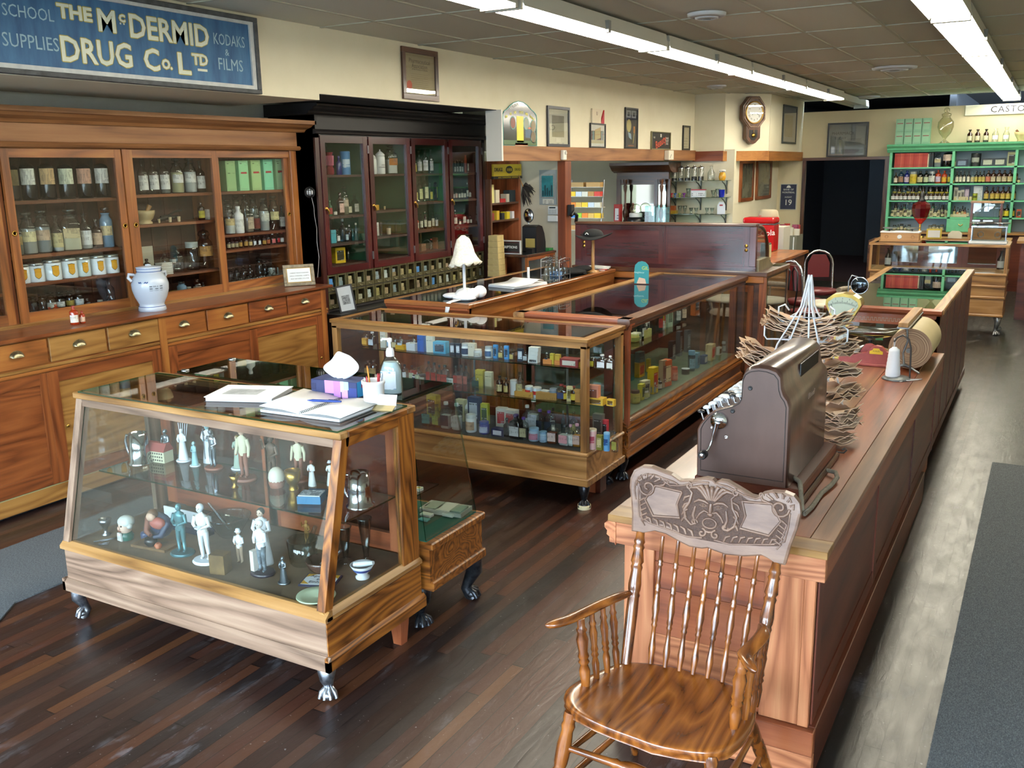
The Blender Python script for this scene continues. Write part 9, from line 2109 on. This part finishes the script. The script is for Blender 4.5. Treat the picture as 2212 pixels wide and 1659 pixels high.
box 8891 86 172 #4a9ac2 #d9c33a - - blue and yellow carton
@floor of the long showcase, front row|x|-2.42|0.386
box 6077 58 114 #c9c03c #3a4a2a - - yellow green carton
box 6141 73 126 #d2cba8 #2a2c2a - - carton with four black rings
box 6298 81 193 #e0bc1c #c2302a - - tall yellow and red carton
box 6555 94 199 #d9622a #f0d9b0 - - tall bright orange carton with a white letter
box 6502 55 208 #b49a7c #7a4a3a - - slim beige carton standing in front
mouth 6762 48 107 #d9765a #e0a08a #b8553a - coral round canister
mouth 5963 68 92 O #c9c26a #4a2a22 - yellow jar with brown lid
mouth 6122 71 75 m #c9c98a #6a7258 - cream jar with grey lid
mouth 6284 59 85 c #8a9a9a #9ab2b8 - pale glass jar with grey lid
bottle 6423 46 87 K #dfe0dc #16181c - black ink bottle with white label
mouth 5958 51 77 G #a9c3a0 #5f8a6a - small green tin
mouth 6057 33 73 O #c9c26a #cfc02a - small jar with yellow lid
mouth 7154 59 166 L #7fb3cf #5a9ac2 - pair sized blue packet
box 7280 58 126 #5a9ab8 #2c5a7a - - sky blue carton
box 7468 67 73 #2c4a7a #cfd3d6 - - blue and white flat carton
box 7644 94 137 #d2c396 #c23230 - - cream carton with red round trademark
box 7888 49 70 #d8dcd6 #2a2c2a - - small white carton with a black figure
mouth 8014 39 97 c #8a9a9a #9aa6a8 - slim glass tumbler
box 8293 101 53 #dcdfe0 #2a3780 - - white and blue flat box
can 7014 64 47 K - #cfe0e6 - base of an ornamental glass burner
@top mint green shelf|y|16.8|1.926
book -2299 28 221 #a53a34 - - - red cloth bound ledger volume
book -2270 28 221 #a8403a - - - red cloth bound ledger volume
book -2243 27 221 #b0483f - - - red cloth bound ledger volume
book -2214 27 221 #bb5a48 - - - red cloth bound ledger volume
book -2187 27 221 #b5503f - - - red cloth bound ledger volume
book -2159 27 220 #a53a34 - - - red cloth bound ledger volume
book -2131 27 220 #a8403a - - - red cloth bound ledger volume
book -2104 27 220 #b0483f - - - red cloth bound ledger volume
book -2076 27 220 #bb5a48 - - - red cloth bound ledger volume
book -2048 27 220 #b5503f - - - red cloth bound ledger volume
book -2021 27 219 #a53a34 - - - red cloth bound ledger volume
book -1993 27 219 #a8403a - - - red cloth bound ledger volume
book -1966 27 219 #b0483f - - - red cloth bound ledger volume
book -1938 27 219 #bb5a48 - - - red cloth bound ledger volume
book -1911 27 219 #b5503f - - - red cloth bound ledger volume
book -1884 27 219 #a53a34 - - - red cloth bound ledger volume
book -1857 27 218 #a8403a - - - red cloth bound ledger volume
book -1830 27 218 #b0483f - - - red cloth bound ledger volume
book -1807 16 206 #d8d2b4 - - - cream ledger volume at the end of the red ones
book -1783 26 218 #2f4044 - - - dark green book leaning
book -1748 31 223 #23333a - - - black green book
sqjar -1669 106 223 c #b9b48a - #8a939a square jar with powder
flask -1525 152 222 K #c9b8a8 - - large black flask with an urn shaped label
@top mint green shelf, right bay|y|16.8|1.926
can -1423 35 81 #b9b58a - #8a8a72 - small pale round tin
box -1317 162 110 #1f2d40 #6a7c92 - - navy box with pale crest
can -1122 144 202 #10181a #8a9288 #1c2628 - black canister with silver lettering
box -951 172 120 #1b2a36 #aab0a0 - - navy box with yellow edge
box -786 171 120 #1b2a36 #aab0a0 - - second navy box with yellow edge
box -607 142 209 #8a8f6c #22282a - - speckled grey green box
@second mint green shelf, left bay|y|16.8|1.666
bottle -2286 66 180 A #c9bda8 - - small brown bottle with white label
bottle -2207 90 222 L #8a6a52 - - pale blue bottle with brown band
bottle -2117 86 209 N #b9a8b8 - - violet bottle with white label
mouth -2020 113 191 O #c2ac2a - - wide yellow jar
bottle -1916 93 202 K #c2b88a - - black bottle with beige label
bottle -1826 80 201 K #b8c2a0 - - dark bottle with green based label
mouth -1741 100 195 c #c9cfc6 - - wide clear white jar
bottle -1649 85 212 R #b9a8b8 - - purple bottle with white label
bottle -1557 84 199 R #d0a02a - - dark red bottle with orange label
square -1475 73 199 c #cdbf3a - - square yellow bottle
bottle -1422 35 88 A #b09a4a - - very small bottle with tan label
@second mint green shelf, right bay|y|16.8|1.666
bottle -1373 49 198 K #cfcbb8 - - narrow black bottle with long white label
= -1320 49 198
= -1267 49 197
= -1205 49 197
bottle -1147 58 185 c #b5aa7a - - clear bottle with beige label
bottle -1095 53 191 K #b9a85a - - black bottle with low yellow label
= -1042 53 190
= -991 53 190
bottle -924 78 195 A #b06a52 - - brown chemist bottle with red topped label
bottle -852 78 195 A #b5a98a - - brown chemist bottle with beige label
= -773 78 194
= -699 78 194
bottle -623 77 193 A #b9a87a - - brown chemist bottle with tan label
bottle -548 77 193 A #8a6a42 - - brown chemist bottle with brown label
mouth -498 52 68 c #c9c48a #16181c - small jar with black lid
@third mint green shelf, left bay back row|y|16.87|1.4
mouth -2296 63 230 c #a8a04a #2a2c2a - jar with yellow green label
mouth -2226 63 215 A #a8a04a #2a2c2a - jar with yellow green label
mouth -2155 63 200 c #a8a04a #2a2c2a - jar with yellow green label
= -2088 63 229
mouth -2021 62 214 A #a8a04a #2a2c2a - jar with yellow green label
mouth -1965 62 199 c #a8a04a #2a2c2a - jar with yellow green label
= -1909 62 227
mouth -1860 62 213 A #a8a04a #2a2c2a - jar with yellow green label
mouth -1747 101 214 K #c2b43a #16181c - black jar with wide yellow label
= -1657 74 214
= -1581 73 213
= -1498 77 212
@third mint green shelf, left bay front row|y|16.74|1.4
mouth -2299 65 114 A #c9cdc9 #1a1412 - brown bottle with white band and black cap
= -2242 65 114
= -2180 65 114
= -2114 65 114
= -2049 64 113
= -1988 64 113
= -1922 64 113
= -1851 64 113
= -1791 64 112
= -1725 64 112
= -1661 64 112
= -1600 63 112
= -1533 63 111
= -1469 63 111
@third mint green shelf, right bay|y|16.8|1.4
box -1367 58 205 #c2c0b2 #6a6a62 - - upright white carton
box -1317 44 152 #b9b8a8 #5a5a52 - - short white carton
box -1269 47 163 #c2c0b2 #5a5a52 - - medium white carton
box -1205 77 215 #2c2c4a #b8a8b8 - - purple and white carton stack
card -1051 127 220 #dfe6ea - - - bright white card
can -1088 72 110 #8a9420 #4a4f10 #6a7018 - olive green tin
bottle -1025 42 162 c - - - thin clear bottle
bottle -929 76 208 A #b8a04a - - brown chemist bottle with yellow label
= -844 76 207
= -772 76 207
= -697 76 206
= -625 75 206
= -549 75 205
mbox -1373 40 56 #bdb08a - - - low cream box
= -1302 40 56
= -1277 40 56
= -1238 40 56
= -1196 40 56
= -1148 39 56
@fourth mint green shelf, left bay back row|y|16.88|1.136
bottle -2308 46 189 c #b9b48a - - small old clear bottle
mouth -2265 46 215 A #a8b08a #1c1c1c - small old brown bottle
bottle -2222 46 211 c #c2bda0 #c9c9b9 - small old clear bottle
bottle -2177 46 179 K #8a8f72 - - small old black bottle
mouth -2132 46 197 G #b9b48a #1c1c1c - small old green bottle
bottle -2081 46 215 c #a8b08a #c9c9b9 - small old pale bottle
bottle -2030 46 205 c #c2bda0 - - small old clear bottle
mouth -1981 46 217 A #8a8f72 #1c1c1c - small old brown bottle
bottle -1786 45 212 c #b9b48a #c9c9b9 - small old clear bottle
bottle -1742 45 172 K #a8b08a - - small old black bottle
mouth -1696 45 212 G #c2bda0 #1c1c1c - small old green bottle
bottle -1649 45 167 c #8a8f72 #c9c9b9 - small old pale bottle
bottle -1602 45 202 c #b9b48a - - small old clear bottle
mouth -1556 45 185 A #a8b08a #1c1c1c - small old brown bottle
bottle -1502 45 208 c #c2bda0 #c9c9b9 - small old clear bottle
bottle -1459 45 182 K #8a8f72 - - small old black bottle
@fourth mint green shelf, left bay front row|y|16.75|1.136
mouth -2295 48 82 c #c9c49a #2a2a26 - small jar
box -2250 55 101 #b9b38a #5a5a42 - - cream carton
mouth -2205 63 93 c #b8b48e #2a2a26 - pale jar
box -2160 48 95 #c2bb92 #6a6446 - - buff carton
mouth -2093 55 106 A #c9c49a #2a2a26 - brown jar
box -2043 62 95 #a9b08c #5a5a42 - - greenish carton
mouth -1761 47 91 c #b8b48e #2a2a26 - small jar
box -1701 54 88 #b9b38a #6a6446 - - cream carton
mouth -1646 61 97 c #c9c49a #2a2a26 - pale jar
box -1597 47 78 #c2bb92 #5a5a42 - - buff carton
mouth -1533 54 81 A #b8b48e #2a2a26 - brown jar
box -1468 61 96 #a9b08c #6a6446 - - greenish carton
@fourth mint green shelf, right bay|y|16.8|1.136
bottle -1368 42 176 A #b8b07c #1c1c1c - small brown bottle
bottle -1319 42 152 c #c98a5a #1c1c1c - small clear bottle
bottle -1288 42 129 A #c9c4a8 #1c1c1c - small brown bottle
bottle -1250 42 176 K #b8b07c #1c1c1c - small black bottle
bottle -1213 42 152 A #c98a5a #1c1c1c - small brown bottle
bottle -1168 42 128 c #c9c4a8 #1c1c1c - small clear bottle
bottle -688 76 201 K #b5a85a - - tall black bottle with yellow label
bottle -618 76 201 K #d6c32a - - tall black bottle with bright yellow label
bottle -540 75 200 K #c9b83a - - tall black bottle with yellow label
mbox -1389 65 41 #c2bb9a - - - flat cream box
= -1335 65 48
= -1277 64 41
= -1213 64 48
box -449 68 125 #c2502c #2a2a26 - - orange red carton past the upright
@lowest mint green shelf|y|16.85|0.906
mouth -2259 55 85 c #b9b48a #2a2c2a - small pale jar
bottle -2202 55 97 c #a8b08a #2a2c2a - small pale bottle
mouth -2146 55 109 c #c2bda0 #2a2c2a - small pale jar
bottle -2089 54 85 c #b9b48a #2a2c2a - small pale bottle
mouth -2033 54 97 c #a8b08a #2a2c2a - small pale jar
mouth -1710 66 90 c #b9b48a #6a6a5a - clear lidded jar
= -1655 66 104
= -1600 66 89
= -1535 65 103
"""
ORDN = ['first','second','third','fourth','fifth','sixth','seventh','eighth','ninth','tenth','eleventh','twelfth','thirteenth','fourteenth','fifteenth','sixteenth','seventeenth','eighteenth','nineteenth','twentieth','twenty first']
DROP = {'with','and','of','a','the','in','by','behind','at','for'}
def build_items():
 rows = []; cur = None
 for l in ITEMS.strip().split('\n'):
  if l[0] == '@': nm,face,pl,z = l[1:].split('|'); cur = (nm,face,float(pl),float(z),[]); rows.append(cur)
  else:
   q = l.split(' ',8)
   if q[0] != '=': rest = (q[0],q[4:])
   cur[4].append((rest[0],*(float(v)/1000 for v in q[1:4]),*rest[1]))
 cache = {}
 for nm,face,pl,z,its in rows:
  cnt = {}; tot = {}; kinds = {}
  for i in its: tot[i[8]] = tot.get(i[8],0)+1; kinds[KINDN[i[0]]] = kinds.get(KINDN[i[0]],0)+1
  for k,v,w_,h,body,lab,cap,fill,desc in sorted(its,key=lambda q: q[1]):
   c = cnt[desc] = cnt.get(desc,0)+1
   tail = ' on '+nm; od = ''
   if tot[desc] > 1: od = ', %s from left,' % (ORDN[c-1] if c < tot[desc] or tot[desc] == 2 else ORDN[c-1])
   room = 16-len((od+tail).split()); d = desc.split()[:room]
   while d and d[-1].strip(',') in DROP: d.pop()
   text = ' '.join(d).rstrip(',')+od+tail
   name = KINDN[k]; dz = 0.0
   if k == 'box' and desc.startswith('orange carton'): dz = 0
   loc = (pl,v,z+.0005) if face == 'x' else (v,pl,z+.0005)
   if 'lowest of a stack of four' in desc:
    for q in (1,2,3):
     key = (k,w_,h,body,lab,'q'); b = shapes(k,w_,h,body,lab,cap,fill)[0][1]; o = b.obj('carton'); o.location = (loc[0]+.002*q,loc[1],z+q*(h+.001)+.0005); o.rotation_euler = (0,0,.03*(q-2)); tag(o,'white carton, %s up in the stack of four on the square showcase top shelf' % ('second','third','topmost')[q-1],'carton','stacked white cartons')
   dist = (Vector(loc)-Vector((0,0,2))).length; px = 2020*h/dist
   key = (k,w_,h,body,lab,cap,fill); rz = (pi/2-(.1 if k in ('box','gbox','book','square','mbox','card') else .55) if face == 'x' else 0)+random.uniform(-.12,.12)*(k not in ('gbox','book'))
   parts = cache.get(key)
   if parts is None: parts = cache[key] = shapes(k,w_,h,body,lab,cap,fill)
   cat = {'apothecary_jar': 'jar','porcelain_pot': 'pot','porcelain_jar': 'jar','carton': 'box'}.get(name,name)
   g = '%ss on %s' % (name.replace('_',' '),nm) if kinds[name] >= 3 else None
   if px > 26 and len(parts) > 1:
    t = thing(name,text,cat,loc,rz,g)
    for pn,mb in parts: mb.obj(pn,t)
   else:
    b = MB()
    for pn,mb in parts:
     base = len(b.v); b.v += mb.v
     for f_,mi,sm in zip(mb.f,mb.mi,mb.sm): b.f.append(tuple(i+base for i in f_)); b.mi.append(b._m(mb.mats[mi])); b.sm.append(sm)
    o = b.obj(name); o.location = loc; o.rotation_euler = (0,0,rz); tag(o,text,cat,g)
build_items()
